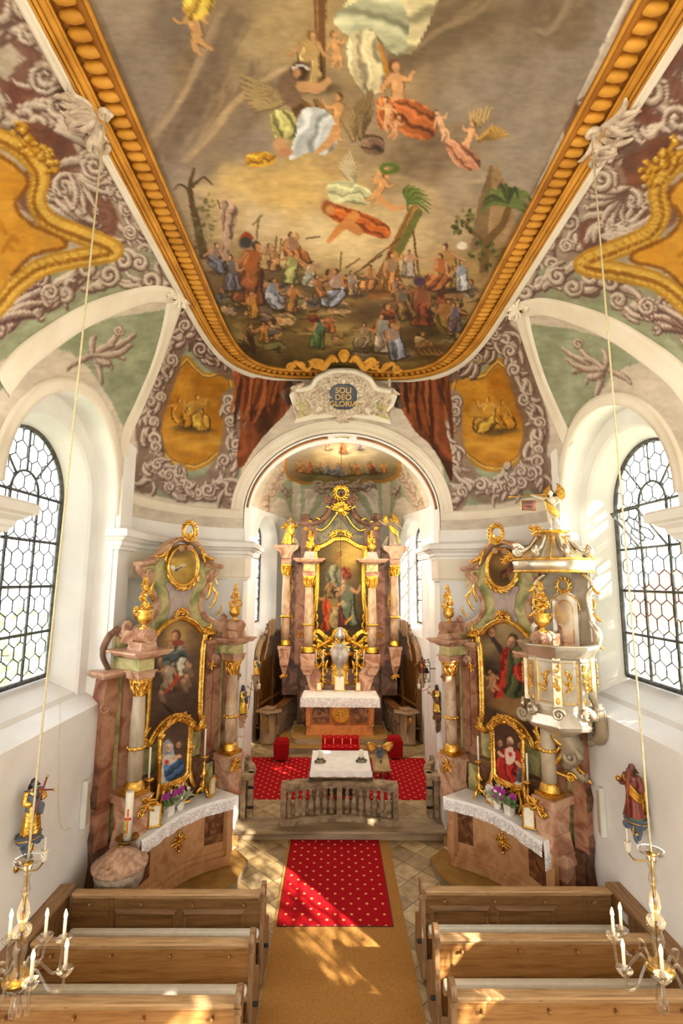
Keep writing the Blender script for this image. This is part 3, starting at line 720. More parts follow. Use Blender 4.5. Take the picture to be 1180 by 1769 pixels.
   q = G(338, 742); pfig(q[0], q[1], 62, (204, 148, 56), (222, 170, 84), (140, 84, 18), 0, -1 if mir else 1, seed=5, seated=True)
   q = G(312, 738); pfig(q[0], q[1], 52, (182, 122, 34), (212, 156, 70), (130, 78, 16), .1, 1, seed=8, seated=True)
   if not mir:
    q = G(330, 716); pwing(q[0], q[1], 26, .9, (206, 150, 60))
   else:
    q = G(352, 716); pwing(q[0], q[1], 30, 2.4, (206, 150, 60))
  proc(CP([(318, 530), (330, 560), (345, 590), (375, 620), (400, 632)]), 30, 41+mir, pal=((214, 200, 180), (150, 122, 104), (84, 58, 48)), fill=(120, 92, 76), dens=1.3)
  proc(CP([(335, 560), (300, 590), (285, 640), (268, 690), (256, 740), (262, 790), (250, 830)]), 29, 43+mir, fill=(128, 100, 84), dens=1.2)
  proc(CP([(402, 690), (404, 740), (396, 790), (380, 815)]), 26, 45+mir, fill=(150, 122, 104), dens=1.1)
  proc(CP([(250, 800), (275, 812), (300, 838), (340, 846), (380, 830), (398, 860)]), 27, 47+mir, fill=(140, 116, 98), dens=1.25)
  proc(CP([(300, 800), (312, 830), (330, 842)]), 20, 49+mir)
  D = [(404, 636), (440, 640), (500, 648), (506, 690), (486, 722), (462, 745), (438, 775), (420, 806), (409, 802), (412, 760), (424, 730), (412, 700), (406, 670)]
  if mir: D = [(690, 652), (735, 650), (772, 645), (776, 700), (768, 728), (781, 790), (779, 832), (764, 800), (742, 768), (715, 742), (690, 700), (684, 672)]
  drape(D, (122, 60, 28), 3+mir, 0)
  drape(CP([(470, 648), (520, 652), (512, 690), (496, 700), (482, 676)]) if not mir else [(676, 655), (700, 655), (706, 690), (690, 706), (672, 690)], (96, 74, 58), 5, 0)
  for k in range(16):
   g = random.Random(60+k+mir*50); x0 = (410+k*6) if not mir else (694+k*5.4)
   ln = g.uniform(50, 110); s_ = (-10 if not mir else 10)*g.uniform(.2, 2)
   c = [(176, 98, 46), (66, 30, 14), (150, 78, 34), (88, 42, 20)][k % 4]
   ym = 640+g.uniform(0, 14)
   yb = min(ym+ln, (790-(x0-412)*1.35) if not mir else (700+(x0-690)*1.35))
   if yb > ym+12: pstroke([(x0, ym), (x0+s_*.3+g.uniform(-4, 4), (ym+yb)/2), (x0+s_, yb)], [1, 4.2, 1.2], c, .85, 2.2)
 # ---- the great ceiling fresco
 pts = [(150, -200, (150, 136, 118)), (200, 0, (152, 136, 118)), (180, -60, (146, 130, 112)), (260, 120, (136, 122, 108)), (300, 60, (120, 106, 92)), (340, 130, (126, 106, 82)), (290, 220, (142, 126, 112)), (380, 40, (138, 118, 92)), (330, 300, (154, 138, 120)), (300, 280, (138, 122, 108)),
   (430, 250, (142, 126, 110)), (420, 120, (150, 130, 100)), (470, 60, (176, 152, 110)), (560, 60, (168, 142, 100)), (420, 320, (212, 180, 118)), (500, 320, (214, 178, 108)), (560, 330, (206, 172, 112)), (390, 350, (196, 168, 124)), (450, 390, (206, 182, 142)), (540, 400, (224, 198, 150)), (600, 420, (228, 200, 148)), (500, 440, (200, 170, 124)),
   (660, 250, (150, 128, 98)), (720, 270, (124, 104, 82)), (760, 250, (118, 98, 78)), (700, 180, (162, 136, 104)), (800, 200, (146, 130, 112)), (860, 150, (140, 126, 112)), (960, 120, (142, 128, 114)), (900, 250, (146, 132, 118)), (1020, 60, (140, 126, 112)), (800, 80, (136, 120, 100)), (740, 40, (118, 100, 78)), (700, 90, (130, 110, 84)), (820, 40, (128, 110, 86)),
   (960, 30, (114, 98, 78)), (800, 330, (162, 142, 118)), (740, 340, (182, 156, 120)), (860, 330, (152, 138, 122)), (700, 400, (206, 180, 136)), (780, 400, (176, 152, 118)), (840, 400, (150, 128, 96)), (680, 460, (204, 176, 130)), (760, 440, (178, 150, 110)), (330, 380, (160, 140, 112)), (350, 450, (146, 122, 92)), (380, 500, (112, 88, 58)), (430, 500, (126, 98, 62)),
   (500, 500, (146, 116, 72)), (560, 510, (150, 118, 74)), (600, 520, (132, 100, 60)), (680, 510, (128, 96, 58)), (420, 560, (108, 92, 50)), (480, 560, (136, 112, 62)), (560, 570, (140, 114, 70)), (640, 560, (118, 94, 56)), (700, 560, (142, 118, 76)), (420, 610, (84, 74, 40)), (500, 610, (110, 92, 52)), (600, 610, (118, 98, 58)), (700, 620, (130, 106, 66)), (760, 600, (96, 78, 44)),
   (800, 500, (152, 124, 78)), (820, 540, (132, 108, 66)), (840, 470, (150, 122, 76)), (770, 540, (104, 76, 44)), (850, 440, (116, 94, 56)), (1100, -200, (138, 122, 106)), (600, -200, (150, 130, 100))]
 b, A = pmask([(60, -320), (60, -100), (120, -60), (300, 360), (395, 590), (430, 640), (590, 648), (770, 640), (810, 585), (900, 380), (1105, -60), (1160, -320)])
 pctrl(pts, b[0]-PX0, b[1]-PY0, b[2]-2-PX0, b[3]-2-PY0, A[:, :], 26, 40, 3.4, 9)
 g = random.Random(3)
 for (x, y, r, c, n) in ((340, 160, 46, (112, 94, 74), 16), (300, 240, 40, (124, 108, 92), 12), (700, 50, 52, (112, 94, 72), 18), (640, 130, 40, (136, 112, 80), 10), (980, 40, 40, (118, 102, 82), 14), (740, 270, 44, (116, 96, 76), 16), (790, 250, 36, (130, 108, 86), 10), (470, 310, 46, (212, 176, 108), 14), (430, 60, 44, (168, 146, 106), 10), (660, 300, 36, (150, 124, 92), 10), (560, 270, 30, (176, 142, 92), 8)):
  for k in range(n):
   a = g.uniform(0, 6.28); d = r*g.uniform(.1, 1.2); xx, yy = x+math.cos(a)*d, y+math.sin(a)*d*.8; rr = r*g.uniform(.3, .6)
   pell(xx, yy, rr, rr*.75, mixc(c, (90, 74, 58), g.uniform(0, .3)), g.uniform(-.6, .6), .35, .7); pell(xx-rr*.25, yy-rr*.3, rr*.55, rr*.4, mixc(c, (236, 206, 150), .35), 0, .35, .8)
 for k in range(46):
  t = g.random(); x = 250+t*190+g.uniform(-20, 20); y = 255-t*150+g.uniform(-60, 60); L = g.uniform(30, 90)
  pstroke([(x, y), (x+L*.42, y-L*.7), (x+L*.5, y-L*1.1)], [1, g.uniform(2, 6), 1], g.choice([(104, 86, 70), (162, 140, 112), (124, 106, 88), (176, 148, 112)]), .35, 4)
 for k in range(26):
  x = 640+g.uniform(-20, 140); y = g.uniform(0, 110); L = g.uniform(30, 80)
  pstroke([(x, y), (x+L*.6, y-L*.3), (x+L, y-L*.7)], [1, g.uniform(3, 8), 1], g.choice([(98, 82, 64), (150, 126, 94), (124, 106, 82)]), .35, 5)
 for k in range(30):
  x = g.uniform(300, 900); y = g.uniform(210, 420); L = g.uniform(30, 80); pstroke([(x, y), (x+L*.5, y+g.uniform(-5, 5)), (x+L, y+g.uniform(-8, 8))], [.6, g.uniform(1, 4), .6], g.choice([(226, 196, 140), (150, 132, 116), (198, 168, 122)]), .3, 4)
 for (P, c, e) in (([(400, 20), (372, 70), (352, 120), (330, 170), (300, 215), (262, 262)], (104, 88, 76), (186, 160, 126)), ([(560, 120), (500, 130), (452, 160), (410, 195), (380, 235), (330, 290)], (116, 100, 86), (196, 166, 124)), ([(760, 20), (722, 60), (690, 90), (662, 120)], (98, 82, 64), (150, 128, 98)), ([(1000, -10), (985, 30), (960, 66), (938, 60)], (104, 88, 70), (150, 132, 108)), ([(860, 10), (820, 40), (770, 62), (730, 96)], (102, 86, 68), (146, 124, 96))):
  for q in range(9):
   o = q*5-12; pstroke([(x+o*.9+g.uniform(-6, 6), y+o*.5+g.uniform(-6, 6)) for x, y in P], [2, g.uniform(8, 16), g.uniform(8, 15), 3], mixc(c, e, g.uniform(0, .3)), .28, 9)
  for q in range(4): pstroke([(x-16+q*3+g.uniform(-3, 3), y-10+g.uniform(-3, 3)) for x, y in P], [1, g.uniform(2, 4), g.uniform(2, 4), 1], e, .35, 3.5)
 ppoly([(541, -120), (564, -120), (562, 138), (543, 138)], (112, 78, 46)); pstroke([(546, -100), (547, 130)], 1.6, (162, 122, 78), .8, 1.5, curve=False)
 drape([(600, 0), (640, -30), (700, -40), (760, -30), (752, 10), (726, 70), (700, 95), (664, 60), (620, 40), (585, 40)], (206, 192, 148), 71, 12, 1.2, .68, 5)
 drape([(575, 30), (620, 0), (680, -10), (706, 40), (696, 94), (668, 84), (640, 50), (600, 60)], (172, 172, 140), 72, 12, 1.3, .62, 4)
 drape([(605, 60), (640, 52), (652, 70), (664, 110), (662, 150), (640, 165), (620, 150), (600, 110)], (206, 190, 150), 73, 12, 1.22, .6, 3)
 pstroke([(655, 80), (668, 120), (672, 150)], [3, 5, 2], (176, 120, 44), .9, 2)
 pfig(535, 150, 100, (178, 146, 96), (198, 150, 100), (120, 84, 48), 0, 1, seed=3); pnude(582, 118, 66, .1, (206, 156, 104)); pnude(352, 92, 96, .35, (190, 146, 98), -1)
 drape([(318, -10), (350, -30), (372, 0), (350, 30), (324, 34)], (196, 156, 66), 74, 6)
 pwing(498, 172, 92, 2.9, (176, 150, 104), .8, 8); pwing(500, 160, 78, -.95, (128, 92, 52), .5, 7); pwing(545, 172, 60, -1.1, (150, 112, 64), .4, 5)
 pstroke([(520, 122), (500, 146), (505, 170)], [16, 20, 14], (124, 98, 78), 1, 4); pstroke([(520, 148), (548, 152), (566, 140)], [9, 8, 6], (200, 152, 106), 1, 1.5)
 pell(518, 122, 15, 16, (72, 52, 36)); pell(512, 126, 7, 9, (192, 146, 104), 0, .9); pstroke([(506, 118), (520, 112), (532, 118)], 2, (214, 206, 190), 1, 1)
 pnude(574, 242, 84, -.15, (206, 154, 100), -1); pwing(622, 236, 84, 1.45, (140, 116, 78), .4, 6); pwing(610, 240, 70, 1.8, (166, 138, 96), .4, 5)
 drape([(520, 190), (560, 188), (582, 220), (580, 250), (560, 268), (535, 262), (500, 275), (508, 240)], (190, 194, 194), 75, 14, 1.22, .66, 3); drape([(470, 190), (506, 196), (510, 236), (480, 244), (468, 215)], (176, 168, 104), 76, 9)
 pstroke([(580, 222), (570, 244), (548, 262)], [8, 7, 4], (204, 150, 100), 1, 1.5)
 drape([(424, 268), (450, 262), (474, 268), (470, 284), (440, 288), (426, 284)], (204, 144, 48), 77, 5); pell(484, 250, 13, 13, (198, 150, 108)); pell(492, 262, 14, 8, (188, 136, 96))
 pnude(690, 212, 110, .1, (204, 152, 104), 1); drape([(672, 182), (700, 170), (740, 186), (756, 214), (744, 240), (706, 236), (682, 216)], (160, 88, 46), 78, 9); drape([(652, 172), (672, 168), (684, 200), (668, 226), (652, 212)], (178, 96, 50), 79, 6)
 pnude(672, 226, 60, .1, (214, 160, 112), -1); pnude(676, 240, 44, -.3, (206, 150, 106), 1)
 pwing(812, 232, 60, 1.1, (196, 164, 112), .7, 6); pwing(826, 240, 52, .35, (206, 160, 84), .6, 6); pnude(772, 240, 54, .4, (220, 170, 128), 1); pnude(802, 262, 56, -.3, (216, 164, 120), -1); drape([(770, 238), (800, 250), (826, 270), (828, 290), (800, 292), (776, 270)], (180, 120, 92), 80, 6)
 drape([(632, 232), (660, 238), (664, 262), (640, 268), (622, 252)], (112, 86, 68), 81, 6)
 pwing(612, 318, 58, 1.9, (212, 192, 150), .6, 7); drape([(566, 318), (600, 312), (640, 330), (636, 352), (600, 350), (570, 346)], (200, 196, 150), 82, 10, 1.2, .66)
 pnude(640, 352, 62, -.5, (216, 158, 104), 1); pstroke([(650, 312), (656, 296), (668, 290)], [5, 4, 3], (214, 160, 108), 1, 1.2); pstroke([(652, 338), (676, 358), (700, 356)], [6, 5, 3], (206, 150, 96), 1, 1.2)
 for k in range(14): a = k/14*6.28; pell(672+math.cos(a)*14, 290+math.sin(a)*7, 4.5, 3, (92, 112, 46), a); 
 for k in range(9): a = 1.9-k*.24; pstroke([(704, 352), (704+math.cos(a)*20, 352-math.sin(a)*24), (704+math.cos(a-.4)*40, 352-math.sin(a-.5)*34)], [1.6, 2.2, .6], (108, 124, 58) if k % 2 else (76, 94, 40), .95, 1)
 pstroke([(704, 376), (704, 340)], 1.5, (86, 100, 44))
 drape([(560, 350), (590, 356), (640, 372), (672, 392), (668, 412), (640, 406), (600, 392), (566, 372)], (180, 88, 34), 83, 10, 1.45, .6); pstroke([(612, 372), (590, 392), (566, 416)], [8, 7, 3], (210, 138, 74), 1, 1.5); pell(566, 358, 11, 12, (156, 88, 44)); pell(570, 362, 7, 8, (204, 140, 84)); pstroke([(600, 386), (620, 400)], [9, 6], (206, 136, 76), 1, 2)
 tr = (84, 66, 40)
 pstroke([(352, 440), (338, 380), (328, 330), (334, 292)], [8, 6, 4, 2], tr, 1, 1.5); pstroke([(332, 322), (350, 306), (366, 318)], [2.5, 1.8, .8], tr); pstroke([(330, 332), (312, 318), (300, 328)], [2.2, 1.6, .7], tr)
 for k in range(46): a = g.uniform(0, 6.28); d = g.random()**.5; pell(352+math.cos(a)*d*20, 385+math.sin(a)*d*58, g.uniform(2.5, 6), g.uniform(1.5, 4), g.choice([(112, 104, 66), (90, 84, 50), (134, 122, 80)]), a, .75)
 ppoly([(846, 285), (858, 284), (880, 332), (896, 420), (812, 440), (826, 350)], (142, 112, 78), 1, 0, col2=(166, 134, 98), seed=5); ppoly([(846, 285), (850, 284), (842, 420), (810, 440), (826, 350)], (104, 86, 58), .7)
 pstroke([(836, 470), (840, 420), (866, 390), (878, 358)], [8, 7, 6, 5], (104, 80, 46), 1, 1.5); pstroke([(836, 470), (834, 420), (812, 396), (800, 380)], [5, 3.5, 2.5, 1.5], (98, 74, 44))
 for k in range(15):
  a = -.5+k*.27; L = g.uniform(38, 56); x1, y1 = 876+math.cos(a)*L*.6, 352-math.sin(a)*L*.6
  pstroke([(876, 354), (x1, y1-4), (876+math.cos(a)*L, 356-math.sin(a)*L*.55+8)], [1.8, 3, .6], g.choice([(70, 84, 46), (98, 110, 60), (54, 66, 38)]), .95, 1.2)
 for (cx, cy, r, n) in ((798, 388, 22, 28), (838, 440, 30, 30), (806, 372, 14, 10)):
  for k in range(n): a = g.uniform(0, 6.28); d = r*g.random()**.5; pell(cx+math.cos(a)*d, cy+math.sin(a)*d*.8, g.uniform(2.5, 5.5), g.uniform(2, 4), g.choice([(70, 72, 36), (98, 96, 50), (122, 114, 64), (56, 56, 30)]), a, .85)
 for (p, c1, c2) in (([(395, 520), (450, 500), (520, 520), (600, 505), (700, 540), (760, 560), (800, 580), (700, 600), (560, 560), (430, 560)], (150, 122, 72), (110, 86, 48)), ([(780, 490), (840, 470), (850, 500), (820, 560), (790, 590), (740, 560)], (168, 138, 88), (128, 102, 60)),
      ([(400, 560), (470, 545), (560, 575), (660, 570), (700, 600), (600, 620), (480, 600)], (134, 110, 62), (92, 76, 42)), ([(398, 600), (480, 596), (580, 612), (700, 612), (790, 600), (780, 632), (600, 646), (430, 640)], (112, 92, 52), (80, 66, 36))):
  ppoly(p, c1, .75, 3, col2=c2, seed=int(p[0][0]))
 for k in range(70):
  x = g.uniform(390, 810); y = g.uniform(510, 632); L = g.uniform(15, 60); pstroke([(x, y), (x+L*.5, y+g.uniform(-5, 2)), (x+L, y+g.uniform(-2, 7))], [.5, g.uniform(1, 3.2), .5], g.choice([(190, 160, 100), (66, 52, 28), (152, 124, 72), (58, 50, 26), (172, 146, 86)]), .55, 1.6)
 for (a, b2, w, c) in (((652, 498), (716, 366), 11, (134, 92, 46)), ((662, 486), (718, 362), 4, (176, 130, 72)), ((690, 430), (722, 368), 7, (106, 104, 50))): pstroke([a, b2], w, c, 1, 1.5)
 pstroke([(625, 462), (690, 412)], 1.1, (96, 66, 36), 1, .8); pstroke([(606, 476), (660, 440)], 1.1, (96, 66, 36)); pstroke([(713, 398), (724, 478)], 1.6, (96, 60, 30)); pstroke([(640, 510), (700, 500)], [7, 5], (138, 88, 44))
 for (x0, y0, x1, y1) in ((437, 470, 446, 380), (452, 372, 436, 388), (470, 470, 478, 408), (480, 460, 486, 412), (586, 470, 590, 436), (598, 462, 620, 446), (530, 412, 552, 408), (376, 345, 400, 420)): pstroke([(x0, y0), (x1, y1)], 1.1, (104, 76, 46), 1, .8)
 drape([(380, 350), (410, 358), (404, 400), (394, 440), (384, 476), (372, 470), (386, 420)], (150, 122, 104), 84, 8)
 for k in range(34):
  x = g.uniform(395, 805); y = g.uniform(470, 628); pell(x, y, g.uniform(16, 44), g.uniform(5, 14), g.choice([(62, 48, 28), (74, 62, 34), (54, 46, 28), (196, 166, 104), (180, 152, 88), (160, 140, 82)]), g.uniform(-.35, .25), .5, .6)
 for (x, y, r) in ((700, 585, 34), (430, 530, 30), (480, 560, 24), (760, 560, 30), (650, 540, 26)): pell(x, y, r*1.5, r*.6, (50, 38, 24), -.15, .6, .6)
 for k in range(60):
  x = g.uniform(380, 810); y = 560-abs(x-600)*.12+g.uniform(-70, 60); r = g.uniform(7, 20)
  c = g.choice([(96, 72, 44), (124, 92, 58), (150, 112, 70), (84, 78, 70), (116, 60, 36), (172, 140, 96), (104, 96, 62), (134, 112, 92)])
  drape([(x+r*math.cos(a)*g.uniform(.6, 1.2), y+r*.8*math.sin(a)*g.uniform(.6, 1.2)) for a in [q*6.283/6 for q in range(6)]], c, k, 5, 1.35, .5)
  if g.random() < .6: pell(x+g.uniform(-6, 6), y-r*.9, r*.22+1, r*.28+1, (64, 44, 28)); pell(x+g.uniform(-6, 6)+1, y-r*.88, r*.16+1, r*.22+1, (176, 122, 78))
 P_ = [(425, 520, 108, (126, 64, 30), (176, 122, 74), 1), (400, 500, 62, (92, 98, 118), (190, 140, 100), -1), (372, 470, 52, (94, 104, 128), (196, 146, 104), 1), (455, 462, 44, (150, 122, 84), (190, 140, 96), 1), (474, 466, 40, (162, 120, 76), (192, 142, 96), -1), (512, 460, 62, (196, 120, 62), (200, 140, 86), 1), (500, 488, 56, (170, 180, 110), (190, 138, 92), -1), (530, 492, 44, (166, 168, 150), (192, 140, 96), 1),
   (470, 532, 54, (150, 152, 160), (184, 128, 80), 1), (500, 536, 48, (150, 104, 52), (188, 132, 84), -1), (440, 548, 46, (168, 120, 44), (186, 130, 82), 1), (580, 528, 66, (140, 146, 160), (186, 126, 74), -1), (556, 512, 40, (150, 96, 52), (190, 132, 84), 1), (612, 508, 42, (168, 142, 110), (196, 144, 98), 1), (640, 502, 46, (176, 120, 66), (196, 140, 92), -1), (680, 500, 66, (196, 132, 66), (204, 144, 90), 1),
   (705, 476, 46, (176, 160, 150), (196, 142, 94), -1), (690, 520, 44, (160, 100, 56), (190, 132, 84), 1), (728, 560, 78, (128, 64, 40), (150, 98, 60), -1), (704, 548, 60, (112, 84, 46), (150, 102, 66), 1), (758, 574, 62, (118, 92, 44), (164, 112, 72), 1), (785, 570, 48, (96, 84, 100), (176, 124, 82), -1), (776, 496, 78, (196, 150, 76), (196, 146, 104), -1), (760, 500, 64, (150, 84, 46), (190, 140, 98), -1), (800, 500, 52, (178, 182, 186), (190, 140, 98), 1),
   (545, 598, 52, (72, 108, 62), (204, 140, 84), 1), (566, 572, 30, (172, 96, 46), (196, 130, 80), 1), (660, 606, 66, (178, 166, 146), (184, 132, 90), -1), (690, 618, 66, (142, 146, 156), (180, 126, 84), 1), (628, 600, 44, (156, 140, 112), (184, 130, 88), -1), (430, 600, 40, (120, 96, 56), (176, 122, 76), 1), (455, 590, 36, (160, 112, 52), (184, 128, 80), -1)]
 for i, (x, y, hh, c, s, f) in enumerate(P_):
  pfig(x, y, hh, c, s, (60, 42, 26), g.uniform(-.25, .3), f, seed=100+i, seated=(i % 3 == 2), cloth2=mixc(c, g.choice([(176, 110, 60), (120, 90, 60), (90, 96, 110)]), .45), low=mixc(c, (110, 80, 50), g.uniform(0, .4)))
 pell(424, 418, 12, 11, (58, 58, 56)); pstroke([(416, 410), (426, 404), (436, 412)], [2, 4, 1.5], (150, 66, 32)); pell(798, 424, 9, 7, (226, 214, 196)); pell(724, 486, 10, 8, (70, 50, 70)); pell(742, 608, 26, 13, (74, 54, 28), 0, .95); 
 for k in range(14): pstroke([(722+k*3, 604+(k % 3)*4), (728+k*3, 612)], 1.2, (132, 98, 50), .8, 1)
 for k in range(10): a = g.uniform(2, 4.4); pstroke([(440, 610), (440+math.cos(a)*16, 596+math.sin(a)*14), (440+math.cos(a)*30, 592+math.sin(a)*26)], [1.5, 1.2, .5], (54, 40, 22), .9, 1)
 # ---- chancel vault
 gr = (168, 172, 140)
 for mir in (0, 1):
  F = (lambda x, y: (1178-x, y)) if mir else (lambda x, y: (x, y))
  def FP(l): return [F(*p) for p in l]
  ppoly(FP([(440, 900), (455, 845), (480, 800), (500, 775), (512, 800), (490, 840), (470, 870), (452, 905)]), gr, 1, 0, col2=(188, 190, 160), seed=4)
  proc(FP([(447, 905), (462, 860), (486, 815), (505, 785)]), 13, 90+mir, dens=1.1, pal=((232, 216, 194), (200, 178, 154), (158, 130, 106)), fill=(214, 196, 172))
  ppoly(FP([(470, 870), (500, 822), (505, 830), (504, 890), (492, 862), (480, 858)]), gr); proc(FP([(488, 838), (498, 856)]), 8, 92)
  ppoly(FP([(519, 824), (545, 836), (530, 860), (522, 892), (518, 892)]), (166, 172, 142)); ppoly(FP([(528, 846), (552, 846), (538, 862), (529, 876)]), (196, 176, 166)); pstroke(FP([(528, 846), (553, 846), (538, 863), (528, 878), (528, 846)]), 1, (224, 208, 188), 1, 1, curve=False)
  ppoly(FP([(545, 858), (566, 842), (573, 848), (548, 878), (540, 890), (532, 892)]), (170, 174, 146))
 ring = [(497, 790), (506, 764), (540, 750), (590, 744), (640, 750), (676, 764), (686, 790), (684, 818), (655, 830), (628, 828), (590, 836), (552, 830), (525, 832), (499, 818)]
 ppoly([((a-590)*1.06+590, (b-792)*1.1+793) for a, b in ring], (176, 124, 50), 1, 3); ppoly(ring, (150, 140, 130), 1, 3)
 b, A = pmask(ring, 3)
 pctrl([(500, 775, (142, 146, 152)), (540, 756, (146, 148, 150)), (590, 748, (132, 116, 96)), (640, 756, (150, 150, 148)), (680, 775, (136, 142, 152)), (590, 786, (236, 216, 160)), (560, 790, (206, 178, 126)), (630, 788, (196, 176, 136)), (520, 800, (150, 122, 84)), (660, 802, (146, 126, 92)), (590, 812, (160, 124, 76)), (540, 822, (104, 92, 50)), (640, 822, (112, 96, 56)), (590, 826, (110, 96, 54)), (680, 812, (124, 108, 66))], b[0]-PX0, b[1]-PY0, b[2]-2-PX0, b[3]-2-PY0, A, 8, 70, 3.2, 8)
 for k in range(26): a = PI*(1+k/26); pstroke([(592, 788), (592+math.cos(a)*g.uniform(24, 44), 788+math.sin(a)*g.uniform(14, 26))], [1.2, .4], (244, 226, 172), .5, 1)
 for i in range(11): x = 520+i*14; pfig(x, 822-abs(5-i)*1.2, g.uniform(16, 24), g.choice([(176, 118, 50), (110, 112, 120), (150, 84, 50), (130, 110, 70)]), (206, 156, 106), (80, 54, 34), g.uniform(-.4, .4), g.choice((-1, 1)), seed=i, seated=i % 2 == 0)
 pfig(592, 782, 24, (206, 120, 70), (214, 166, 114), (90, 60, 36), 0, 1, seed=4); pfig(566, 776, 18, (190, 160, 120), seed=6); pfig(620, 776, 18, (150, 130, 140), seed=7)
 proc([(540, 836), (570, 842), (590, 838), (612, 842), (640, 836)], 15, 95, dens=1.5, pal=((214, 200, 180), (166, 142, 124), (112, 86, 72)))
 # ---- high altar painting
 b, A = pmask([(530, 915), (650, 915), (650, 1110), (530, 1110)])
 pctrl([(560, 940, (96, 84, 44)), (590, 935, (150, 124, 60)), (612, 955, (214, 176, 84)), (600, 965, (196, 156, 70)), (625, 985, (112, 88, 48)), (565, 975, (104, 84, 46)), (555, 1000, (92, 76, 48)), (580, 1000, (120, 108, 76)), (620, 1010, (104, 84, 52)), (550, 1040, (78, 68, 44)), (590, 1040, (110, 84, 52)), (625, 1050, (92, 78, 46)), (555, 1080, (70, 52, 32)), (600, 1085, (84, 62, 36)), (630, 1085, (64, 56, 34))], 530, 915, 648, 1108, A, 8, 75, 3.2, 8)
 pell(608, 958, 17, 19, (226, 190, 96), 0, .7, .7); drape([(566, 980), (580, 974), (590, 990), (588, 1010), (570, 1012), (562, 998)], (138, 134, 104), 201, 4); drape([(590, 980), (604, 982), (606, 998), (592, 1000)], (150, 66, 34), 202, 3)
 pnude(578, 968, 20, -.6, (160, 110, 60)); pfig(596, 1078, 82, (112, 120, 96), (214, 160, 108), (120, 104, 84), 0, -1, seed=5); pfig(580, 1080, 70, (184, 66, 28), (206, 150, 98), (50, 34, 22), .15, 1, seed=6, cloth2=(150, 130, 76)); pfig(570, 1030, 30, (140, 110, 60), (200, 150, 96), seed=9); pface(593, 1014, 5, (130, 116, 98), (214, 164, 116), -1); pface(581, 1026, 4.5, (54, 38, 26), (200, 150, 104))
 drape([(556, 1040), (566, 1034), (574, 1056), (572, 1086), (552, 1090), (558, 1066)], (200, 74, 26), 203, 6); drape([(570, 1052), (586, 1050), (590, 1086), (570, 1088)], (150, 134, 86), 204, 5); pstroke([(592, 1040), (584, 1044)], [3, 2], (220, 170, 116)); pstroke([(596, 1078), (604, 1068), (610, 1062)], [1.5, 2.2, 1], (214, 160, 66))
 # ---- left altar painting
 b, A = pmask([(225, 1050), (365, 1050), (365, 1290), (225, 1290)])
 pctrl([(270, 1085, (104, 84, 62)), (310, 1075, (168, 136, 86)), (300, 1100, (186, 150, 92)), (285, 1110, (160, 128, 82)), (340, 1090, (120, 94, 66)), (260, 1120, (88, 68, 54)), (330, 1140, (100, 78, 62)), (260, 1160, (76, 60, 50)), (300, 1160, (104, 80, 64)), (255, 1210, (92, 70, 56)), (300, 1220, (84, 62, 50)), (335, 1200, (76, 58, 48)), (260, 1260, (80, 60, 46)), (320, 1250, (84, 64, 50))], 225, 1050, 363, 1288, A, 12, 80, 3.2, 8)
 pell(302, 1096, 14, 16, (196, 160, 100), 0, .8, .6); drape([(292, 1112), (312, 1106), (320, 1128), (312, 1142), (290, 1142)], (124, 112, 104), 211, 6); drape([(286, 1126), (316, 1122), (324, 1142), (308, 1156), (282, 1150)], (84, 96, 92), 212, 6); pface(303, 1098, 7, (96, 66, 46), (210, 162, 124), -1); pstroke([(295, 1110), (312, 1110)], 5, (146, 70, 58), .9)
 pnude(298, 1120, 16, .4, (206, 156, 110)); pfig(286, 1190, 50, (150, 128, 104), (200, 150, 110), (60, 44, 34), -.2, 1, seed=3, cloth2=(176, 160, 136)); pstroke([(318, 1142), (306, 1172), (284, 1196)], [2, 4, 2], (176, 72, 46), .9, 1.5); drape([(306, 1140), (322, 1136), (324, 1156), (310, 1168)], (196, 178, 150), 213, 4)
 for (x, y) in ((276, 1140), (282, 1158), (326, 1150), (322, 1168), (278, 1196), (316, 1176)): pell(x, y, 4, 5, (196, 150, 112)); pstroke([(x, y+5), (x+5, y+16)], [4, 3], (150, 116, 92), .7, 2)
 pstroke([(280, 1214), (292, 1226), (305, 1236)], [1, 1.6, .8], (30, 24, 22))
 # ---- right altar painting
 b, A = pmask([(815, 1055), (960, 1055), (960, 1290), (815, 1290)])
 pctrl([(840, 1090, (92, 66, 46)), (870, 1085, (176, 150, 106)), (900, 1100, (150, 128, 96)), (850, 1110, (150, 126, 88)), (845, 1150, (62, 50, 40)), (880, 1150, (96, 78, 56)), (915, 1150, (104, 84, 60)), (850, 1190, (120, 84, 56)), (900, 1210, (146, 112, 70)), (880, 1230, (156, 118, 72)), (850, 1230, (70, 54, 36)), (910, 1240, (80, 60, 40)), (870, 1260, (56, 42, 28)), (940, 1180, (86, 66, 46))], 815, 1055, 958, 1288, A, 10, 85, 3.2, 8)
 ppoly([(842, 1098), (852, 1098), (884, 1140), (878, 1148)], (62, 48, 40)); ppoly([(838, 1148), (868, 1160), (866, 1168), (838, 1158)], (58, 44, 34)); pface(848, 1092, 8, (84, 52, 34), (184, 134, 98))
 pell(900, 1222, 34, 16, (164, 124, 76), 0, .9, .5); pell(868, 1214, 22, 12, (150, 108, 66), 0, .8, .5)
 drape([(874, 1122), (890, 1112), (910, 1120), (916, 1148), (912, 1180), (904, 1204), (880, 1204), (870, 1190), (876, 1160)], (84, 88, 52), 221, 8); drape([(866, 1126), (880, 1116), (876, 1140), (874, 1170), (870, 1200), (854, 1206), (852, 1190), (862, 1160)], (176, 48, 32), 222, 6); drape([(888, 1150), (912, 1140), (918, 1170), (918, 1196), (900, 1180), (888, 1166)], (170, 46, 36), 223, 5)
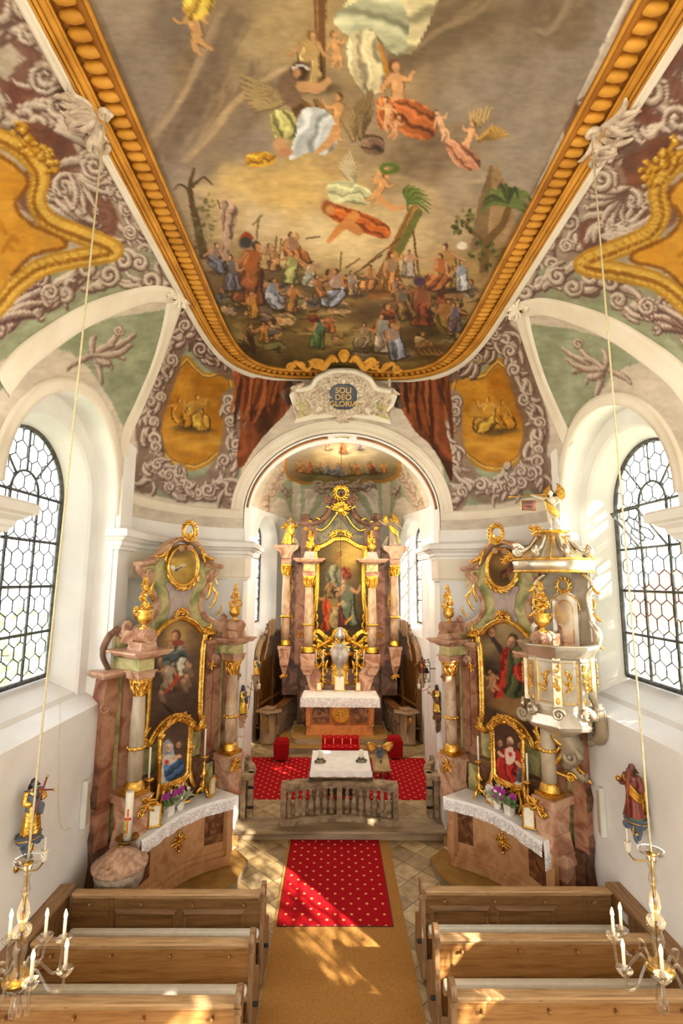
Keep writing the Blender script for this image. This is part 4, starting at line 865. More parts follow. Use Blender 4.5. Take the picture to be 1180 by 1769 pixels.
 pface(884, 1108, 9.5, (70, 50, 36), (206, 156, 114), -1, (124, 104, 86)); pstroke([(906, 1128), (894, 1134), (888, 1132)], [4, 3, 2], (206, 152, 108))
 pnude(856, 1194, 40, .25, (206, 152, 106), -1); pnude(846, 1190, 30, -.1, (190, 134, 92), 1)
 # ---- oval medallions of the side altars
 pell(302, 978, 40, 40, (150, 120, 52)); pell(302, 980, 28, 26, (196, 162, 80), 0, 1, .6); pell(300, 955, 24, 8, (118, 92, 56), 0, .9, .6); pell(284, 996, 5, 4, (166, 122, 66), 0, .7, .8); pell(318, 992, 5, 4, (176, 130, 72), 0, .7, .8)
 ppoly([(284, 972), (294, 976), (302, 981), (312, 975), (322, 974), (310, 984), (302, 987), (296, 983)], (214, 206, 190)); pstroke([(303, 985), (314, 979)], [2, .6], (96, 88, 76)); pell(298, 979, 3, 2.4, (238, 234, 226))
 pell(877, 981, 40, 40, (92, 66, 36)); pell(866, 970, 16, 14, (146, 112, 62), 0, .9, .7); pfig(882, 1000, 44, (96, 56, 34), (190, 142, 98), (150, 140, 126), -.15, -1, seed=4, seated=True); pell(888, 996, 10, 9, (156, 130, 86), 0, .9)
 # ---- small pictures on the side altars
 b, A = pmask([(245, 1255), (335, 1255), (335, 1360), (245, 1360)]); blend(*b, A, (86, 66, 52))
 pell(282, 1290, 22, 20, (104, 80, 62), 0, .8, .7); drape([(288, 1282), (296, 1290), (304, 1310), (312, 1330), (300, 1350), (270, 1360), (268, 1330), (276, 1306), (280, 1288)], (214, 200, 186), 231, 8, 1.1, .75); drape([(284, 1320), (300, 1316), (314, 1312), (316, 1336), (292, 1350), (284, 1338)], (58, 84, 118), 232, 6); drape([(264, 1322), (276, 1322), (278, 1340), (268, 1344)], (150, 44, 36), 233, 3)
 drape([(282, 1284), (290, 1276), (298, 1284), (300, 1304), (294, 1312), (284, 1312), (278, 1330), (276, 1306)], (156, 164, 168), 234, 4, 1.2, .7); pface(290, 1290, 7.5, (150, 158, 164), (228, 188, 156)); pell(290, 1312, 9, 9, (222, 206, 186)); pell(287, 1316, 4, 4.5, (200, 60, 46)); pface(309, 1286, 5.5, (110, 80, 58), (200, 152, 120), -1); pstroke([(300, 1310), (310, 1306)], 3, (216, 170, 136))
 b, A = pmask([(845, 1250), (920, 1250), (920, 1350), (845, 1350)]); blend(*b, A, (78, 52, 40))
 drape([(866, 1296), (880, 1290), (896, 1298), (900, 1330), (892, 1350), (866, 1350), (858, 1320)], (172, 44, 34), 241, 7); drape([(896, 1320), (906, 1316), (908, 1346), (892, 1350)], (84, 96, 108), 242, 4); pface(880, 1280, 8, (74, 46, 32), (218, 170, 136), 1, (110, 70, 48)); ppoly([(874, 1292), (886, 1292), (890, 1312), (880, 1322), (872, 1312)], (224, 196, 176), 1, 2); pell(881, 1302, 3.4, 4, (196, 56, 40)); pstroke([(868, 1306), (862, 1300)], 3, (214, 164, 128)); pstroke([(892, 1316), (900, 1324)], 3, (214, 164, 128)); pface(863, 1283, 5.5, (80, 54, 40), (182, 132, 102)); pface(899, 1286, 5.5, (70, 46, 34), (164, 112, 88), -1)
paint_all()
def unify():
 h, w = PH, PW; yy, xx = np.mgrid[0:h, 0:w].astype(np.float32)
 dx = (vnoise(h, w, 9, 77, 3)-.5)*2.4; dy = (vnoise(h, w, 9, 78, 3)-.5)*2.4
 xi = np.clip(xx+dx, 0, w-1).astype(int); yi = np.clip(yy+dy, 0, h-1).astype(int); C = CV[yi, xi]
 br = (vnoise(h, w, 5, 79, 2, 3.0)-.5)*.16+(vnoise(h, w, 46, 80, 4)-.5)*.16
 C = C*(1+br)[..., None]
 b, A = pmask([(60, -320), (60, -100), (120, -60), (300, 360), (395, 590), (430, 640), (590, 648), (770, 640), (810, 585), (900, 380), (1105, -60), (1160, -320)])
 C[b[1]:b[3], b[0]:b[2]] += (C[b[1]:b[3], b[0]:b[2]]-138)*(A*.22)[..., None]; C = np.clip(C, 4, 255)
 K = np.zeros((h, w, 1), np.float32); K[b[1]:b[3], b[0]:b[2], 0] = A*.16
 C = C*(1-K)+np.array((172, 152, 128), np.float32)*K
 CV[:] = C
unify()
# ------------------------------------------------------------------ the church shell
W, ZC, ZS, YA = 3.68, 9.4, 6.07, 10.4
SANC = 0.17
def sup(y, hw, y0, y1, n=4.5):
 if y <= y0: return hw
 t = min(1, (y-y0)/(y1-y0)); return hw*max(0, 1-t**n)**(1/n)
def frame_path(hw, y0, y1, n=60, ys=-14.0):
 """left side from the back, round the far end, to the right side"""
 L = []
 for k in range(n+1):
  a = PI/2*k/n; c, s = math.cos(a), math.sin(a)
  L.append((-hw*c**(2/4.5), y0+(y1-y0)*s**(2/4.5)))
 full = [(-hw, ys), (-hw, 1.0), (-hw, 4.0)]+L
 return full+[(-x, y) for x, y in reversed(full[:-1])]
FO = (2.46, 6.6, 10.36)
FI = (2.12, 6.6, 9.62)
def resample(P, n=None, d=None):
 P = [Vector((p[0], p[1], 0)) for p in P]; cum = [0]
 for i in range(len(P)-1): cum.append(cum[-1]+(P[i+1]-P[i]).length)
 L = cum[-1]; n = n or max(2, int(L/d)); out = []; j = 0
 for k in range(n+1):
  t = L*k/n
  while j < len(P)-2 and cum[j+1] < t: j += 1
  f = (t-cum[j])/max(1e-9, cum[j+1]-cum[j]); out.append(P[j].lerp(P[j+1], min(1, max(0, f))))
 return out
CORN = [(-3.68, 8.2), (-3.66, 8.6), (-3.55, 9.05), (-3.3, 9.6), (-2.95, 10.0), (-2.55, 10.28), (-2.1, 10.4)]
CORNC = [(p.x, p.y) for p in catmull([(a, b, 0) for a, b in CORN], 5)]
def vault_cols():
 O, I = [], []
 ys = [-14, -9, -4, -2, 0, 1.5]+[2.4+.025*k for k in range(int((7.2-2.4)/.025))]
 for y in ys: O.append((-W, y)); I.append((-FO[0], y))
 o = [(-W, 7.2)]+CORNC+[(0, YA)]
 ip = [(p[0], p[1]) for p in frame_path(*FO) if p[0] <= 1e-6 and p[1] > 6.5]
 n = 330
 oo = resample(o, n); ii = resample([(-FO[0], 7.2)]+[p for p in ip if p[1] > 7.2], n)
 for k in range(n+1):
  O.append((oo[k].x, oo[k].y)); I.append((ii[k].x, ii[k].y))
 return O, I
VO, VI = vault_cols()
NT = 150
def vpt(i, j):
 t = j/NT*PI/2; k = 1-math.cos(t)
 o, q = VO[i], VI[i]
 return (o[0]+(q[0]-o[0])*k, o[1]+(q[1]-o[1])*k, ZS+(ZC-ZS)*math.sin(t))
WIN = {-1: dict(yc=6.5, zb=3.62), 1: dict(yc=6.78, zb=3.62)}
NH, NSP = 1.38, 6.07                         # niche half width, springing
def in_niche(y, z, yc, hw=NH, sp=NSP):
 dy = y-yc
 return abs(dy) < hw and z < sp+math.sqrt(max(0, hw*hw-dy*dy))
AAX, AB, ASP = 2.10, 1.82, 6.37              # chancel arch: half width, rise, springing
def in_arch(x, z): 
 return abs(x) < AAX and z < ASP+AB*math.sqrt(max(0, 1-(x/AAX)**2))
def x_cove(z):
 if z <= ZS: return W
 s = min(1, (z-ZS)/(ZC-ZS)); return W-(W-FO[0])*(1-math.sqrt(1-s*s))
VAULT = {}
for sd in (-1, 1):
 mb = MB(); nI = len(VO); vs = []
 for i in range(nI):
  for j in range(NT+1):
   p = vpt(i, j); vs.append((p[0]*(-sd), p[1], p[2]))
 fs = []
 ycs = [WIN[sd]['yc'], WIN[sd]['yc']-4.6, WIN[sd]['yc']-9.2]
 for i in range(nI-1):
  for j in range(NT):
   a = i*(NT+1)+j; b = a+NT+1
   c = (Vector(vs[a])+Vector(vs[b+1]))/2
   if c.y < 8.15 and any(in_niche(c.y, c.z, y) for y in ycs): continue
   if c.y > YA-.12 and in_arch(c.x, c.z): continue
   fs.append((a, b, b+1, a+1) if sd < 0 else (a, a+1, b+1, b))
 mb.add(vs, fs, True)
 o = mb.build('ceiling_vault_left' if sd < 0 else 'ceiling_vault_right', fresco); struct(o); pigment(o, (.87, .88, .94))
 VAULT[sd] = o
 VAULT[(sd, 'bvh')] = BVHTree.FromPolygons([Vector(v) for v in vs], fs)
mb = MB(); vs = []; ys = [-14, -4, -1, 1.2]+[2.2+.017*k for k in range(int((9.94-2.2)/.017)+1)]
NXU = 240
for y in ys:
 hw = sup(y, FI[0]+.05, FI[1], 9.95)
 for k in range(NXU+1):
  u = -1+2*k/NXU; x = u*hw
  vs.append((x, y, ZC-.02+.22*(1-(x/2.2)**2)*max(0, 1-max(0, (y-4)/5.7)**2)))
fs = [(i*(NXU+1)+k, i*(NXU+1)+k+1, (i+1)*(NXU+1)+k+1, (i+1)*(NXU+1)+k) for i in range(len(ys)-1) for k in range(NXU)]
mb.add(vs, fs, True); o = mb.build('ceiling', fresco); struct(o); pigment(o, (.94, .97, 1.09))
fp = [(p.x, p.y) for p in resample(frame_path(2.29, 6.6, 10.04), d=.05)]
mpz = lambda x, y, b: (x, y, b)
mb = MB()
prof = [(.20, ZC+.03), (.20, ZC-.05), (.165, ZC-.085), (.13, ZC-.07), (.10, ZC-.03), (-.10, ZC-.02), (-.125, ZC-.06), (-.17, ZC-.07), (-.17, ZC+.02)]
mb.sweep(fp, prof, mpz, smooth=True)
o = mb.build('trim_1', ochre_dark); struct(o)
mb = MB(); q = resample(fp, d=.128)
for i in range(1, len(q)-1):
 t = (q[i+1]-q[i-1]).normalized(); a = math.atan2(t.y, t.x)
 M = Matrix.Rotation(a, 3, 'Z')
 nn = Vector((t.y, -t.x, 0))*-.045*-1; mb.ell((q[i].x+nn.x, q[i].y+nn.y, ZC-.035), (.055, .125, .055), 8, M)
for (off, r) in ((.20, .02), (-.09, .014), (-.13, .034), (-.185, .024), (-.225, .014)):
 pp = []
 for i in range(len(fp)):
  a = Vector(fp[max(0, i-1)]); b = Vector(fp[min(len(fp)-1, i+1)]); t = (b-a).normalized(); n_ = Vector((t.y, -t.x)); p = Vector(fp[i])+n_*off
  pp.append((p.x, p.y, ZC-.06))
 mb.tube(pp, r, 6)
o = mb.build('trim_2', ochre); struct(o)
mb = MB()
fo = [(p.x, p.y) for p in resample([p for p in frame_path(2.52, 6.6, 10.36) if True], d=.06)]
mb.sweep(fo, [(.0, ZC+.02), (.0, ZC-.05), (-.03, ZC-.08), (-.06, ZC-.06), (-.08, ZC-.09), (-.14, ZC-.02), (-.26, ZC-.0)], mpz, smooth=True)
o = mb.build('trim_3', plaster_cream); struct(o)
def on_vault(px, py, off=.0):
 d = Vector(ray(px, py)).normalized(); best = None
 for sd in (-1, 1):
  h = VAULT[(sd, 'bvh')].ray_cast(Vector(CAM), d)
  if h[0] is not None and (best is None or h[3] < best[3]): best = h
 if best is None: return None
 n = best[1]
 if n.dot(d) > 0: n = -n
 return best[0]+n*off, n
def rib(pxs, w, h, name, mat, steps=8):
 P = catmull([(a, b, 0) for a, b in pxs], steps); pts = []
 for p in P:
  r = on_vault(p.x, p.y)
  if r and (not pts or (r[0]-pts[-1][0]).length < .7): pts.append(r)
 mb = MB(); vs = []; fs = []; prof = [(-w/2, 0), (-w/2, h*.5), (-w*.36, h), (-w*.2, h*.75), (w*.2, h*.75), (w*.36, h), (w/2, h*.5), (w/2, 0)]
 for i, (p, n) in enumerate(pts):
  t = (pts[min(i+1, len(pts)-1)][0]-pts[max(i-1, 0)][0]).normalized(); b = n.cross(t).normalized()
  for (a, hh) in prof: vs.append(p+b*a+n*(hh-.01))
 m = len(prof)
 for i in range(len(pts)-1):
  for j in range(m-1): fs.append((i*m+j, i*m+j+1, (i+1)*m+j+1, (i+1)*m+j))
 mb.add(vs, fs, True); o = fixn(mb.build(name, mat)); struct(o); return o
tn = 4
for sd in (-1, 1):
 F = (lambda a, b: (1203-a, b+22)) if sd > 0 else (lambda a, b: (a, b))
 rib([F(*p) for p in [(303, 516), (292, 560), (268, 634), (240, 700), (217, 752), (212, 790)]], .30, .05, 'trim_%d' % tn, plaster_cream); tn += 1
 rib([F(*p) for p in [(300, 512), (262, 508), (208, 522), (150, 545), (100, 575), (40, 620), (2, 668)]], .30, .05, 'trim_%d' % tn, plaster_cream); tn += 1
for sd, lab in ((-1, 'left'), (1, 'right')):
 p, n = on_vault(*( (306, 508) if sd < 0 else (897, 530)))
 fr = Frame(p, sd*R(-60)); mb = MB(Matrix.Translation(p+n*.06) @ Matrix.Rotation(sd*R(-62), 4, 'Z') @ Matrix.Rotation(R(28), 4, 'X'))
 rocaille(mb, 0, -.05, .36, .26, 0, 5, .022); spray(mb, 0, 0, .2, 9, -.02, seed=3, w=.14); 
 tag(mb.build('stucco_rosette', plaster_cream), 'cream stucco leaf knot where vault ribs meet the gold ceiling frame, %s side' % lab, 'ornament', 'stucco knots at the ceiling frame')
stucco_grey = mat_noise('grisaille_stucco', (150, 128, 112), (222, 206, 186), 7, 5, .75)
for sd, lab in ((-1, 'left'), (1, 'right')):
 p = at(*((180, 200) if sd < 0 else (1024, 232)), z=ZC-.07); mb = MB(Matrix.Translation(p) @ Matrix.Rotation(PI/2, 4, 'X')); o_ = 0 if sd > 0 else PI
 g = random.Random(sd+3)
 for k in range(11): leaf(mb, sd*.02, 0, o_+sd*(-1.2+.24*k), g.uniform(.28, .46), .10, 0, g.choice((-.5, .5)), .12)
 for k in range(7): leaf(mb, sd*.10, .18-.07*k, o_+g.uniform(-.7, .7), g.uniform(.2, .32), .13, -.02, g.choice((-.5, .5)), .15)
 volute(mb, sd*.22, -.3, .12, sd, 0, .03); volute(mb, sd*-.02, .02, .06, 1, -.02, .03)
 tag(mb.build('stucco_acanthus', stucco_grey), 'grey stucco acanthus shell over the gold ceiling frame at the %s chandelier rope' % lab, 'ornament', 'stucco acanthus shells at the rope holes')
# ---- side walls with deep window niches
def arch_curve(yc, hw, sp, zb, n=28):
 L = [(yc-hw, zb+(sp-zb)*k/8) for k in range(8)]
 L += [(yc-hw*math.cos(PI*k/n), sp+hw*math.sin(PI*k/n)) for k in range(n+1)]
 return L+[(yc+hw, zb+(sp-zb)*(7-k)/8) for k in range(8)]
SPLAY = [(0, NH, NSP, 3.14), (.26, NH, NSP, 3.28), (.26, 1.14, 6.06, 3.28), (.30, 1.10, 6.06, 3.34), (.60, .88, 6.12, 3.56), (.66, .88, 6.12, 3.6)]
def wall_side(sd):
 X = sd*W; ycs = sorted([WIN[sd]['yc']-9.2, WIN[sd]['yc']-4.6, WIN[sd]['yc']])
 mb = MB(); y = -14.0
 def q(y0, y1, z0, z1): mb.add([(X, y0, z0), (X, y1, z0), (X, y1, z1), (X, y0, z1)], [(0, 1, 2, 3)])
 for yc in ycs:
  q(y, yc-NH, 0, ZS); q(yc-NH, yc+NH, 0, SPLAY[0][3]); y = yc+NH
 q(y, 8.2, 0, ZS)
 pc = [(a*(-sd), b) for a, b in CORNC]+[(sd*2.05, YA)]
 for i in range(len(pc)-1):
  a, b = pc[i], pc[i+1]; mb.add([(a[0], a[1], 0), (b[0], b[1], 0), (b[0], b[1], ZS), (a[0], a[1], ZS)], [(0, 1, 2, 3)], True)
 o = mb.build('wall_left' if sd < 0 else 'wall_right', plaster); struct(o)
 for yc in ycs:
  mb = MB(); rows = []
  for (dx, hw, sp, zb) in SPLAY:
   c = arch_curve(yc, hw, sp, zb); base = len(mb.v)
   vs = [((sd*x_cove(z) if dx == 0 else sd*(W+dx)), yy, z) for yy, z in c]
   mb.add(vs, []); rows.append((base, len(c)))
  for (a, n), (b, _) in zip(rows[:-1], rows[1:]):
   for k in range(n): 
    k2 = (k+1) % n; mb.f.append([a+k, a+k2, b+k2, b+k]); mb.sm.append(False)
  fixn(mb.build('wall_niche_left' if sd < 0 else 'wall_niche_right', plaster_niche if False else plaster)); struct(COL.objects[-1])
  mb = MB(); c = [p for p in arch_curve(yc, NH+.07, NSP, 5.9, 40) if p[1] > 6.0]
  vs = []; m = 6
  for i, (yy, z) in enumerate(c):
   d = Vector((yy-yc, z-NSP)) if z > NSP else Vector((yy-yc, 0)); d.normalize()
   for (o_, h) in ((-.08, .0), (-.08, .045), (-.02, .05), (.03, .03), (.08, .05), (.09, .0)):
    y2, z2 = yy+d.x*o_, z+d.y*o_; vs.append((sd*(x_cove(z2)-h), y2, z2))
  mb.add(vs, [(i*m+j, (i+1)*m+j, (i+1)*m+j+1, i*m+j+1) for i in range(len(c)-1) for j in range(m-1)], True)
  struct(fixn(mb.build('trim_niche', plaster_cream)))
wall_side(-1); wall_side(1)
CPROF = [(0, 5.46), (.03, 5.46), (.035, 5.50), (.07, 5.53), (.075, 5.58), (.14, 5.62), (.15, 5.64), (.215, 5.66), (.22, 5.75), (.19, 5.78), (0, 5.80)]
for sd in (-1, 1):
 s = -sd
 mb = MB()
 yo = 0 if sd < 0 else .22
 mb.box(min(sd*3.70, sd*3.52), max(sd*3.70, sd*3.52), 4.05+yo, 4.98+yo, 0, 5.8); mb.box(min(sd*3.70, sd*3.6), max(sd*3.70, sd*3.6), 7.9+yo, 8.35, 0, 7.3)
 struct(mb.build('wall_pier_left' if sd < 0 else 'wall_pier_right', plaster))
 mb = MB()
 pth = [(sd*3.70, 7.86+yo*.4), (sd*3.58, 7.86+yo*.4), (sd*3.56, 8.38)]+[(a*s*.985, b-.02) for a, b in CORNC if b > 8.5]+[(sd*2.02, YA-.02), (sd*2.02, YA+.66)]
 prof = CPROF if sd < 0 else [(-a, b) for a, b in CPROF]
 mb.sweep(pth, prof, mpz)
 p2 = [(sd*3.70, 3.98+yo), (sd*3.52, 3.98+yo), (sd*3.52, 5.02+yo), (sd*3.70, 5.02+yo)]
 mb.sweep(p2, prof, mpz)
 fixn(mb.build('trim_cornice_left' if sd < 0 else 'trim_cornice_right', plaster)); struct(COL.objects[-1])
 mb = MB(); pr = [(0, 5.0), (.025, 5.0), (.03, 5.04), (.05, 5.05), (.05, 5.46), (0, 5.46)]
 pth2 = [(sd*3.66, 8.38)]+[(a*s*.99, b-.01) for a, b in CORNC if b > 8.5]+[(sd*2.06, YA-.01), (sd*2.06, YA+.66)]
 mb.sweep(pth2, pr if sd < 0 else [(-a, b) for a, b in pr], mpz); 
 pr = [(0, 6.28), (.02, 6.3), (.04, 6.34), (.04, 6.44), (.015, 6.47), (0, 6.48)]
 pth3 = [(a*s, b-.0) for a, b in CORNC if b > 8.4]
 mb.sweep(pth3, pr if sd < 0 else [(-a, b) for a, b in pr], mpz)
 fixn(mb.build('trim_frieze_left' if sd < 0 else 'trim_frieze_right', plaster_cream)); struct(COL.objects[-1])
# ---- chancel arch
def arch_pts(a, b, sp, zb, n=48):
 L = [(-a, zb)]+[(-a*math.cos(PI*k/n), sp+b*math.sin(PI*k/n)) for k in range(n+1)]+[(a, zb)]
 return L
mb = MB(); A0 = arch_pts(AAX-.02, AB-.02, ASP, 0); n = len(A0)
vs = [(x, YA-.0, z) for x, z in A0]+[(x, YA+.72, z) for x, z in A0]
mb.add(vs, [(i, i+1, n+i+1, n+i) for i in range(n-1)], True)
B0 = arch_pts(2.9, 2.75, ASP, 0)       # chancel-side face of the arch wall
vs = [(x, YA+.72, z) for x, z in A0]+[(x, YA+.72, z) for x, z in B0]
mb.add(vs, [(i, i+1, n+i+1, n+i) for i in range(n-1)], False)
struct(fixn(mb.build('wall_east', plaster)))
mb = MB(); mpa = lambda x, z, b: (x, b, z)
AP = arch_pts(AAX, AB, ASP, 5.8, 60)[1:-1]
mb.sweep(AP, [(0, YA+.02), (0, YA-.05), (-.06, YA-.06), (-.07, YA-.045), (-.17, YA-.045), (-.18, YA-.065), (-.26, YA-.06), (-.28, YA-.03), (-.28, YA+.02)], mpa, smooth=False)
struct(fixn(mb.build('trim_arch', plaster_cream)))
mb = MB(); 
for seg in ((2, 27), (33, 58)):
 mb.sweep(AP[seg[0]:seg[1]+1], [(.035, YA+.16), (.05, YA+.17), (.05, YA+.29), (.035, YA+.30)], mpa, smooth=True)
struct(fixn(mb.build('trim_stripe', ochre_dark)))
mb = MB(); mb.ell((0, YA+.23, ASP+AB-.03), (.24, .13, .03), 20); struct(mb.build('trim_keystone', plaster_cream))
mb = MB(); mb.ell((0, YA+.23, ASP+AB-.045), (.17, .09, .03), 20); struct(mb.build('trim_keystone_field', m_green))
# ---- chancel
CH = [(-2.55, YA+.7), (-2.62, 11.4), (-2.7, 14.7), (-2.72, 15.1), (-1.72, 19.2), (-1.1, 19.6), (0, 19.7)]
ZV, ZI = 7.25, 8.72
DW = Frame(((-2.72-1.72)/2, (15.1+19.2)/2, 0), math.atan2(4.1, 1.0))     # left slanting wall, local x runs along it
LW = math.hypot(1.0, 4.1)
SPL2 = [(0, .92, 6.2, 3.25), (.16, .80, 6.2, 3.4), (.5, .55, 6.35, 3.6), (.56, .55, 6.35, 3.62)]
UWC = -.66                                # window centre along the slanting wall
def chancel():
 for sd in (-1, 1):
  s = -sd; mb = MB()
  def q(a, b, z0, z1): mb.add([(a[0]*s, a[1], z0), (b[0]*s, b[1], z0), (b[0]*s, b[1], z1), (a[0]*s, a[1], z1)], [(0, 1, 2, 3)])
  for i in (0, 1, 2, 4, 5): q(CH[i], CH[i+1], 0, ZV)
  def L(u): p = DW.w(u, 0, 0); return (p.x, p.y)
  q(L(-LW/2), L(UWC-.92), 0, ZV); q(L(UWC+.92), L(LW/2), 0, ZV); q(L(UWC-.92), L(UWC+.92), 0, 3.25)
  c = [p for p in arch_curve(UWC, .92, 6.2, 3.25) if p[1] >= 6.19]
  for i in range(len(c)-1):
   a, b = L(c[i][0]), L(c[i+1][0]); mb.add([(a[0]*s, a[1], c[i][1]), (b[0]*s, b[1], c[i+1][1]), (b[0]*s, b[1], ZV), (a[0]*s, a[1], ZV)], [(0, 1, 2, 3)])
  rows = []
  for (dx, hw, sp, zb) in SPL2:
   cc = arch_curve(UWC, hw, sp, zb); base = len(mb.v); vs = []
   for (u, z) in cc: p = DW.w(u, -dx, z); vs.append((p.x*s, p.y, z))
   mb.add(vs, []); rows.append((base, len(cc)))
  for (a, n), (b, _) in zip(rows[:-1], rows[1:]):
   for k in range(n): k2 = (k+1) % n; mb.f.append([a+k, a+k2, b+k2, b+k]); mb.sm.append(False)
  struct(fixn(mb.build('wall_chancel_left' if sd < 0 else 'wall_chancel_right', plaster)))
  mb = MB(); mb.box(min(sd*2.75, sd*2.42), max(sd*2.75, sd*2.42), 13.5, 14.5, 0, 6.2); mb.box(min(sd*2.75, sd*2.55), max(sd*2.75, sd*2.55), 14.5, 14.95, 0, 6.2)
  pr = CPROF if sd < 0 else [(-a, b) for a, b in CPROF]
  pth = [(sd*2.75, 13.45), (sd*2.40, 13.45), (sd*2.40, 14.52), (sd*2.54, 14.55), (sd*2.54, 15.0), (sd*2.62, 15.1)]
  mb.sweep(pth, [(a*.75, b+.15) for a, b in pr], mpz)
  struct(fixn(mb.build('wall_pilaster_left' if sd < 0 else 'wall_pilaster_right', plaster)))
 O = resample([(a, b) for a, b in CH], 110); I = []
 for k in range(111):
  a = PI/2*k/110; I.append(Vector((-2.0*math.cos(a)**.6, 14.6+4.2*math.sin(a)**.8, 0)))
 I[0] = Vector((-2.0, YA+.7, 0))
 for k in range(1, 50): I[k] = Vector((-2.0, YA+.7+(14.6-YA-.7)*k/50, 0))
 for k in range(50, 111): a = PI/2*(k-50)/60; I[k] = Vector((-2.0*math.cos(a)**.7, 14.6+4.2*math.sin(a)**.9, 0))
 mb = MB(); nt = 44; vs = []
 for sg in (1, -1):
  base = len(vs)
  for i in range(111):
   for j in range(nt+1):
    t = j/nt*PI/2; k = 1-math.cos(t); p = O[i].lerp(I[i], k); vs.append((p.x*sg, p.y, ZV+(ZI-ZV)*math.sin(t)))
 fs = [(b+i*(nt+1)+j, b+(i+1)*(nt+1)+j, b+(i+1)*(nt+1)+j+1, b+i*(nt+1)+j+1) for b in (0, 111*(nt+1)) for i in range(110) for j in range(nt)]
 mb.add(vs, fs, True)
 vs = []; nx = 110
 for i in range(111):
  w_ = abs(I[i].x)
  for k in range(nx+1): u = -1+2*k/nx; vs.append((u*w_, I[i].y, ZI+.12*(1-u*u)*(w_/2)))
 mb.add(vs, [(i*(nx+1)+k, i*(nx+1)+k+1, (i+1)*(nx+1)+k+1, (i+1)*(nx+1)+k) for i in range(110) for k in range(nx)], True)
 o = mb.build('ceiling_chancel', fresco); struct(o); pigment(o)
chancel()
# ---- windows
wn = [0]
def window(P, hw, sp, zb, hexw, rows, name_cross=True, casement=False, thick=1.0):
 """P(u,z,d) -> point; u along the window, d out of the wall towards the room"""
 wn[0] += 1
 fr = MB(); lat = MB(); gl = MB()
 c = arch_curve(0, hw, sp, zb, 24)
 fr.tube([P(u, z, .02) for u, z in c]+[P(c[0][0], c[0][1], .02)], .035*thick, 6, smooth=False)
 for z in rows: fr.tube([P(-hw, z, .02), P(hw, z, .02)], .022*thick, 5, smooth=False)
 bu = hw*.34
 for u in (-bu, bu): fr.tube([P(u, zb, .02), P(u, sp, .02)], .02*thick, 5, smooth=False)
 fr.tube([P(-bu*math.cos(PI*k/12), sp+bu*math.sin(PI*k/12), .02) for k in range(13)], .018*thick, 5)
 for a in (.26, .5, .74):
  ca, sa = math.cos(PI*a), math.sin(PI*a)
  fr.tube([P(bu*ca, sp+bu*sa, .02), P(hw*ca, sp+hw*sa, .02)], .016*thick, 5, smooth=False)
 def inside(u, z): return abs(u) < hw and z > zb and (z < sp or u*u+(z-sp)**2 < hw*hw)
 opn = (lambda u, z: abs(u) < bu and rows[1] < z < sp) if casement else (lambda u, z: False)
 h = hexw/math.sqrt(3); j = 0; z = zb
 while z < sp+hw:
  off = hexw/2 if j % 2 else 0
  k = -int(hw/hexw)-2
  while k*hexw < hw+hexw:
   u = k*hexw+off
   for (a, b) in (((u-hexw/2, z+h*.5), (u-hexw/2, z-h*.5)), ((u-hexw/2, z+h*.5), (u, z+h)), ((u, z+h), (u+hexw/2, z+h*.5))):
    m = ((a[0]+b[0])/2, (a[1]+b[1])/2)
    if inside(*m) and not opn(*m): lat.tube([P(a[0], a[1], 0), P(b[0], b[1], 0)], .0105*thick, 4, smooth=False)
   k += 1
  z += h*1.5; j += 1
 if casement:
  for (u0, u1, z0, z1) in ((-hw, hw, zb, rows[1]), (-hw, -bu, rows[1], sp), (bu, hw, rows[1], sp)): gl.add([P(u0, z0, 0), P(u1, z0, 0), P(u1, z1, 0), P(u0, z1, 0)], [(0, 1, 2, 3)])
  cc = [p for p in c if p[1] >= sp-1e-6]; gl.add([P(u, z, 0) for u, z in cc], [tuple(range(len(cc)))])
 else: gl.add([P(u, z, 0) for u, z in c], [tuple(range(len(c)))])
 w = fr.build('window_%d' % wn[0], lead); struct(w)
 lat.build('lead_lattice', lead, w); gl.build('pane', glass, w)
 return w, bu
for sd in (-1, 1):
 for k in range(3):
  yc = WIN[sd]['yc']-4.6*k; X = sd*(W+.62)
  P = (lambda X, yc, sd: lambda u, z, d: (X-sd*d, yc+u*sd*-1, z))(X, yc, sd)
  w, bu = window(P, .88, 6.12, 3.62, .235, [6.12, 5.5, 4.88, 4.25], casement=(sd > 0 and k == 0))
  if sd > 0 and k == 0:      # the ventilation sash, tipped inwards
   z0, z1 = 5.5, 6.12; tip = R(38); g = MB(); f_ = MB()
   def Q(u, z): dz = z-z0; return (X-.05-math.sin(tip)*dz, yc-u, z0+math.cos(tip)*dz)
   f_.tube([Q(-bu, z0), Q(bu, z0), Q(bu, z1), Q(-bu, z1), Q(-bu, z0)], .018, 5, smooth=False)
   hx = .2; hh = hx/math.sqrt(3)
   for j in range(4):
    for k2 in (-1, 0, 1):
     u = k2*hx+(hx/2 if j % 2 else 0); z = z0+.05+j*hh*1.5
     for (a, b) in (((u-hx/2, z+hh*.5), (u-hx/2, z-hh*.5)), ((u-hx/2, z+hh*.5), (u, z+hh)), ((u, z+hh), (u+hx/2, z+hh*.5))):
      if all(abs(q_[0]) <= bu and z0 < q_[1] < z1 for q_ in (a, b)): f_.tube([Q(*a), Q(*b)], .0105, 4, smooth=False)
   g.add([Q(-bu, z0), Q(bu, z0), Q(bu, z1), Q(-bu, z1)], [(0, 1, 2, 3)])
   s_ = f_.build('tilted_sash', lead, w); g.build('sash_pane', glass, s_)
 P = (lambda sd: lambda u, z, d: tuple(Vector((DW.w(UWC+u, -.52+d, z).x*-sd, DW.w(UWC+u, -.52+d, z).y, z))))(sd)
 window(P, .55, 6.35, 3.62, .16, [6.35, 5.7, 5.05, 4.35])
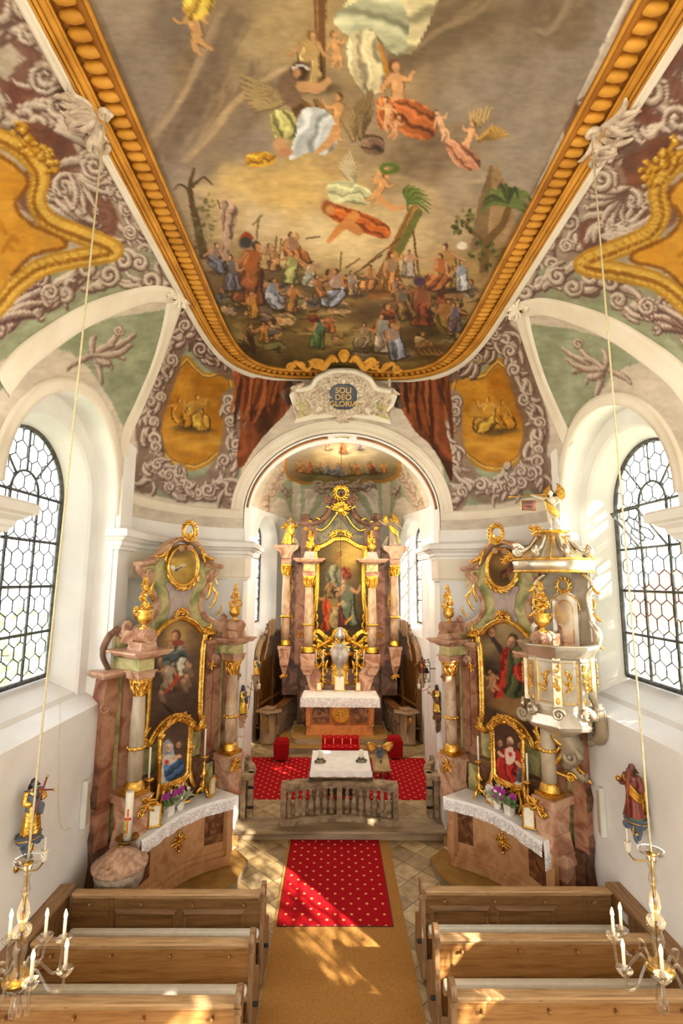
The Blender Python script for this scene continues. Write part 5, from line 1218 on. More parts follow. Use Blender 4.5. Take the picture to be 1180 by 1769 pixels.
# ---- floors and steps
mb = MB(); mb.box(-4.3, 4.3, -14.0, 10.62, -.2, 0); struct(mb.build('floor', tiles))
mb = MB(); mb.slab([(-2.55, 10.6), (2.55, 10.6), (2.75, 14.8), (2.75, 15.1), (1.75, 19.3), (0, 19.8), (-1.75, 19.3), (-2.75, 15.1), (-2.75, 14.8)], -.2, SANC); struct(mb.build('floor_chancel', tiles))
mb = MB(); mb.box(-2.12, 2.12, 10.34, 10.92, .0, SANC+.004); mb.box(-2.12, 2.12, 10.30, 10.4, SANC-.05, SANC+.006); struct(mb.build('trim_step', stone_step, bevel=.015))
CT = R(39); CO = np.array([0, YA-.08, 8.5]); CW_, CN = np.array([0, -math.sin(CT), math.cos(CT)]), np.array([0, -math.cos(CT), -math.sin(CT)])
class cf:
 @staticmethod
 def p(px, py): d = ray(px, py); P = CAM+d*(((CO-CAM)@CN)/(d@CN)); return float(P[0]), float((P-CO)@CW_)
def cpx(L): return [cf.p(a, b) for a, b in L]
r_ = root('stucco_cartouche', tuple(CO), 0, 'pink and cream stucco cartouche with a blue motto medallion above the chancel arch', 'cartouche'); r_.rotation_euler = (CT, 0, 0)
right = cpx([(590, 637), (618, 640), (640, 652), (652, 668), (676, 672), (686, 684), (680, 700), (668, 712), (676, 732), (640, 724), (590, 718)])
right[0] = (0, right[0][1]); right[-1] = (0, right[-1][1])
out = right+[(-x, z) for x, z in reversed(right[1:-1])]
mb = MB(); mb.prism(out, -.04, .3); bk = fixn(mb.build('backing', plaster_cream, r_, bevel=.01))
for sg in (-1, 1):
 P = cpx([(655, 690), (676, 690), (668, 706), (671, 724), (648, 716), (640, 704)]); mb = MB(); mb.prism([(sg*x, z) for x, z in P], -.055, -.03); fixn(mb.build('green_field', m_green, bk))
mb = MB()
band = [(x, z) for x, z in right[:5]]; band = [(-x, z) for x, z in reversed(band[1:])]+band
mb.sweep([(p.x, p.y) for p in catmull([(a, b, 0) for a, b in band], 5)], [(-.02, 0), (-.02, -.10), (.03, -.12), (.07, -.09), (.09, -.06), (.09, 0)], mpa, smooth=True)
fixn(mb.build('moulding', plaster_cream, r_))
mc = cf.p(597, 684); mb = MB(); cz = mc[1]
stucco_pink = mat_noise('pinkish_stucco', (186, 164, 142), (224, 208, 184), 9, 5, .7)
for k in range(26):
 a = 2*PI*k/26; rr = .34; leaf(mb, math.cos(a)*rr*.95, cz+math.sin(a)*rr*.78, a+.5*(1 if k % 2 else -1), .26, .16, -.05, .5 if k % 2 else -.5, .3)
for sg in (-1, 1):
 for (u, w_, rr) in ((.45, .32, .13), (.62, .12, .12), (.85, .05, .14), (.95, -.1, .10), (.62, -.22, .11), (.38, -.36, .09), (.3, .42, .1), (1.02, .18, .07)): volute(mb, sg*u, cz+w_*.8, rr, sg, -.06, .028, rng.uniform(0, 6), 1.5)
 for k in range(16): leaf(mb, sg*rng.uniform(.35, 1.1), cz+rng.uniform(-.3, .3), rng.uniform(0, 6.28), .2, .2, -.05, rng.uniform(-.6, .6), .3)
 garland(mb, [(sg*(.45+.55*t/10), -.06, cz-.34-.05*math.sin(t*.9)) for t in range(11)], .045, 3)
spray(mb, 0, cz+.42, .22, 9, -.06, .3, PI-.3, 4); spray(mb, 0, cz-.4, .2, 7, -.06, PI+.3, 2*PI-.3, 5)
mb.build('rocaille_ornament', stucco_pink, r_)
mb = MB(); mb.ell((0, -.07, cz), (.29, .05, .27), 28); 
for k in range(4): mb.ell((math.cos(PI/4+k*PI/2)*.1, -.07, cz+math.sin(PI/4+k*PI/2)*.1), (.22, .05, .21), 20)
md = mb.build('medallion', blue_enamel, r_)
gold_paint = mat_noise('pale_gold_paint', (206, 168, 96), (226, 192, 124), 20, 3, .5)
def text(body, size, loc, rot, mat, parent, name='lettering', ext=.004):
 cu = bpy.data.curves.new(name, 'FONT'); cu.body = body; cu.size = size; cu.align_x = 'CENTER'; cu.align_y = 'CENTER'; cu.extrude = ext; cu.offset = size*.012
 t = bpy.data.objects.new('tmp', cu); COL.objects.link(t)
 dg = bpy.context.evaluated_depsgraph_get(); me = bpy.data.meshes.new_from_object(t.evaluated_get(dg)); bpy.data.objects.remove(t)
 me.materials.clear(); me.materials.append(mat); o = bpy.data.objects.new(name, me); COL.objects.link(o)
 o.location = loc; o.rotation_euler = rot; o.parent = parent; return o
for k, (wd, sz) in enumerate((('SOLI', .17), ('DEO', .17), ('GLORIA', .165))): text(wd, sz, (0, -.128, cz+.155-.145*k), (R(90), 0, 0), gold_paint, md)
r_ = root('cherub_ornament', at(594, 624, z=ZC-.15), 0, 'ochre gold cherub head between scrolls on the ceiling frame above the chancel arch', 'ornament')
mb = MB(Matrix.Scale(.95, 4) @ Matrix.Rotation(R(35), 4, 'X')); 
for sg in (-1, 1):
 scrollS(mb, (sg*.12, -.02), (sg*.55, -.04), .25, .06, 0, .5, sg); volute(mb, sg*.62, -.06, .1, -sg, 0, .03); scrollS(mb, (sg*.65, -.08), (sg*1.1, -.14), .2, .045, 0, .4, -sg)
 for k in range(4): leaf(mb, sg*(.2+.2*k), -.02-.03*k, PI/2-sg*.7, .16, .24, -.02, -sg*.4)
mb.build('scrollwork', ochre, r_)
mb = MB(Matrix.Scale(.95, 4) @ Matrix.Rotation(R(35), 4, 'X')); mb.ell((0, -.05, .1), (.1, .1, .12), 14); mb.ell((0, -.15, .09), (.02, .03, .025), 6)
for k in range(9): a = PI*k/8; mb.ell((math.cos(a)*.09, -.05, .13+math.sin(a)*.09), .035, 6)
mb.build('cherub_head', ochre, r_)
mb = MB(); mb.add([(-4.6, -14, 9.85), (4.6, -14, 9.85), (4.6, 11.2, 9.85), (-4.6, 11.2, 9.85)], [(0, 1, 2, 3)])  # unseen lid and sides added over the vaults to stop light leaking in
for s in (-1, 1): mb.add([(s*4.6, -14, 7.55), (s*4.6, 11.2, 7.55), (s*4.6, 11.2, 9.85), (s*4.6, -14, 9.85)], [(0, 1, 2, 3)]); mb.add([(s*4.6, -14, 7.55), (s*4.6, 11.2, 7.55), (s*3.8, 11.2, 7.6), (s*3.8, -14, 7.6)], [(0, 1, 2, 3)]); mb.add([(s*4.6, 8.0, 0), (s*4.6, 11.2, 0), (s*4.6, 11.2, 9.85), (s*4.6, 8.0, 9.85)], [(0, 1, 2, 3)]); mb.add([(s*4.6, 8.3, 0), (s*3.66, 8.3, 0), (s*3.66, 8.3, 7.6), (s*4.6, 8.3, 7.6)], [(0, 1, 2, 3)])
mb.add([(-4.6, 11.18, 0), (-2.6, 11.18, 0), (-2.6, 11.18, 9.85), (-4.6, 11.18, 9.85)], [(0, 1, 2, 3)]); mb.add([(4.6, 11.18, 0), (2.6, 11.18, 0), (2.6, 11.18, 9.85), (4.6, 11.18, 9.85)], [(0, 1, 2, 3)]); mb.add([(-2.6, 11.18, 8.9), (2.6, 11.18, 8.9), (2.6, 11.18, 9.85), (-2.6, 11.18, 9.85)], [(0, 1, 2, 3)])
mb.add([(-3.3, 11.1, 9.0), (3.3, 11.1, 9.0), (3.3, 20.2, 9.0), (-3.3, 20.2, 9.0)], [(0, 1, 2, 3)])
struct(mb.build('light_leak_shell', plaster))
# ------------------------------------------------------------------ shared makers
def capital(mb, r, z, h, y=0.0, x=0.0):
 mb.lathe([(r*.95, z), (r*1.02, z+h*.1), (r*1.0, z+h*.2), (r*1.25, z+h*.75), (r*1.45, z+h*.88)], 20, (x, y, 0))
 for k in range(8):
  a = 2*PI*k/8; M = Matrix.Translation((x, y, 0)) @ Matrix.Rotation(a, 4, 'Z'); o = mb.T; mb.T = (o @ M) if o is not None else M
  leaf(mb, 0, z+h*.1, PI/2, h*.55, .2, -r*1.08, .25, .35); leaf(mb, .0, z+h*.4, PI/2, h*.45, .2, -r*1.2, -.25, .4); mb.T = o
 for k in range(4):
  a = PI/4+PI/2*k; c = (x+math.cos(a)*r*1.5, y+math.sin(a)*r*1.5, z+h*.82); mb.ell(c, r*.3, 8)
 mb.box(x-r*1.4, x+r*1.4, y-r*1.4, y+r*1.4, z+h*.9, z+h)
def column(parent, x, d, z0, z1, r, capm=None, band=True, shaft=None):
 capm = capm or gold; h = z1-z0; ch = r*2.6; bh = r*1.3
 mb = MB(); zb = z0+bh; zt = z1-ch
 mb.lathe([(r*1.02, zb-.02), (r*1.04, zb+h*.2), (r, zb+h*.5), (r*.86, zt+.01)], 26, (x, -d, 0))
 s = mb.build('column', shaft or m_col, parent)
 mb = MB(); capital(mb, r*.86, zt, ch, -d, x); mb.build('capital', capm, s)
 mb = MB(); mb.lathe([(r*1.45, z0), (r*1.45, z0+bh*.25), (r*1.3, z0+bh*.4), (r*1.38, z0+bh*.6), (r*1.1, z0+bh*.85), (r*1.03, z0+bh)], 24, (x, -d, 0)); mb.box(x-r*1.5, x+r*1.5, -d-r*1.5, -d+r*1.5, z0-bh*.5, z0)
 mb.build('column_base', capm, s); mb = MB()
 if band: mb.lathe([(r*1.06, zb+h*.27), (r*1.16, zb+h*.285), (r*1.06, zb+h*.3)], 22, (x, -d, 0)); [mb.ell((x+math.cos(k*PI/4)*r*1.1, -d+math.sin(k*PI/4)*r*1.1, zb+h*.285), r*.3, 6) for k in range(8)]; mb.build('column_band', capm, s)
 return s
def entab(parent, x, d, z0, r, h, wide=1.0, deep=.3, m1=None, m2=None, slab=.34):
 """stepped block carried by a column, ending in a wide slab"""
 mb = MB(); y = -d
 mb.frustum(r*1.25, r*1.25, z0, r*1.35, r*1.35, z0+h*.22, (x, y)); mb.frustum(r*1.5, r*1.5, z0+h*.22, r*1.55, r*1.55, z0+h*.28, (x, y))
 e = fixn(mb.build('entablature', m1 or m_pink, parent, bevel=.006))
 mb = MB(); mb.box(x-r*1.15, x+r*1.15, y-r*1.15, 0, z0+h*.28, z0+h*.68); fixn(mb.build('frieze_block', m2 or m_green, e))
 mb = MB(); w = r*wide
 mb.frustum(r*1.3, r*1.3, z0+h*.68, w*1.4, r*2, z0+h*.8, (x, y)); mb.frustum(w*1.7, r*2.3, z0+h*.8, w*2.0, r*2.6, z0+h*.92, (x, y)); mb.box(x-w*2.1, x+w*2.1, y-r*2.7, .02, z0+h*.92, z0+h)
 fixn(mb.build('cornice_slab', m1 or m_pink, e, bevel=.008)); return e
def vase(parent, x, d, z, h, seed=0, mat=None):
 mb = MB(); r = h*.135; y = -d
 mb.lathe([(r*.7, z), (r*.75, z+h*.03), (r*.3, z+h*.06), (r*.35, z+h*.1), (r*.9, z+h*.16), (r*1.05, z+h*.25), (r*.9, z+h*.33), (r*1.1, z+h*.37), (r*1.0, z+h*.38)], 16, (x, y, 0), lobes=8, lobe=.05)
 for sg in (-1, 1): volute(mb, x+sg*r*1.1, z+h*.3, r*.4, sg, y, .012, PI/2)
 v = mb.build('flower_vase', mat or gold, parent); mb = MB(); g = random.Random(seed)
 for k in range(36):
  t = k/36; zz = z+h*(.36+.6*t); w = h*.15*(1-t)**.7+.01
  if g.random() < .6: blossom(mb, x+g.uniform(-w, w), y+g.uniform(-w, w)*.6, zz, h*.05*(1.3-.6*t), g.random())
  else: leaf(mb, x, zz, g.uniform(.2, PI-.2), h*.17*(1.1-t*.6), .2, y+g.uniform(-w, w)*.5, g.uniform(-.6, .6), .4)
 leaf(mb, x, z+h*.86, PI/2, h*.16, .16, y)
 mb.build('gilded_flowers', mat or gold, v); return v
def urn(parent, x, d, z, h, mat=None):
 mb = MB(); r = h*.3; y = -d
 mb.lathe([(r*.5, z), (r*.2, z+h*.08), (r*.3, z+h*.15), (r*1.0, z+h*.26), (r*1.05, z+h*.36), (r*.6, z+h*.44), (r*.3, z+h*.52), (r*.2, z+h*.7), (.004, z+h)], 16, (x, y, 0))
 for sg in (-1, 1): volute(mb, x+sg*r*1.1, z+h*.3, r*.5, sg, y, .012)
 return mb.build('gilded_urn', mat or gold, parent)
def picture(parent, outline, d, name='painting', res=.02, mat=None, gain=1.0):
 """flat canvas cut to an outline of (x,z)"""
 xs = [p[0] for p in outline]; zs = [p[1] for p in outline]; x0, x1, z0, z1 = min(xs), max(xs), min(zs), max(zs)
 nx, nz = int((x1-x0)/res)+1, int((z1-z0)/res)+1; mb = MB(); vs = []; fs = []
 def ins(x, z):
  c = False; n = len(outline)
  for i in range(n):
   (xa, za), (xb, zb) = outline[i], outline[(i+1) % n]
   if (za > z) != (zb > z) and x < (xb-xa)*(z-za)/(zb-za)+xa: c = not c
  return c
 for j in range(nz+1):
  for i in range(nx+1): vs.append((x0+(x1-x0)*i/nx, -d, z0+(z1-z0)*j/nz))
 for j in range(nz):
  for i in range(nx):
   if ins(x0+(x1-x0)*(i+.5)/nx, z0+(z1-z0)*(j+.5)/nz): a = j*(nx+1)+i; fs.append((a, a+1, a+nx+2, a+nx+1))
 mb.add(vs, fs); o = mb.build(name, mat or oil, parent); pigment(o, gain); return o
def gframe(parent, path, d, w, t=.05, mat=None, name='frame', closed=True):
 """moulded gilt frame round a path of (x,z); w half width"""
 A = sum(path[i][0]*path[(i+1) % len(path)][1]-path[(i+1) % len(path)][0]*path[i][1] for i in range(len(path)))
 s = 1 if A > 0 else -1
 mb = MB(); mb.sweep(path, [(s*w, -d+.02), (s*w, -d-t*.5), (s*w*.7, -d-t*.8), (s*w*.4, -d-t), (s*w*.1, -d-t*.85), (-s*w*.1, -d-t*.6), (-s*w*.35, -d-t*.75), (-s*w*.7, -d-t*.45), (-s*w, -d-t*.3), (-s*w, -d+.02)], lambda x, z, b: (x, b, z), closed=closed, smooth=True)
 return mb.build(name, mat or gold, parent)
def smooth2(P, n=6, closed=True): return [(p.x, p.y) for p in catmull([(a, b, 0) for a, b in P], n, closed)]
def mirr(half): return half+[(-x, z) for x, z in reversed(half) if abs(x) > 1e-6]
def candlestick(loc, h, ch, label, group=None, mat=None, lit=False, rot=0, name='candlestick'):
 r_ = root(name, loc, rot, label, 'candlestick', group); mb = MB(); s = h
 for k in range(3):
  a = 2*PI*k/3+.5; M = Matrix.Rotation(a, 4, 'Z'); mb.T = M
  mb.tube(catmull([(0, 0, s*.2), (s*.12, 0, s*.16), (s*.16, 0, s*.06), (s*.2, 0, .012), (s*.23, 0, .02)], 5), [s*.05]*10+[s*.035]*11, 7); mb.ell((s*.2, 0, s*.015+.004), (s*.045, s*.035, s*.02), 7)
 mb.T = None
 mb.lathe([(s*.10, s*.12), (s*.05, s*.2), (s*.075, s*.27), (s*.035, s*.33), (s*.05, s*.4), (s*.085, s*.5), (s*.06, s*.6), (s*.03, s*.66), (s*.05, s*.72), (s*.03, s*.8), (s*.035, s*.88), (s*.11, s*.94), (s*.11, s*.96), (s*.04, s*.97)], 14, lobes=6, lobe=.06)
 for sg in (-1, 1):
  for zz in (.3, .5): volute(mb, sg*s*.085, s*zz, s*.05, sg, 0, s*.016, PI/2)
 mb.build('stem', mat or gold, r_)
 mb = MB(); cr = min(.016, max(.009, s*.03)); mb.lathe([(cr, s*.96), (cr, s*.96+ch), (cr*.3, s*.96+ch+.006)], 12); c = mb.build('candle', wax, r_)
 mb = MB(); mb.tube([(0, 0, s*.96+ch), (0, 0, s*.96+ch+.018)], .0018, 5); mb.build('wick', black_rubber, c)
 return r_
def cardframe(loc, rot, w, h, label, group=None, name='altar_card', words=None):
 r_ = root(name, loc, rot, label, 'frame', group); mb = MB(); mb.box(-w/2, w/2, -.008, .008, .03, h-.02); mb.build('card', paper, r_)
 mb = MB(); P = [(-w/2, .03), (w/2, .03), (w/2, h-.03), (0, h-.01), (-w/2, h-.03)]; mb.sweep(P, [(.018, .01), (.018, -.012), (.006, -.022), (-.006, -.014), (-.012, -.008), (-.012, .01)], lambda x, z, b: (x, b, z), closed=True)
 rocaille(mb, 0, h-.01, w*.8, h*.2, -.01, 3, .006)
 for sg in (-1, 1): volute(mb, sg*(w/2+.012), .03, .022, sg, -.01, .008); mb.tube([(sg*w*.3, 0, .04), (sg*w*.34, .09, .004)], .008, 6); mb.ell((sg*w/2, -.01, .012), (.016, .02, .013), 6)
 mb.build('gilt_frame', gold, r_); 
 for k in range(6):
  mb = None
 return r_
def cloth_thing(name, label, top, drop, z, lacem, root_loc, rot, th=.012, fold=.012, lace_h=None):
 """top: plan outline (x,y) counter-clockwise; drop: list of edge indices that hang, with depth"""
 r_ = root(name, root_loc, rot, label, 'tablecloth'); mb = MB(); mb.slab(top, z, z+th); fixn(mb.build('linen_top', white_cloth, r_, bevel=.004))
 for (pts, dp, ll, nm) in drop:
  P = resample(pts, d=.02); vs = []; nz = 10; g = random.Random(len(pts)*3+int(dp*100))
  for i, p in enumerate(P):
   t = (P[min(i+1, len(P)-1)]-P[max(i-1, 0)]).normalized(); nn = Vector((t.y, -t.x, 0))
   for j in range(nz+1):
    f = j/nz; off = .008+.012*min(1, f*3)+fold*f*(math.sin(i*.02/.055+math.sin(i*.05)*2)+.5*math.sin(i*.02/.021))
    sc = dp*(1+.02*math.cos(i*PI/3)) if f > .99 else dp
    vs.append((p.x+nn.x*off, p.y+nn.y*off, z+th-sc*f))
  k = max(0, int(nz*(1-ll/dp)))
  def part(mb, a, b):
   m = b-a+1; mb.add([vs[i*(nz+1)+j] for i in range(len(P)) for j in range(a, b+1)], [(i*m+j, (i+1)*m+j, (i+1)*m+j+1, i*m+j+1) for i in range(len(P)-1) for j in range(m-1)], True); return mb
  if k > 0: part(MB(), 0, k).build('linen_drop', white_cloth, r_)
  part(MB(), k, nz).build(nm, lacem, r_)
 return r_
# ------------------------------------------------------------------ the two side altars
def side_altar(sd):
 side = 'left' if sd < 0 else 'right'
 ang = -sd*R(58); O = Vector((sd*2.95, 8.97, 0)); F = Frame(O, ang)
 S = Matrix.Diagonal((-sd, 1, 1, 1))            # template: x grows towards the chancel
 def B(): return MB(S.copy())
 r_ = root('side_altar', O, ang, {-1: 'marbled side altar left of the chancel arch with a dark painting', 1: 'marbled side altar right of the chancel arch, painting of a red-cloaked bearded man'}[sd], 'altar', 'marbled side altars')
 half = [(0, 5.62), (.22, 5.57), (.38, 5.44), (.56, 5.28), (.86, 5.22), (.86, 5.12), (.74, 5.02), (.64, 4.86), (.52, 4.68), (.50, 4.52), (.58, 4.36), (.76, 4.24), (1.02, 4.16), (1.16, 4.1), (1.16, 1.1)]
 ol = mirr(half); mb = B(); mb.prism(ol, -.04, .06); bk = fixn(mb.build('backboard', m_green, r_, bevel=.008))
 mb = B()
 for sg in (-1, 1):       # brown edging of the gable
  e = smooth2([(sg*a, b) for a, b in half[3:14]], 5, False); mb.tube([(x, -.05, z) for x, z in e], .05, 8); mb.tube([(x, -.075, z) for x, z in smooth2([(sg*a*.93, b-.03) for a, b in half[6:13]], 5, False)], .022, 6)
 tp = smooth2([(sg, z) for sg, z in [(-.92, 5.2), (-.7, 5.24), (-.5, 5.36), (-.34, 5.54), (-.16, 5.64), (0, 5.67), (.16, 5.64), (.34, 5.54), (.5, 5.36), (.7, 5.24), (.92, 5.2)]], 5, False)
 mb.sweep(tp, [(-.0, .04), (-.0, -.14), (-.03, -.19), (-.06, -.2), (-.08, -.16), (-.08, .04)], lambda x, z, b: (x, b, z), smooth=True)
 for sg in (-1, 1):
  volute(mb, sg*.66, 5.06, .09, -sg, -.07, .035, PI/2, 1.6); volute(mb, sg*1.05, 4.26, .08, sg, -.1, .04, -PI/2, 1.5); volute(mb, sg*.1, 5.55, .06, sg, -.14, .02)
 fixn(mb.build('gable_moulding', m_pink, bk))
 mb = B(); mb.prism(smooth2([(-.24, 4.30), (-.2, 4.5), (-.26, 4.78), (-.3, 4.9), (.3, 4.9), (.26, 4.78), (.2, 4.5), (.24, 4.30)], 3), -.075, -.02); mb.box(-.33, .33, -.1, -.02, 4.86, 4.93); fixn(mb.build('pedestal_panel', m_lilac, bk, bevel=.01))
 for sg in (-1, 1):
  mb = B(); mb.box(sg*.74-.08, sg*.74+.08, -.12, 0, 1.85, 3.72); mb.box(sg*.95-.09, sg*.95+.09, -.1, .08, 1.2, 3.8); mb.box(sg*.74-.1, sg*.74+.1, -.15, 0, 1.85, 1.98)
  p_ = fixn(mb.build('pilaster', m_red, r_, bevel=.008)); mb = B(); mb.frustum(.1, .1, 3.72, .14, .14, 3.82, (sg*.74, -.06)); mb.box(sg*.74-.18, sg*.74+.18, -.24, 0, 3.82, 3.88); volute(mb, sg*.86, 3.5, .1, sg, -.12, .035); fixn(mb.build('pilaster_cap', m_pink, p_, bevel=.006))
  mb = B(); x0 = sg*1.30; mb.prism([(x0-.11, 1.1), (x0+.11, 1.1), (x0+.10, 2.9), (x0+.13, 3.2), (x0+.08, 3.5), (x0-.08, 3.5), (x0-.12, 3.2), (x0-.1, 2.9)], -.16, .12)
  volute(mb, x0+sg*.12, 3.1, .08, sg, -.18, .03); w_ = fixn(mb.build('side_wing', m_red, r_, bevel=.008)); mb = B(); mb.frustum(.15, .16, 3.5, .2, .22, 3.56, (sg*1.3, -.02)); mb.box(sg*1.3-.21, sg*1.3+.21, -.24, .15, 3.56, 3.61); fixn(mb.build('wing_cap', m_pink, w_, bevel=.006))
  mb = B(); mb.tube(catmull([(x0-sg*.02, -.02, 3.62), (x0+sg*.10, -.02, 3.85), (x0+sg*.02, -.02, 4.1), (x0-sg*.14, -.02, 4.22)], 6), [.04]*8+[.052]*11, 8); mb.build('wing_scroll', m_brown, w_)
  mb = B(); mb.box(sg*.74-.12, sg*.74+.12, -.19, -.1, 1.2, 1.7); fixn(mb.build('predella_panel', m_green, r_, bevel=.01))
 for sg in (-1, 1): urn(r_, (sg*-sd)*.74 if False else sg*.74*-sd, .1, 3.88, .36)
 for sg in (-1, 1):
  x = sg*1.03*-sd; d = .42 if sg > 0 else .46
  column(r_, x, d, 1.9, 3.5, .105, gold, True, m_grey if sg < 0 else m_col)
  entab(r_, x, d, 3.5, .115, .42, 1.25 if sg > 0 else 1.45)
  mb = MB(); mb.frustum(.15, .17, 3.92, .13, .15, 4.04, (x, -d)); mb.tube([(x, -d-.17, 4.13), (x, -d+.17, 4.13)], .115, 18); mb.box(x-.11, x+.11, -d+.1, -.02, 4.0, 4.2); volute(mb, x, 4.12, .1, sg*-sd, -d-.16, .035); volute(mb, x, 4.12, .1, sg*-sd, -d+.16, .035)
  fixn(mb.build('scroll_pedestal', m_pink, r_, bevel=.01)); vase(r_, x, d, 4.22, .80 if sg < 0 else .72, sg+3+sd)
  mb = MB(); mb.box(x-.19, x+.19, -d-.2, 0, 1.72, 1.84); mb.frustum(.15, .18, 1.35, .18, .19, 1.72, (x, -d+.02)); mb.frustum(.19, .20, 1.1, .15, .18, 1.35, (x, -d+.04)); mb.box(x-.21, x+.21, -.44, 0, .9, 1.1); mb.frustum(.2, .20, .14, .17, .18, .9, (x, -.21)); mb.box(x-.24, x+.24, -.45, .05, 0, .16)
  fixn(mb.build('column_pedestal', m_pink, r_, bevel=.012))
  mb = MB(); spray(mb, x+sg*-sd*-.1, 1.72, .17, 8, -d-.2, seed=sg+5, w=.16); volute(mb, x, 1.6, .07, 1, -d-.2, .02); mb.build('gilded_leaf', gold, r_)
 mb = B(); mb.box(-1.34, 1.34, -.2, .12, 0, 1.1); mb.box(-1.42, 1.42, -.26, .14, 0, .14); mb.box(-1.38, 1.38, -.24, .1, 1.0, 1.12); mb.box(-.9, .9, -.16, .0, 1.1, 1.84); mb.box(-.95, .95, -.2, .0, 1.76, 1.86)
 for sg in (-1, 1):
  mb.prism([(sg*1.28, .1), (sg*1.44, .1), (sg*1.46, .5), (sg*1.38, .9), (sg*1.44, 1.25), (sg*1.36, 1.5), (sg*1.46, 1.85), (sg*1.4, 2.0), (sg*1.26, 2.0)], -.14, .1)
 fixn(mb.build('plinth', m_brown, r_, bevel=.015))
 fh = [(0, 4.32), (.2, 4.27), (.38, 4.17), (.5, 4.06), (.60, 4.05), (.62, 3.9), (.57, 3.7), (.57, 2.62), (.64, 2.5), (.60, 2.36), (.5, 2.33), (.44, 2.42), (.3, 2.56), (.14, 2.64), (0, 2.66)]
 fo = smooth2(mirr(fh), 3); fo = [(x*1.0, z) for x, z in fo]
 picture(r_, fo, .07, 'painting')
 f_ = gframe(r_, fo, .08, .05, .06); mb = B()
 rocaille(mb, 0, 4.36, .34, .2, -.13, 2, .018); mb.lathe([(.08, 0), (.1, .01), (.08, .02)], 14, (0, -.14, 4.42))
 mb.build('frame_crest', gold, f_)
 for sg in (-1, 1):
  mb = B(); volute(mb, sg*.62, 4.04, .075, sg, -.12, .03); [leaf(mb, sg*.6, 3.86+.05*q, PI/2-sg*(.3+.3*q), .14, .22, -.12, sg*.3) for q in range(3)]; mb.build('corner_scroll', gold, f_)
  mb = B(); volute(mb, sg*.63, 2.38, .07, -sg, -.12, .03); [leaf(mb, sg*.6, 2.40+.04*q, PI/2-sg*(.3-.3*q), .15, .22, -.12, sg*.3) for q in range(3)]; mb.build('corner_scroll', gold, f_)
 ov = [(-.05+.33*math.cos(a)*1.0, 5.24+.35*math.sin(a)) for a in [2*PI*k/40 for k in range(40)]]; ov = [(x*-sd if False else x+(.05 if sd < 0 else .05), z) for x, z in ov]
 picture(r_, ov, .10, 'oval_painting', .012); f2 = gframe(r_, ov, .1, .035, .05); mb = B()
 for k in range(9):
  a = PI*1.12+k*PI*.76/8; leaf(mb, .38*math.cos(a), 5.24+.4*math.sin(a), a+PI/2*(1 if k < 4 else -1), .16, .22, -.13, .2)
 for sg in (-1, 1):
  for k in range(6): a = PI/2-sg*(.15+k*.2); leaf(mb, .44*math.cos(a), 5.24+.48*math.sin(a), a-sg*1.3, .16, .2, -.16, -sg*.5)
  leaf(mb, sg*.42, 5.5, -PI/2+sg*.7, .3, .14, -.17, sg*.5)
 c = [(.03+.13*math.cos(2*PI*k/24), -.18, 5.86+.14*math.sin(2*PI*k/24)) for k in range(24)]; mb.tube(c, .028, 8, True)
 for k in range(18): a = 2*PI*k/18; leaf(mb, .03+.14*math.cos(a), 5.86+.15*math.sin(a), a+.9, .09, .3, -.18, .5, .3)
 spray(mb, .03, 5.7, .16, 7, -.18, .2, PI-.2, 3, .18)
 mb.build('gilded_wreath', gold, f2)
 mb = B()
 for sg in (-1, 1):
  for (x, z, a, L) in ((.60, 4.62, PI/2-.5, .36), (.68, 4.45, PI/2-.8, .34), (.84, 4.32, PI/2-1.0, .26), (.72, 4.9, -PI/2+.3, .28), (.8, 5.05, -PI/2, .2)): leaf(mb, sg*x, z, PI-a if sg < 0 else a, L, .1, -.1, .5*sg)
  spray(mb, sg*.74, 3.42, .12, 7, -.16, seed=4, w=.18)
  leaf(mb, sg*1.0, 1.5, -PI/2, .3, .14, -.2, sg*.3)
 mb.build('gilded_acanthus', gold, r_)
 zt = 1.27; cx = -.04
 front = [(p.x, p.y) for p in catmull([(cx-1.02, -.66, 0), (cx-.88, -.65, 0), (cx-.45, -.55, 0), (cx, -.51, 0), (cx+.40, -.60, 0), (cx+.72, -.75, 0), (cx+.84, -.80, 0)], 6)]
 if sd > 0: front = [(-a, b) for a, b in reversed(front)]
 t_ = root('altar_table', O, ang, {-1: 'curved ochre marble altar table with a gold cross, left of the central aisle', 1: 'curved ochre marble altar table with a gold cross, right of the central aisle'}[sd], 'altar table', 'curved marble altar tables')
 def ring(o): return [(a, b-o) for a, b in front]+[(front[-1][0], -.24), (front[0][0], -.24)]
 xa, xb = front[0][0], front[-1][0]
 mb = MB(); mb.slab(ring(-.15), .14, zt-.06); fixn(mb.build('body', m_ochre, t_))
 mb = MB(); mb.slab(ring(.02), zt-.07, zt); mb.slab(ring(-.06), zt-.15, zt-.07); mb.slab(ring(-.06), .14, .30); mb.slab(ring(-.11), .30, .38); fixn(mb.build('moulding', m_ochre, t_, bevel=.02))
 n = len(front)
 for (a, b) in ((.06, .28), (.72, .94)):
  pp = [front[int(a*(n-1)+(b-a)*(n-1)*k/8)] for k in range(9)]; vs = []
  for (x, y) in pp: vs += [(x, y+.15-.006, .52), (x, y+.15-.006, 1.02)]
  mb = MB(); mb.add(vs, [(2*k, 2*k+2, 2*k+3, 2*k+1) for k in range(8)]); mb.build('inlay_panel', m_dark, t_)
 m0 = front[n//2]
 for sg in (-1, 1):
  for (k0, k1) in ((0, 3), (n-4, n-1)): pass
 for xx in (front[1], front[-2]): mb = MB(); mb.box(xx[0]-.07, xx[0]+.07, xx[1]+.07, xx[1]+.2, .3, zt-.12); fixn(mb.build('corner_pilaster', m_ochre, t_, bevel=.015))
 mb = MB(); yy = m0[1]+.13
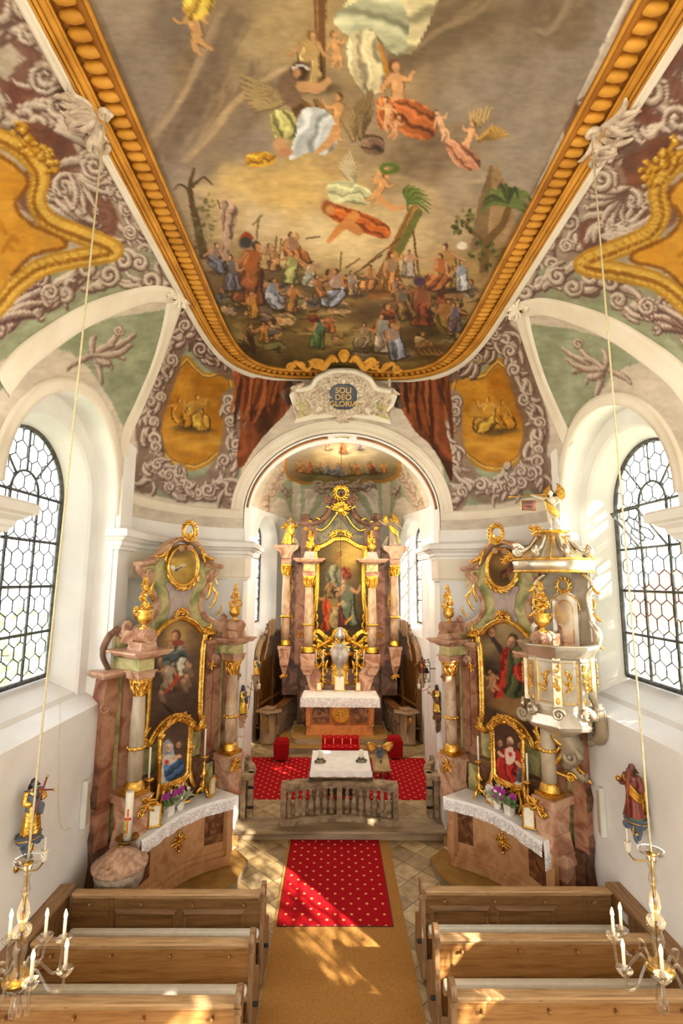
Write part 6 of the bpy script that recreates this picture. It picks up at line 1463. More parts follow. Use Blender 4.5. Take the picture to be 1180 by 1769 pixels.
 for a in range(4): M = Matrix.Translation((m0[0], 0, .76)) @ Matrix.Rotation(a*PI/2+.0, 4, 'Y'); mb.T = M; mb.tube([(0, yy, 0), (0, yy, .13)], .02, 6); mb.ell((0, yy, .15), .028, 8); leaf(mb, .02, .02, PI/4, .11, .2, yy, .5); leaf(mb, -.02, .02, PI*.75, .11, .2, yy, -.5)
 mb.T = None; mb.ell((m0[0], yy-.01, .76), .035, 8); mb.build('gold_cross', gold, t_)
 top = [(a, b-.07) for a, b in front]+[(xb+.03, -.26), (xa-.03, -.26)]
 fr_ = [(a, b-.07) for a, b in front]
 wall_end = [(xa-.02, -.3), fr_[0]] if sd < 0 else [fr_[-1], (xb+.02, -.3)]
 cloth_thing('altar_cloth', {-1: 'white altar cloth with lace border on the curved table beside the stone font', 1: 'white altar cloth with lace border on the curved table near the pulpit'}[sd], top, [(fr_, .2, .16, 'lace_border'), (wall_end, .38, .16, 'lace_end')], zt+.001, lace, O, ang)
 ph = [(0, 2.66), (.16, 2.62), (.28, 2.53), (.31, 2.5), (.31, 1.72), (.2, 1.66), (0, 1.66)]
 po = mirr(ph); po = [(x+.12*sd if True else x, z) for x, z in po]
 c_ = root('framed_picture', F.w(0, 0, 0), ang, {-1: 'gilt framed picture of a veiled woman in white and blue standing on the side altar', 1: 'gilt framed picture of a red-robed man touching his heart on the side altar'}[sd], 'picture', 'gilt pictures on the side altars')
 picture(c_, po, .27, 'canvas', .008); f3 = gframe(c_, smooth2(po, 1), .27, .045, .05); mb = MB(); xo = .12*sd
 mb.box(xo-.3, xo+.3, -.26, -.2, 1.6, 2.6)
 rocaille(mb, xo, 2.64, .5, .18, -.32, 4, .02); rocaille(mb, xo, 1.66, .5, -.2, -.32, 6, .018)
 for sg in (-1, 1):
  volute(mb, xo+sg*.33, 2.5, .06, sg, -.31, .02); volute(mb, xo+sg*.33, 2.15, .045, -sg, -.31, .016); leaf(mb, xo+sg*.33, 1.75, -PI/2, .3, .16, -.31, sg*.4)
  mb.tube(catmull([(xo+sg*.2, -.28, 1.62), (xo+sg*.28, -.33, 1.45), (xo+sg*.2, -.3, 1.3), (xo+sg*.3, -.36, zt+.03)], 6), [.035]*12+[.028]*7, 7)
 mb.build('gilded_stand', gold, f3)
 def onmensa(px, py, d=.44): u = F.p(px, py, d)[0]; u = min(.66, max(-.74, u*-sd))*-sd; p = F.w(u, d, zt+.015); return (p.x, p.y, zt+.015)
 def stick(px, py, ptop, d, label):
  p = onmensa(px, py, d); tt = F.p(px, ptop, d)[1]-zt-.015; candlestick(p, tt*.60, tt*.40, label, 'side altar candlesticks', rot=ang)
 if sd < 0:
  stick(254, 1400, 1290, .40, 'gold candlestick with a tall white candle at the wall end of the left side altar')
  stick(351, 1366, 1258, .36, 'gold candlestick with a tall white candle at the chancel end of the left side altar')
  cardframe(onmensa(252, 1420, .60), ang-.5, .16, .34, 'small gilt frame with a white card on the left altar, close to the paschal candle', 'small gilt card frames')
  cardframe(onmensa(366, 1373, .52), ang+.3, .15, .32, 'small gilt frame with a white card at the chancel end of the left altar', 'small gilt card frames')
 else:
  stick(828, 1362, 1270, .36, 'gold candlestick with a white candle at the chancel end of the right side altar')
  stick(914, 1404, 1300, .40, 'gold candlestick with a white candle at the pulpit end of the right side altar')
  cardframe(onmensa(846, 1368, .42), ang-.2, .15, .32, 'small gilt card frame half hidden behind the flowers on the right altar', 'small gilt card frames')
  cardframe(onmensa(918, 1412, .60), ang+.5, .16, .34, 'small gilt frame with a white card on the right altar beneath the pulpit', 'small gilt card frames')
 def plant(loc, kind, label, grp):
  r2 = root('potted_plant', loc, ang, label, 'flowers', grp); mb = MB()
  if kind == 'sq': mb.frustum(.055, .055, 0, .07, .07, .15)
  else: mb.lathe([(.045, 0), (.06, .03), (.07, .1), (.075, .13), (.062, .13), (.055, .1)], 18)
  fixn(mb.build('pot', pot_white, r2)); g = random.Random(int(loc[0]*100)); lm = MB(); pm = MB(); wm = MB()
  if kind == 'sq':
   for k in range(26): leaf(lm, g.uniform(-.05, .05), .14, g.uniform(.1, PI-.1), g.uniform(.1, .2), .12, g.uniform(-.06, .06), g.uniform(-.9, .9), g.uniform(-.4, .5))
   for sgn in (-1, 1):
    st = catmull([(0, 0, .14), (sgn*.03, -.02, .26), (sgn*.1, -.05, .34), (sgn*.19, -.07, .34)], 6); lm.tube(st, .004, 5)
    for p in st[9:]:
     for q in range(2): blossom(pm, p.x+g.uniform(-.02, .02), p.y-.01, p.z+g.uniform(-.03, .02), .028, g.random())
  else:
   for k in range(46):
    a = g.uniform(0, PI); L = g.uniform(.1, .24); leaf(lm, g.uniform(-.04, .04), .12, a, L, .09, g.uniform(-.06, .06), g.uniform(-1, 1), g.uniform(-.5, .6))
   for k in range(24 if sd > 0 else 10): blossom(wm, g.uniform(-.18, .16), g.uniform(-.1, .08), g.uniform(.2, .36), .024, g.random())
   if sd > 0:
    for k in range(12): blossom(pm, g.uniform(-.02, .2), g.uniform(-.1, .06), g.uniform(.16, .36), .026, g.random())
  lm.build('foliage', leafm if kind == 'sq' else leafg, r2)
  if pm.v: pm.build('purple_blossoms', petal_p, r2)
  if wm.v: wm.build('white_blossoms', petal_w, r2)
 if sd < 0:
  plant(onmensa(292, 1390), 'sq', 'purple orchid in a square white planter on the left side altar', 'flowers on the side altars'); plant(onmensa(311, 1393), 'rd', 'pale grey-green plant in a round white pot on the left side altar', 'flowers on the side altars')
 else:
  plant(onmensa(859, 1389), 'rd', 'white and purple blossoms over a round white pot on the right side altar', 'flowers on the side altars'); plant(onmensa(880, 1389), 'sq', 'purple orchid in a square pale planter on the right side altar', 'flowers on the side altars')
 p = onmensa(290, 1372, .36) if sd < 0 else onmensa(886, 1366, .36); r3 = root('crucifix', p, ang, 'small golden standing cross before the picture on the %s side altar' % side, 'crucifix', 'small gold crosses'); mb = MB(); mb.lathe([(.05, 0), (.05, .012), (.015, .03), (.012, .1)], 12); mb.box(-.01, .01, -.008, .008, .08, .40); mb.box(-.07, .07, -.008, .008, .28, .30); mb.build('cross', gold, r3)
 if sd < 0: pod = [(-3.55, 7.5), (-2.5, 7.5), (-1.98, 8.3), (-1.70, 8.85), (-1.62, 9.4), (-1.95, 9.75), (-2.0, 10.25), (-2.6, 10.2), (-3.55, 8.9)]
 else: pod = [(3.55, 7.7), (2.5, 7.7), (1.95, 8.4), (1.66, 8.95), (1.60, 9.5), (1.95, 9.85), (2.0, 10.25), (2.6, 10.2), (3.55, 8.9)]
 mb = MB(); mb.slab(pod, 0, .13); d_ = mb.build('altar_dais', stone_step); mb = MB(); mb.slab([((a-sd*-.0)*1.0+(.05 if a < -1.9 and sd < 0 else 0), b+.0) for a, b in pod], .131, .141); mb.build('felt_cover', tan_felt, d_)
 tag(d_, 'low tan felt-covered dais in front of the %s side altar' % side, 'platform', 'felt covered daises')
side_altar(-1); side_altar(1)
# ------------------------------------------------------------------ carved figures
def figure(name, loc, rot, h, label, cat='statue', group=None, flesh=None, robe=None, mantle=None, hair=None, arms=(((.17, -.02, .62), (.10, -.14, .60)), ((-.17, -.02, .62), (-.10, -.14, .60))), nude=False, wings=None, lean=0.0, base=None, child_of=None, legs=None, seated=False):
 flesh = flesh or skin; hair = hair or hair_brown
 if child_of is None: r_ = root(name, loc, rot, label, cat, group)
 else:
  r_ = bpy.data.objects.new(name, None); COL.objects.link(r_); r_.parent = child_of; r_.location = loc; r_.rotation_euler = (0, 0, rot)
 S = Matrix.Scale(h, 4) @ Matrix.Rotation(lean, 4, 'Y')
 mb = MB(S)
 hip = .5
 mb.tube(catmull([(0, 0, hip-.02), (0, -.005, .6), (0, -.01, .7), (0, 0, .79), (0, -.005, .84)], 4), [.095]*4+[.085]*4+[.105]*4+[.09]*2+[.042]*3, 12)
 mb.ell((0, -.012, .915), (.058, .066, .078), 14); mb.ell((0, -.082, .905), (.011, .016, .018), 6); mb.ell((0, -.068, .872), (.022, .012, .007), 6); mb.ell((0, -.04, .845), (.026, .03, .022), 8)
 for sg in (-1, 1): mb.ell((sg*.058, -.005, .908), (.01, .016, .024), 6); mb.ell((sg*.024, -.068, .925), (.012, .008, .006), 6); mb.ell((sg*.11, 0, .785), (.045, .045, .045), 8)
 for sg, (e, hd) in zip((1, -1), arms):
  mb.tube(catmull([(sg*.115, 0, .785), e, hd], 5), [.043]*3+[.036]*4+[.028]*4, 9)
  d = (Vector(hd)-Vector(e)).normalized(); c = Vector(hd)+d*.025; mb.ell(c, (.024, .022, .03), 8)
  up = d.orthogonal().normalized(); s2 = d.cross(up)
  for k in range(4): b = c+s2*(k-1.5)*.013+d*.018; mb.tube([b, b+d*(.03-.004*abs(k-1.3)), b+d*.045+up*.014], .0075, 5)
  mb.tube([c+s2*.022, c+s2*.036+d*.016], .008, 5)
 L = legs or (((.06, -.02, .27), (.065, .0, .04)), ((-.06, -.02, .27), (-.065, .01, .04)))
 for sg, (k, f) in zip((1, -1), L):
  mb.tube(catmull([(sg*.055, 0, hip), k, f], 5), [.075]*3+[.055]*3+[.048]*2+[.03]*3, 10); mb.tube([f, (f[0]+sg*.01, f[1]-.05, f[2]-.022), (f[0]+sg*.015, f[1]-.1, f[2]-.03)], [.03, .026, .018], 7)
 b = mb.build('body', flesh, r_); md = b.modifiers.new('skin', 'REMESH'); md.mode = 'VOXEL'; md.voxel_size = max(.006, h*.0125); md.use_smooth_shade = True
 mb = MB(S); g = random.Random(int(h*1000)+len(label or 'x'))
 mb.ell((0, .012, .94), (.064, .066, .066), 12)
 for k in range(14): a = PI*(.05+.9*k/13); leaf(mb, math.cos(a)*.055, .93, -PI/2+.6*math.cos(a), .12, .14, .03+.02*math.sin(a), .2)
 mb.build('hair', hair, r_)
 if robe is not None and not nude:
  mb = MB(S); n = 40; vs = []; prof = [(.165, .025), (.17, .06), (.15, .2), (.135, .35), (.125, .48), (.105, .58), (.125, .7), (.125, .77), (.06, .815)]
  for i, (r, z) in enumerate(prof):
   f = max(0, 1-z/.62)
   for k in range(n): a = 2*PI*k/n; rr = r*(1+.16*f*math.sin(a*9+z*5)+.06*f*math.sin(a*4-z*8)); vs.append((rr*math.cos(a)*1.0, rr*math.sin(a)*.82, z))
  mb.add(vs, [(i*n+k, i*n+(k+1) % n, (i+1)*n+(k+1) % n, (i+1)*n+k) for i in range(len(prof)-1) for k in range(n)], True)
  for sg, (e, hd) in zip((1, -1), arms): mb.tube(catmull([(sg*.115, 0, .785), e, tuple(Vector(e).lerp(Vector(hd), .6))], 5), [.058]*3+[.055]*3+[.062]*5, 10)
  mb.build('robe', robe, r_)
 if mantle is not None:
  mb = MB(S)
  for q in range(7):
   o = (q-3)*.022; mb.tube(catmull([(-.12, .03+.01*q, .79), (-.10+o*.2, -.10, .66-o), (.06+o*.3, -.125, .50-o*1.5), (.16, -.06+o*.4, .40-o), (.15, .08, .36)], 6), [.022]*8+[.034]*10+[.025]*7, 7)
  if not nude:
   for q in range(6): a = -.3+q*.42; mb.tube(catmull([(.13*math.cos(a)-.02, .1, .74), (.16*math.cos(a), .12, .45), (.19*math.cos(a)+.02, .1, .08)], 5), .035, 6)
  mb.build('mantle', mantle, r_)
 if wings is not None:
  for sg in (-1, 1):
   mb = MB(S)
   for k in range(9): leaf(mb, sg*.05, .76, (PI/2-sg*(.35+.16*k)) if True else 0, .42-.022*k, .09, .09, sg*.25, -.2)
   for k in range(5): leaf(mb, sg*.06, .78, PI/2-sg*(.3+.25*k), .2, .13, .07, sg*.25, -.1)
   mb.build('wing', wings, r_)
 if base is not None: mb = MB(S); mb.lathe([(.16, -.03), (.17, 0), (.15, .025)], 20, sq=(1, .8), lobes=7, lobe=.06); mb.build('base', base, r_)
 return r_, S
def bracket(loc, rot, h, label, mat, goldm=None, group=None, w=.2):
 r_ = root('wall_bracket', loc, rot, label, 'bracket', group); mb = MB()
 mb.lathe([(.02, -h), (w*.3, -h*.9), (w*.5, -h*.6), (w*.45, -h*.5), (w*.95, -h*.25), (w*1.0, -h*.12), (w*.85, -h*.06), (w*1.1, -h*.02), (w*1.12, 0)], 20, (0, -w*.55, 0), (1, .8), lobes=6, lobe=.07)
 for sg in (-1, 1): volute(mb, sg*w*.6, -h*.3, w*.35, sg, -w*1.1, w*.12)
 leaf(mb, 0, -h*.55, -PI/2, h*.5, .2, -w*.9, .3); mb.build('console', mat, r_)
 if goldm is not None: mb = MB(); mb.tube([(w*1.0*math.cos(a), -w*.55+w*.8*math.sin(a), -h*.13) for a in [PI+PI*k/12 for k in range(13)]], w*.06, 6); scrollS(mb, (-w*.3, -h*.3), (w*.3, -h*.6), .3, w*.06, -w*1.15); mb.build('gilding', goldm, r_)
 return r_
# ------------------------------------------------------------------ high altar
YH = 16.9
H = Frame((0.0, YH, 0), 0)
def hx(L, d=0.0): return [H.p(a, b, d) for a, b in L]
def sym(L, d=0.0):
 """trace one half in the picture's right half, mirror it"""
 P = hx(L, d); c = .06; return [(x-c, z) for x, z in P]
r_ = root('high_altar', (.06, YH, 0), 0, 'tall marbled high altar with four columns at the end of the chancel', 'altar'); HA = r_
half = sym([(588, 850), (604, 862), (618, 888), (632, 900), (656, 902), (656, 945), (668, 950), (668, 1190)])
half = [(0, half[0][1])]+half[1:]; mb = MB(); mb.prism(mirr(half), -.02, .2); bk = fixn(mb.build('backboard', m_olive, r_))
def z_(py, d=0): return H.p(588, py, d)[1]
def x_(px, d=0): return H.p(px, 1000, d)[0]-.06
gp = [p for p in half[1:6]]
for sg in (-1, 1):
 mb = MB(); pts = smooth2([(sg*a, b) for a, b in [(.06, z_(856)), (.24, z_(866)), (.40, z_(884)), (.62, z_(898)), (.98, z_(906))]], 6, False)
 mb.tube([(x, -.08, z) for x, z in pts], .10, 8); mb.tube([(x, -.15, z+.03) for x, z in pts], .05, 8); volute(mb, sg*.42, z_(864), .15, -sg, -.14, .06, PI/2, 1.6); volute(mb, sg*1.2, z_(897), .17, sg, -.12, .07, 0, 1.7); mb.box(sg*1.2-.26, sg*1.2+.26, -.22, .1, z_(908), z_(902))
 fixn(mb.build('gable_scroll', m_brown, r_)); mb = MB(); mb.box(sg*1.18-.18, sg*1.18+.18, -.16, .15, z_(975), z_(908)); mb.box(sg*1.5-.13, sg*1.5+.13, -.1, .15, 2.6, z_(955)); mb.box(sg*.92-.12, sg*.92+.12, -.1, .15, z_(965), z_(908)); fixn(mb.build('upper_pilaster', m_brown, r_, bevel=.01))
 mb = MB(); pts = smooth2([(sg*a, b) for a, b in [(.06, z_(884)), (.2, z_(892)), (.42, z_(908)), (.66, z_(917)), (.86, z_(914))]], 6, False); mb.tube([(x, -.14, z) for x, z in pts], .035, 7); mb.tube([(sg*.94, -.14, z_(918)), (sg*.94, -.14, z_(946))], .035, 7)
 volute(mb, sg*1.2, z_(914), .07, sg, -.2, .022); [leaf(mb, sg*x, z, PI/2-sg*.8, .2, .2, -.2, -sg*.5) for x, z in ((.35, z_(880)), (.7, z_(900)), (.95, z_(905)))]; mb.build('gilded_moulding', gold_bright, r_)
mb = MB(); rocaille(mb, 0, z_(880), .62, .34, -.2, 8, .035); mb.ell((0, -.24, z_(882)), (.13, .06, .13), 12); spray(mb, 0, z_(882), .3, 12, -.2, seed=3, w=.12)
c = [(.17*math.cos(2*PI*k/24), -.2, z_(853)+.17*math.sin(2*PI*k/24)) for k in range(24)]; mb.tube(c, .04, 8, True); rocaille(mb, 0, z_(848), .5, .2, -.2, 9, .03)
for k in range(14): a = 2*PI*k/14; leaf(mb, .2*math.cos(a), z_(853)+.2*math.sin(a), a+.7, .14, .25, -.2, .4)
mb.build('gilded_crest', gold_bright, r_)
fh = [(588, 931), (578, 932), (568, 938), (557, 944), (547, 946), (546, 960), (549, 978), (548, 1030), (545, 1052), (541, 1070), (541, 1092), (549, 1090), (558, 1096), (566, 1106), (576, 1100), (588, 1093)]
fl = [(x-.06-.015, z) for x, z in hx(fh, .05)]; fl = [(min(0, x), z) for x, z in fl]; fl[0] = (0, fl[0][1]); fl[-1] = (0, fl[-1][1])
fo = smooth2(mirr(fl), 3); picture(r_, fo, .06, 'painting', .018, None, .72); f_ = gframe(r_, fo, .07, .085, .09, gold_bright)
mb = MB(); rocaille(mb, 0, z_(926), .8, .3, -.18, 12, .035); mb.build('frame_crest', gold_bright, f_)
mb = MB(); rocaille(mb, 0, z_(1092), .5, .24, -.18, 13, .03); mb.build('frame_foot', gold_bright, f_)
for sg in (-1, 1):
 mb = MB(); volute(mb, sg*.80, z_(948), .09, sg, -.15, .04); mb.build('shoulder_scroll', gold_bright, f_); mb = MB(); volute(mb, sg*.86, z_(1102), .11, -sg, -.15, .045)
 for k in range(5): leaf(mb, sg*(.80+.02*k), z_(1088-k*14), PI/2+sg*.5, .3, .15, -.14, -sg*.5)
 leaf(mb, sg*.9, z_(1088), PI/2-sg*.2, .3, .16, -.15, sg*.3); mb.build('foot_scroll', gold_bright, f_)
for sg in (-1, 1):
 X = sg*(x_(643, .9)+.0); d = .8
 zz = lambda py, d=.8: H.p(643, py, d)[1]
 column(r_, X, d, zz(1128), zz(996), .145, gold_bright, True); entab(r_, X, d, zz(996), .16, zz(966)-zz(996), 1.5)
 mb = MB(); mb.frustum(.2, .2, zz(966), .14, .14, zz(954), (X, -d)); fixn(mb.build('urn_foot', m_lilac, r_)); vase(r_, X, d, zz(955), .72, sg+9, gold_bright)
 mb = MB(); mb.box(X-.24, X+.24, -d-.24, 0, zz(1134), zz(1128)); mb.frustum(.2, .24, zz(1150), .24, .26, zz(1134), (X, -d)); mb.frustum(.12, .2, zz(1165), .24, .26, zz(1150), (X, -d+.05)); mb.prism([(X-.2*sg, zz(1150)), (X-.42*sg, zz(1165)), (X-.36*sg, zz(1196)), (X-.1*sg, zz(1196)), (X+.08*sg, zz(1165))], -d-.05, -.2); fixn(mb.build('column_pedestal', m_pink, r_, bevel=.015))
 X2 = sg*x_(681.5, .35); d2 = .35; z2 = lambda py: H.p(681, py, .35)[1]
 column(r_, X2, d2, z2(1116), z2(977), .14, gold_bright, True); mb = MB(); mb.frustum(.16, .16, z2(977), .17, .17, z2(966), (X2, -d2)); mb.prism([(X2-.15, z2(966)), (X2+.15, z2(966)), (X2+.22, z2(956)), (X2+.38, z2(950)), (X2+.4, z2(944)), (X2-.4, z2(944)), (X2-.38, z2(950)), (X2-.22, z2(956))], -d2-.25, .1); fixn(mb.build('bracket_entablature', m_pink, r_, bevel=.01))
 mb = MB(); mb.box(X2-.22, X2+.22, -d2-.22, 0, z2(1122), z2(1116)); mb.frustum(.13, .18, z2(1150), .2, .22, z2(1122), (X2, -d2+.02)); mb.frustum(.05, .1, z2(1166), .13, .18, z2(1150), (X2, -d2+.06)); fixn(mb.build('hanging_pedestal', m_pink, r_, bevel=.012))
 mb = MB()
 for k in range(4): leaf(mb, sg*(1.70), z2(1075-k*28), PI/2-sg*.4*(-1)**k, .36, .1, -.1, sg*.5*(-1)**k)
 mb.tube(smooth2 and [(sg*1.66+.06*math.sin(k*.5), -.12, z2(1090-k*5)) for k in range(22)], .022, 6); spray(mb, sg*1.32, z2(1098), .16, 8, -.15, seed=6); spray(mb, X2, z2(1165), .18, 7, -d2-.1, PI, 2*PI, seed=8); volute(mb, sg*1.78, z2(1100), .14, sg, -.1, .04); mb.build('gilded_acanthus', gold_old, r_)
 mb = MB(); mb.box(sg*1.3-.2, sg*1.3+.2, -.12, .1, 2.2, zz(975)); mb.box(sg*1.62-.14, sg*1.62+.14, -.06, .1, 2.2, zz(985)); fixn(mb.build('wall_pilaster', m_red, r_, bevel=.01))
mb = MB(); mb.box(-1.35, 1.35, -.5, .15, SANC+.3, z_(1188)); mb.box(-1.1, 1.1, -.75, .1, SANC+.3, H.p(588, 1183, .75)[1]); mb.box(-1.25, 1.25, -.55, .15, z_(1188), z_(1150)); mb.box(-1.9, -1.35, -.1, .15, z_(1200), z_(1140)); mb.box(1.35, 1.9, -.1, .15, z_(1200), z_(1140)); fixn(mb.build('plinth', m_brown, r_, bevel=.02))
zt = H.p(588, 1186, .75)[1]-.02
mb = MB(); mb.lathe([(.42, zt), (.42, zt+.1), (.36, zt+.14), (.36, zt+.9), (.44, zt+.95), (.44, zt+1.02), (.3, zt+1.1), (.1, zt+1.2)], 24, (0, -.35, 0), (1, .8), lobes=8, lobe=.03)
for sg in (-1, 1): volute(mb, sg*.5, zt+.2, .14, sg, -.5, .05); leaf(mb, sg*.48, zt+.3, PI/2, .5, .12, -.5, sg*.2); volute(mb, sg*.55, zt+.9, .12, -sg, -.4, .04)
spray(mb, 0, zt+1.12, .4, 12, -.5, .1, PI-.1, 4, .13)
for k in range(18): a = g_ = PI*(k/17); leaf(mb, .45*math.cos(a), zt+1.0+.42*math.sin(a), a, .2, .18, -.42, .4*(-1)**k)
rocaille(mb, 0, zt+.55, .5, .3, -.68, 15, .03); mb.build('tabernacle', gold_bright, r_)
for sg in (-1, 1):
 mb = MB()
 for k in range(9): leaf(mb, sg*(.25+.09*k), zt+1.35-.04*k, PI/2-sg*(.1+.16*k), .34, .17, -.5, sg*.5*(-1)**k, .3); leaf(mb, sg*(.5+.05*k), zt+.15+.13*k, PI/2-sg*.9*(-1)**k, .3, .16, -.5, sg*.5*(-1)**k, .3)
 mb.tube(catmull([(sg*.55, -.5, zt), (sg*.75, -.52, zt+.4), (sg*.55, -.5, zt+.8), (sg*.8, -.5, zt+1.1), (sg*.35, -.5, zt+1.4)], 7), .05, 8); volute(mb, sg*.9, zt+1.15, .13, sg, -.5, .045); volute(mb, sg*.8, zt+.25, .14, -sg, -.5, .045); mb.build('gilded_side_scroll', gold_bright, r_)
mb = MB()
for sg in (-1, 1):
 for k in range(10): leaf(mb, sg*(.62+.05*k), zt+.9+.05*(k % 3), PI/2-sg*(.4-.1*k), .26, .18, -.4, sg*.4*(-1)**k)
 rocaille(mb, sg*.85, zt+.55, .3, .3, -.46, 4, .03); mb.ell((sg*.84, -.5, zt+.86), (.2, .06, .05), 10)
mb.build('reliquary_ornament', gold_bright, r_)
for sg in (-1, 1): mb = MB(); mb.ell((sg*.84, -.52, zt+.98), (.16, .05, .07), 12); mb.build('blue_cushion', mat_noise('deep_blue_paint', (32, 44, 110), (54, 66, 140), 5, 3, .5) if 'deep_blue_paint' not in MATS else MATS['deep_blue_paint'], r_)
ym = YH-1.15
Hm = Frame((.06, ym-.5, 0), 0)
zb, zm = SANC+.3, Hm.p(588, 1205)[1]
t_ = root('altar_table', (.06, ym, 0), 0, 'orange marble high altar table with a round gilded emblem under a lace cloth', 'altar table')
mb = MB(); mb.frustum(.93, .42, zb, 1.0, .45, zm-.12); mb.frustum(1.0, .48, zb, .98, .45, zb+.28); mb.frustum(1.05, .48, zm-.13, 1.1, .52, zm-.05); mb.box(-1.1, 1.1, -.52, .5, zm-.05, zm); fixn(mb.build('body', m_orange, t_, bevel=.02))
for sg in (-1, 1): mb = MB(); mb.prism([(sg*.82, zb+.36), (sg*.84, zm-.2), (sg*.3, zm-.2), (sg*.3, zb+.36)], -.472, -.44); fixn(mb.build('inlay_panel', m_dark, t_)); mb = MB(); mb.prism([(sg*.86, zb+.28), (sg*1.0, zb+.28), (sg*1.02, zm-.13), (sg*.92, zm-.13)], -.5, -.4); fixn(mb.build('corner_pilaster', m_orange, t_, bevel=.015))
mb = MB(); mb.lathe([(.26, 0), (.26, .04), (.2, .05), (.0, .06)], 28); o_ = mb.build('emblem_disc', ochre, t_); o_.rotation_euler = (R(90), 0, 0); o_.location = (.02, -.46, (zb+zm)/2+.06)
mb = MB(); zc_ = (zb+zm)/2+.06
mb.tube(catmull([(-.05, -.53, zc_-.08), (-.14, -.53, zc_-.04), (-.10, -.53, zc_+.05), (-.03, -.53, zc_), (.02, -.53, zc_-.1)], 5), .014, 6); mb.box(-.09, .13, -.545, -.52, zc_+.1, zc_+.12); mb.box(.01, .03, -.545, -.52, zc_-.08, zc_+.16)
mb.tube(catmull([(.17, -.53, zc_+.07), (.1, -.53, zc_+.06), (.12, -.53, zc_), (.18, -.53, zc_-.04), (.11, -.53, zc_-.08)], 5), .014, 6); mb.build('gold_monogram', gold_bright, t_)
cloth_thing('altar_cloth', 'white lace-bordered cloth over the high altar table at the end of the chancel', [(-1.15, -.57), (1.15, -.57), (1.13, .4), (-1.13, .4)], [([(-1.17, -.58), (1.17, -.58)], .27, .25, 'lace_border'), ([(-1.15, .3), (-1.17, -.58)], .3, .25, 'lace_end'), ([(1.17, -.58), (1.15, .3)], .3, .25, 'lace_end')], zm+.001, lace, (.06, ym, 0), 0)
yl = YH-.66; Hl = Frame((0, yl, 0), 0)
mb = MB()
for i, px in enumerate((545.5, 557.5, 616.5, 628.5)):
 x, z = Hl.p(px, 1186); zt2 = Hl.p(px, 1147)[1]; ztop = Hl.p(px, 1124)[1]
 lab = ['leftmost of the four tall gold candlesticks on the high altar ledge', 'second from the left of the four tall gold candlesticks on the high altar', 'third from the left of the four tall gold candlesticks on the high altar', 'rightmost of the four tall gold candlesticks on the high altar ledge'][i]
 candlestick((x, yl, zt+.002), (zt2-zt)/.96, ztop-zt2, lab, 'tall gold candlesticks on the high altar', gold_bright)
for i, px in enumerate((573.5, 600)):
 x, z = Hl.p(px, 1183); candlestick((x, yl-.06, zt+.002), .22, .22, ['short', 'short'][0]+' candle in a small gold holder %s the high altar centre card' % ('left of' if i == 0 else 'right of'), 'short candles on the high altar', gold_bright)
cy = ym+.25
for (px, py0, py1, w, lab) in ((586.5, 1196, 1171, .30, 'largest gilt card frame at the centre of the high altar table'), (551, 1197, 1183, .14, 'small gilt card frame at the left end of the high altar table'), (619, 1197, 1183, .14, 'small gilt card frame at the right end of the high altar table')):
 f2 = Frame((0, cy, 0), 0); x = f2.p(px, py0)[0]; cardframe((x, cy, zm+.015), 0, w, .48 if w > .2 else .28, lab, 'gilt card frames on the high altar')
def steps():
 s0, s1 = [(-1.75, 16.2), (-1.75, 14.95), (-1.5, 14.62), (1.6, 14.62), (1.85, 14.95), (1.85, 16.2)], [(-1.35, 16.2), (-1.35, 15.1), (-1.2, 14.95), (1.3, 14.95), (1.45, 15.1), (1.45, 16.2)]
 mb = MB(); mb.slab(s0, SANC, SANC+.15); mb.slab(s1, SANC+.15, SANC+.30); mb.box(-1.4, 1.5, 15.6, YH, SANC+.15, SANC+.3); o = mb.build('altar_steps', stone_step); tag(o, 'two low stone steps with tan felt in front of the high altar', 'steps')
 mb = MB(); mb.slab(s1, SANC+.30, SANC+.308); mb.slab([(a*.995, b+.004) for a, b in s0], SANC+.15, SANC+.156); mb.build('felt_cover', tan_felt, o)
 mb = MB(); P = [(15.75, SANC+.318), (14.94, SANC+.318), (14.935, SANC+.17), (14.61, SANC+.166), (14.605, SANC+.01), (14.2, SANC+.016)]
 vs = []
 for (y, z) in P: vs += [(-.46, y, z), (.62, y, z)]
 mb.add(vs, [(2*k, 2*k+1, 2*k+3, 2*k+2) for k in range(len(P)-1)]); c = mb.build('stair_carpet', carpet_red, None); tag(c, 'narrow red diamond-pattern carpet strip running up the high altar steps', 'carpet'); md = c.modifiers.new('t', 'SOLIDIFY'); md.thickness = .008
steps()
for i, px in enumerate((543, 625)):
 p = at(px, 1268, z=SANC+.31); r2 = root('altar_bells', p, 0, 'small %s silver altar bells tray on the tan step' % ('left' if i == 0 else 'right') if False else 'cluster of small silver bells on the tan altar step, %s of the red carpet strip' % ('left' if i == 0 else 'right'), 'bells', 'silver bells on the altar steps'); mb = MB()
 for k in range(4): a = k*PI/2; mb.lathe([(.055, 0), (.05, .03), (.03, .07), (.01, .085)], 12, (.06*math.cos(a), .06*math.sin(a), 0))
 mb.build('bell_cups', silver_metal, r2); mb = MB(); mb.tube([(0, 0, .04), (0, 0, .14)], .01, 6); mb.ell((0, 0, .15), .02, 8); mb.build('handle', brass, r2)
z2 = H.p(681, 944, .35)[1]
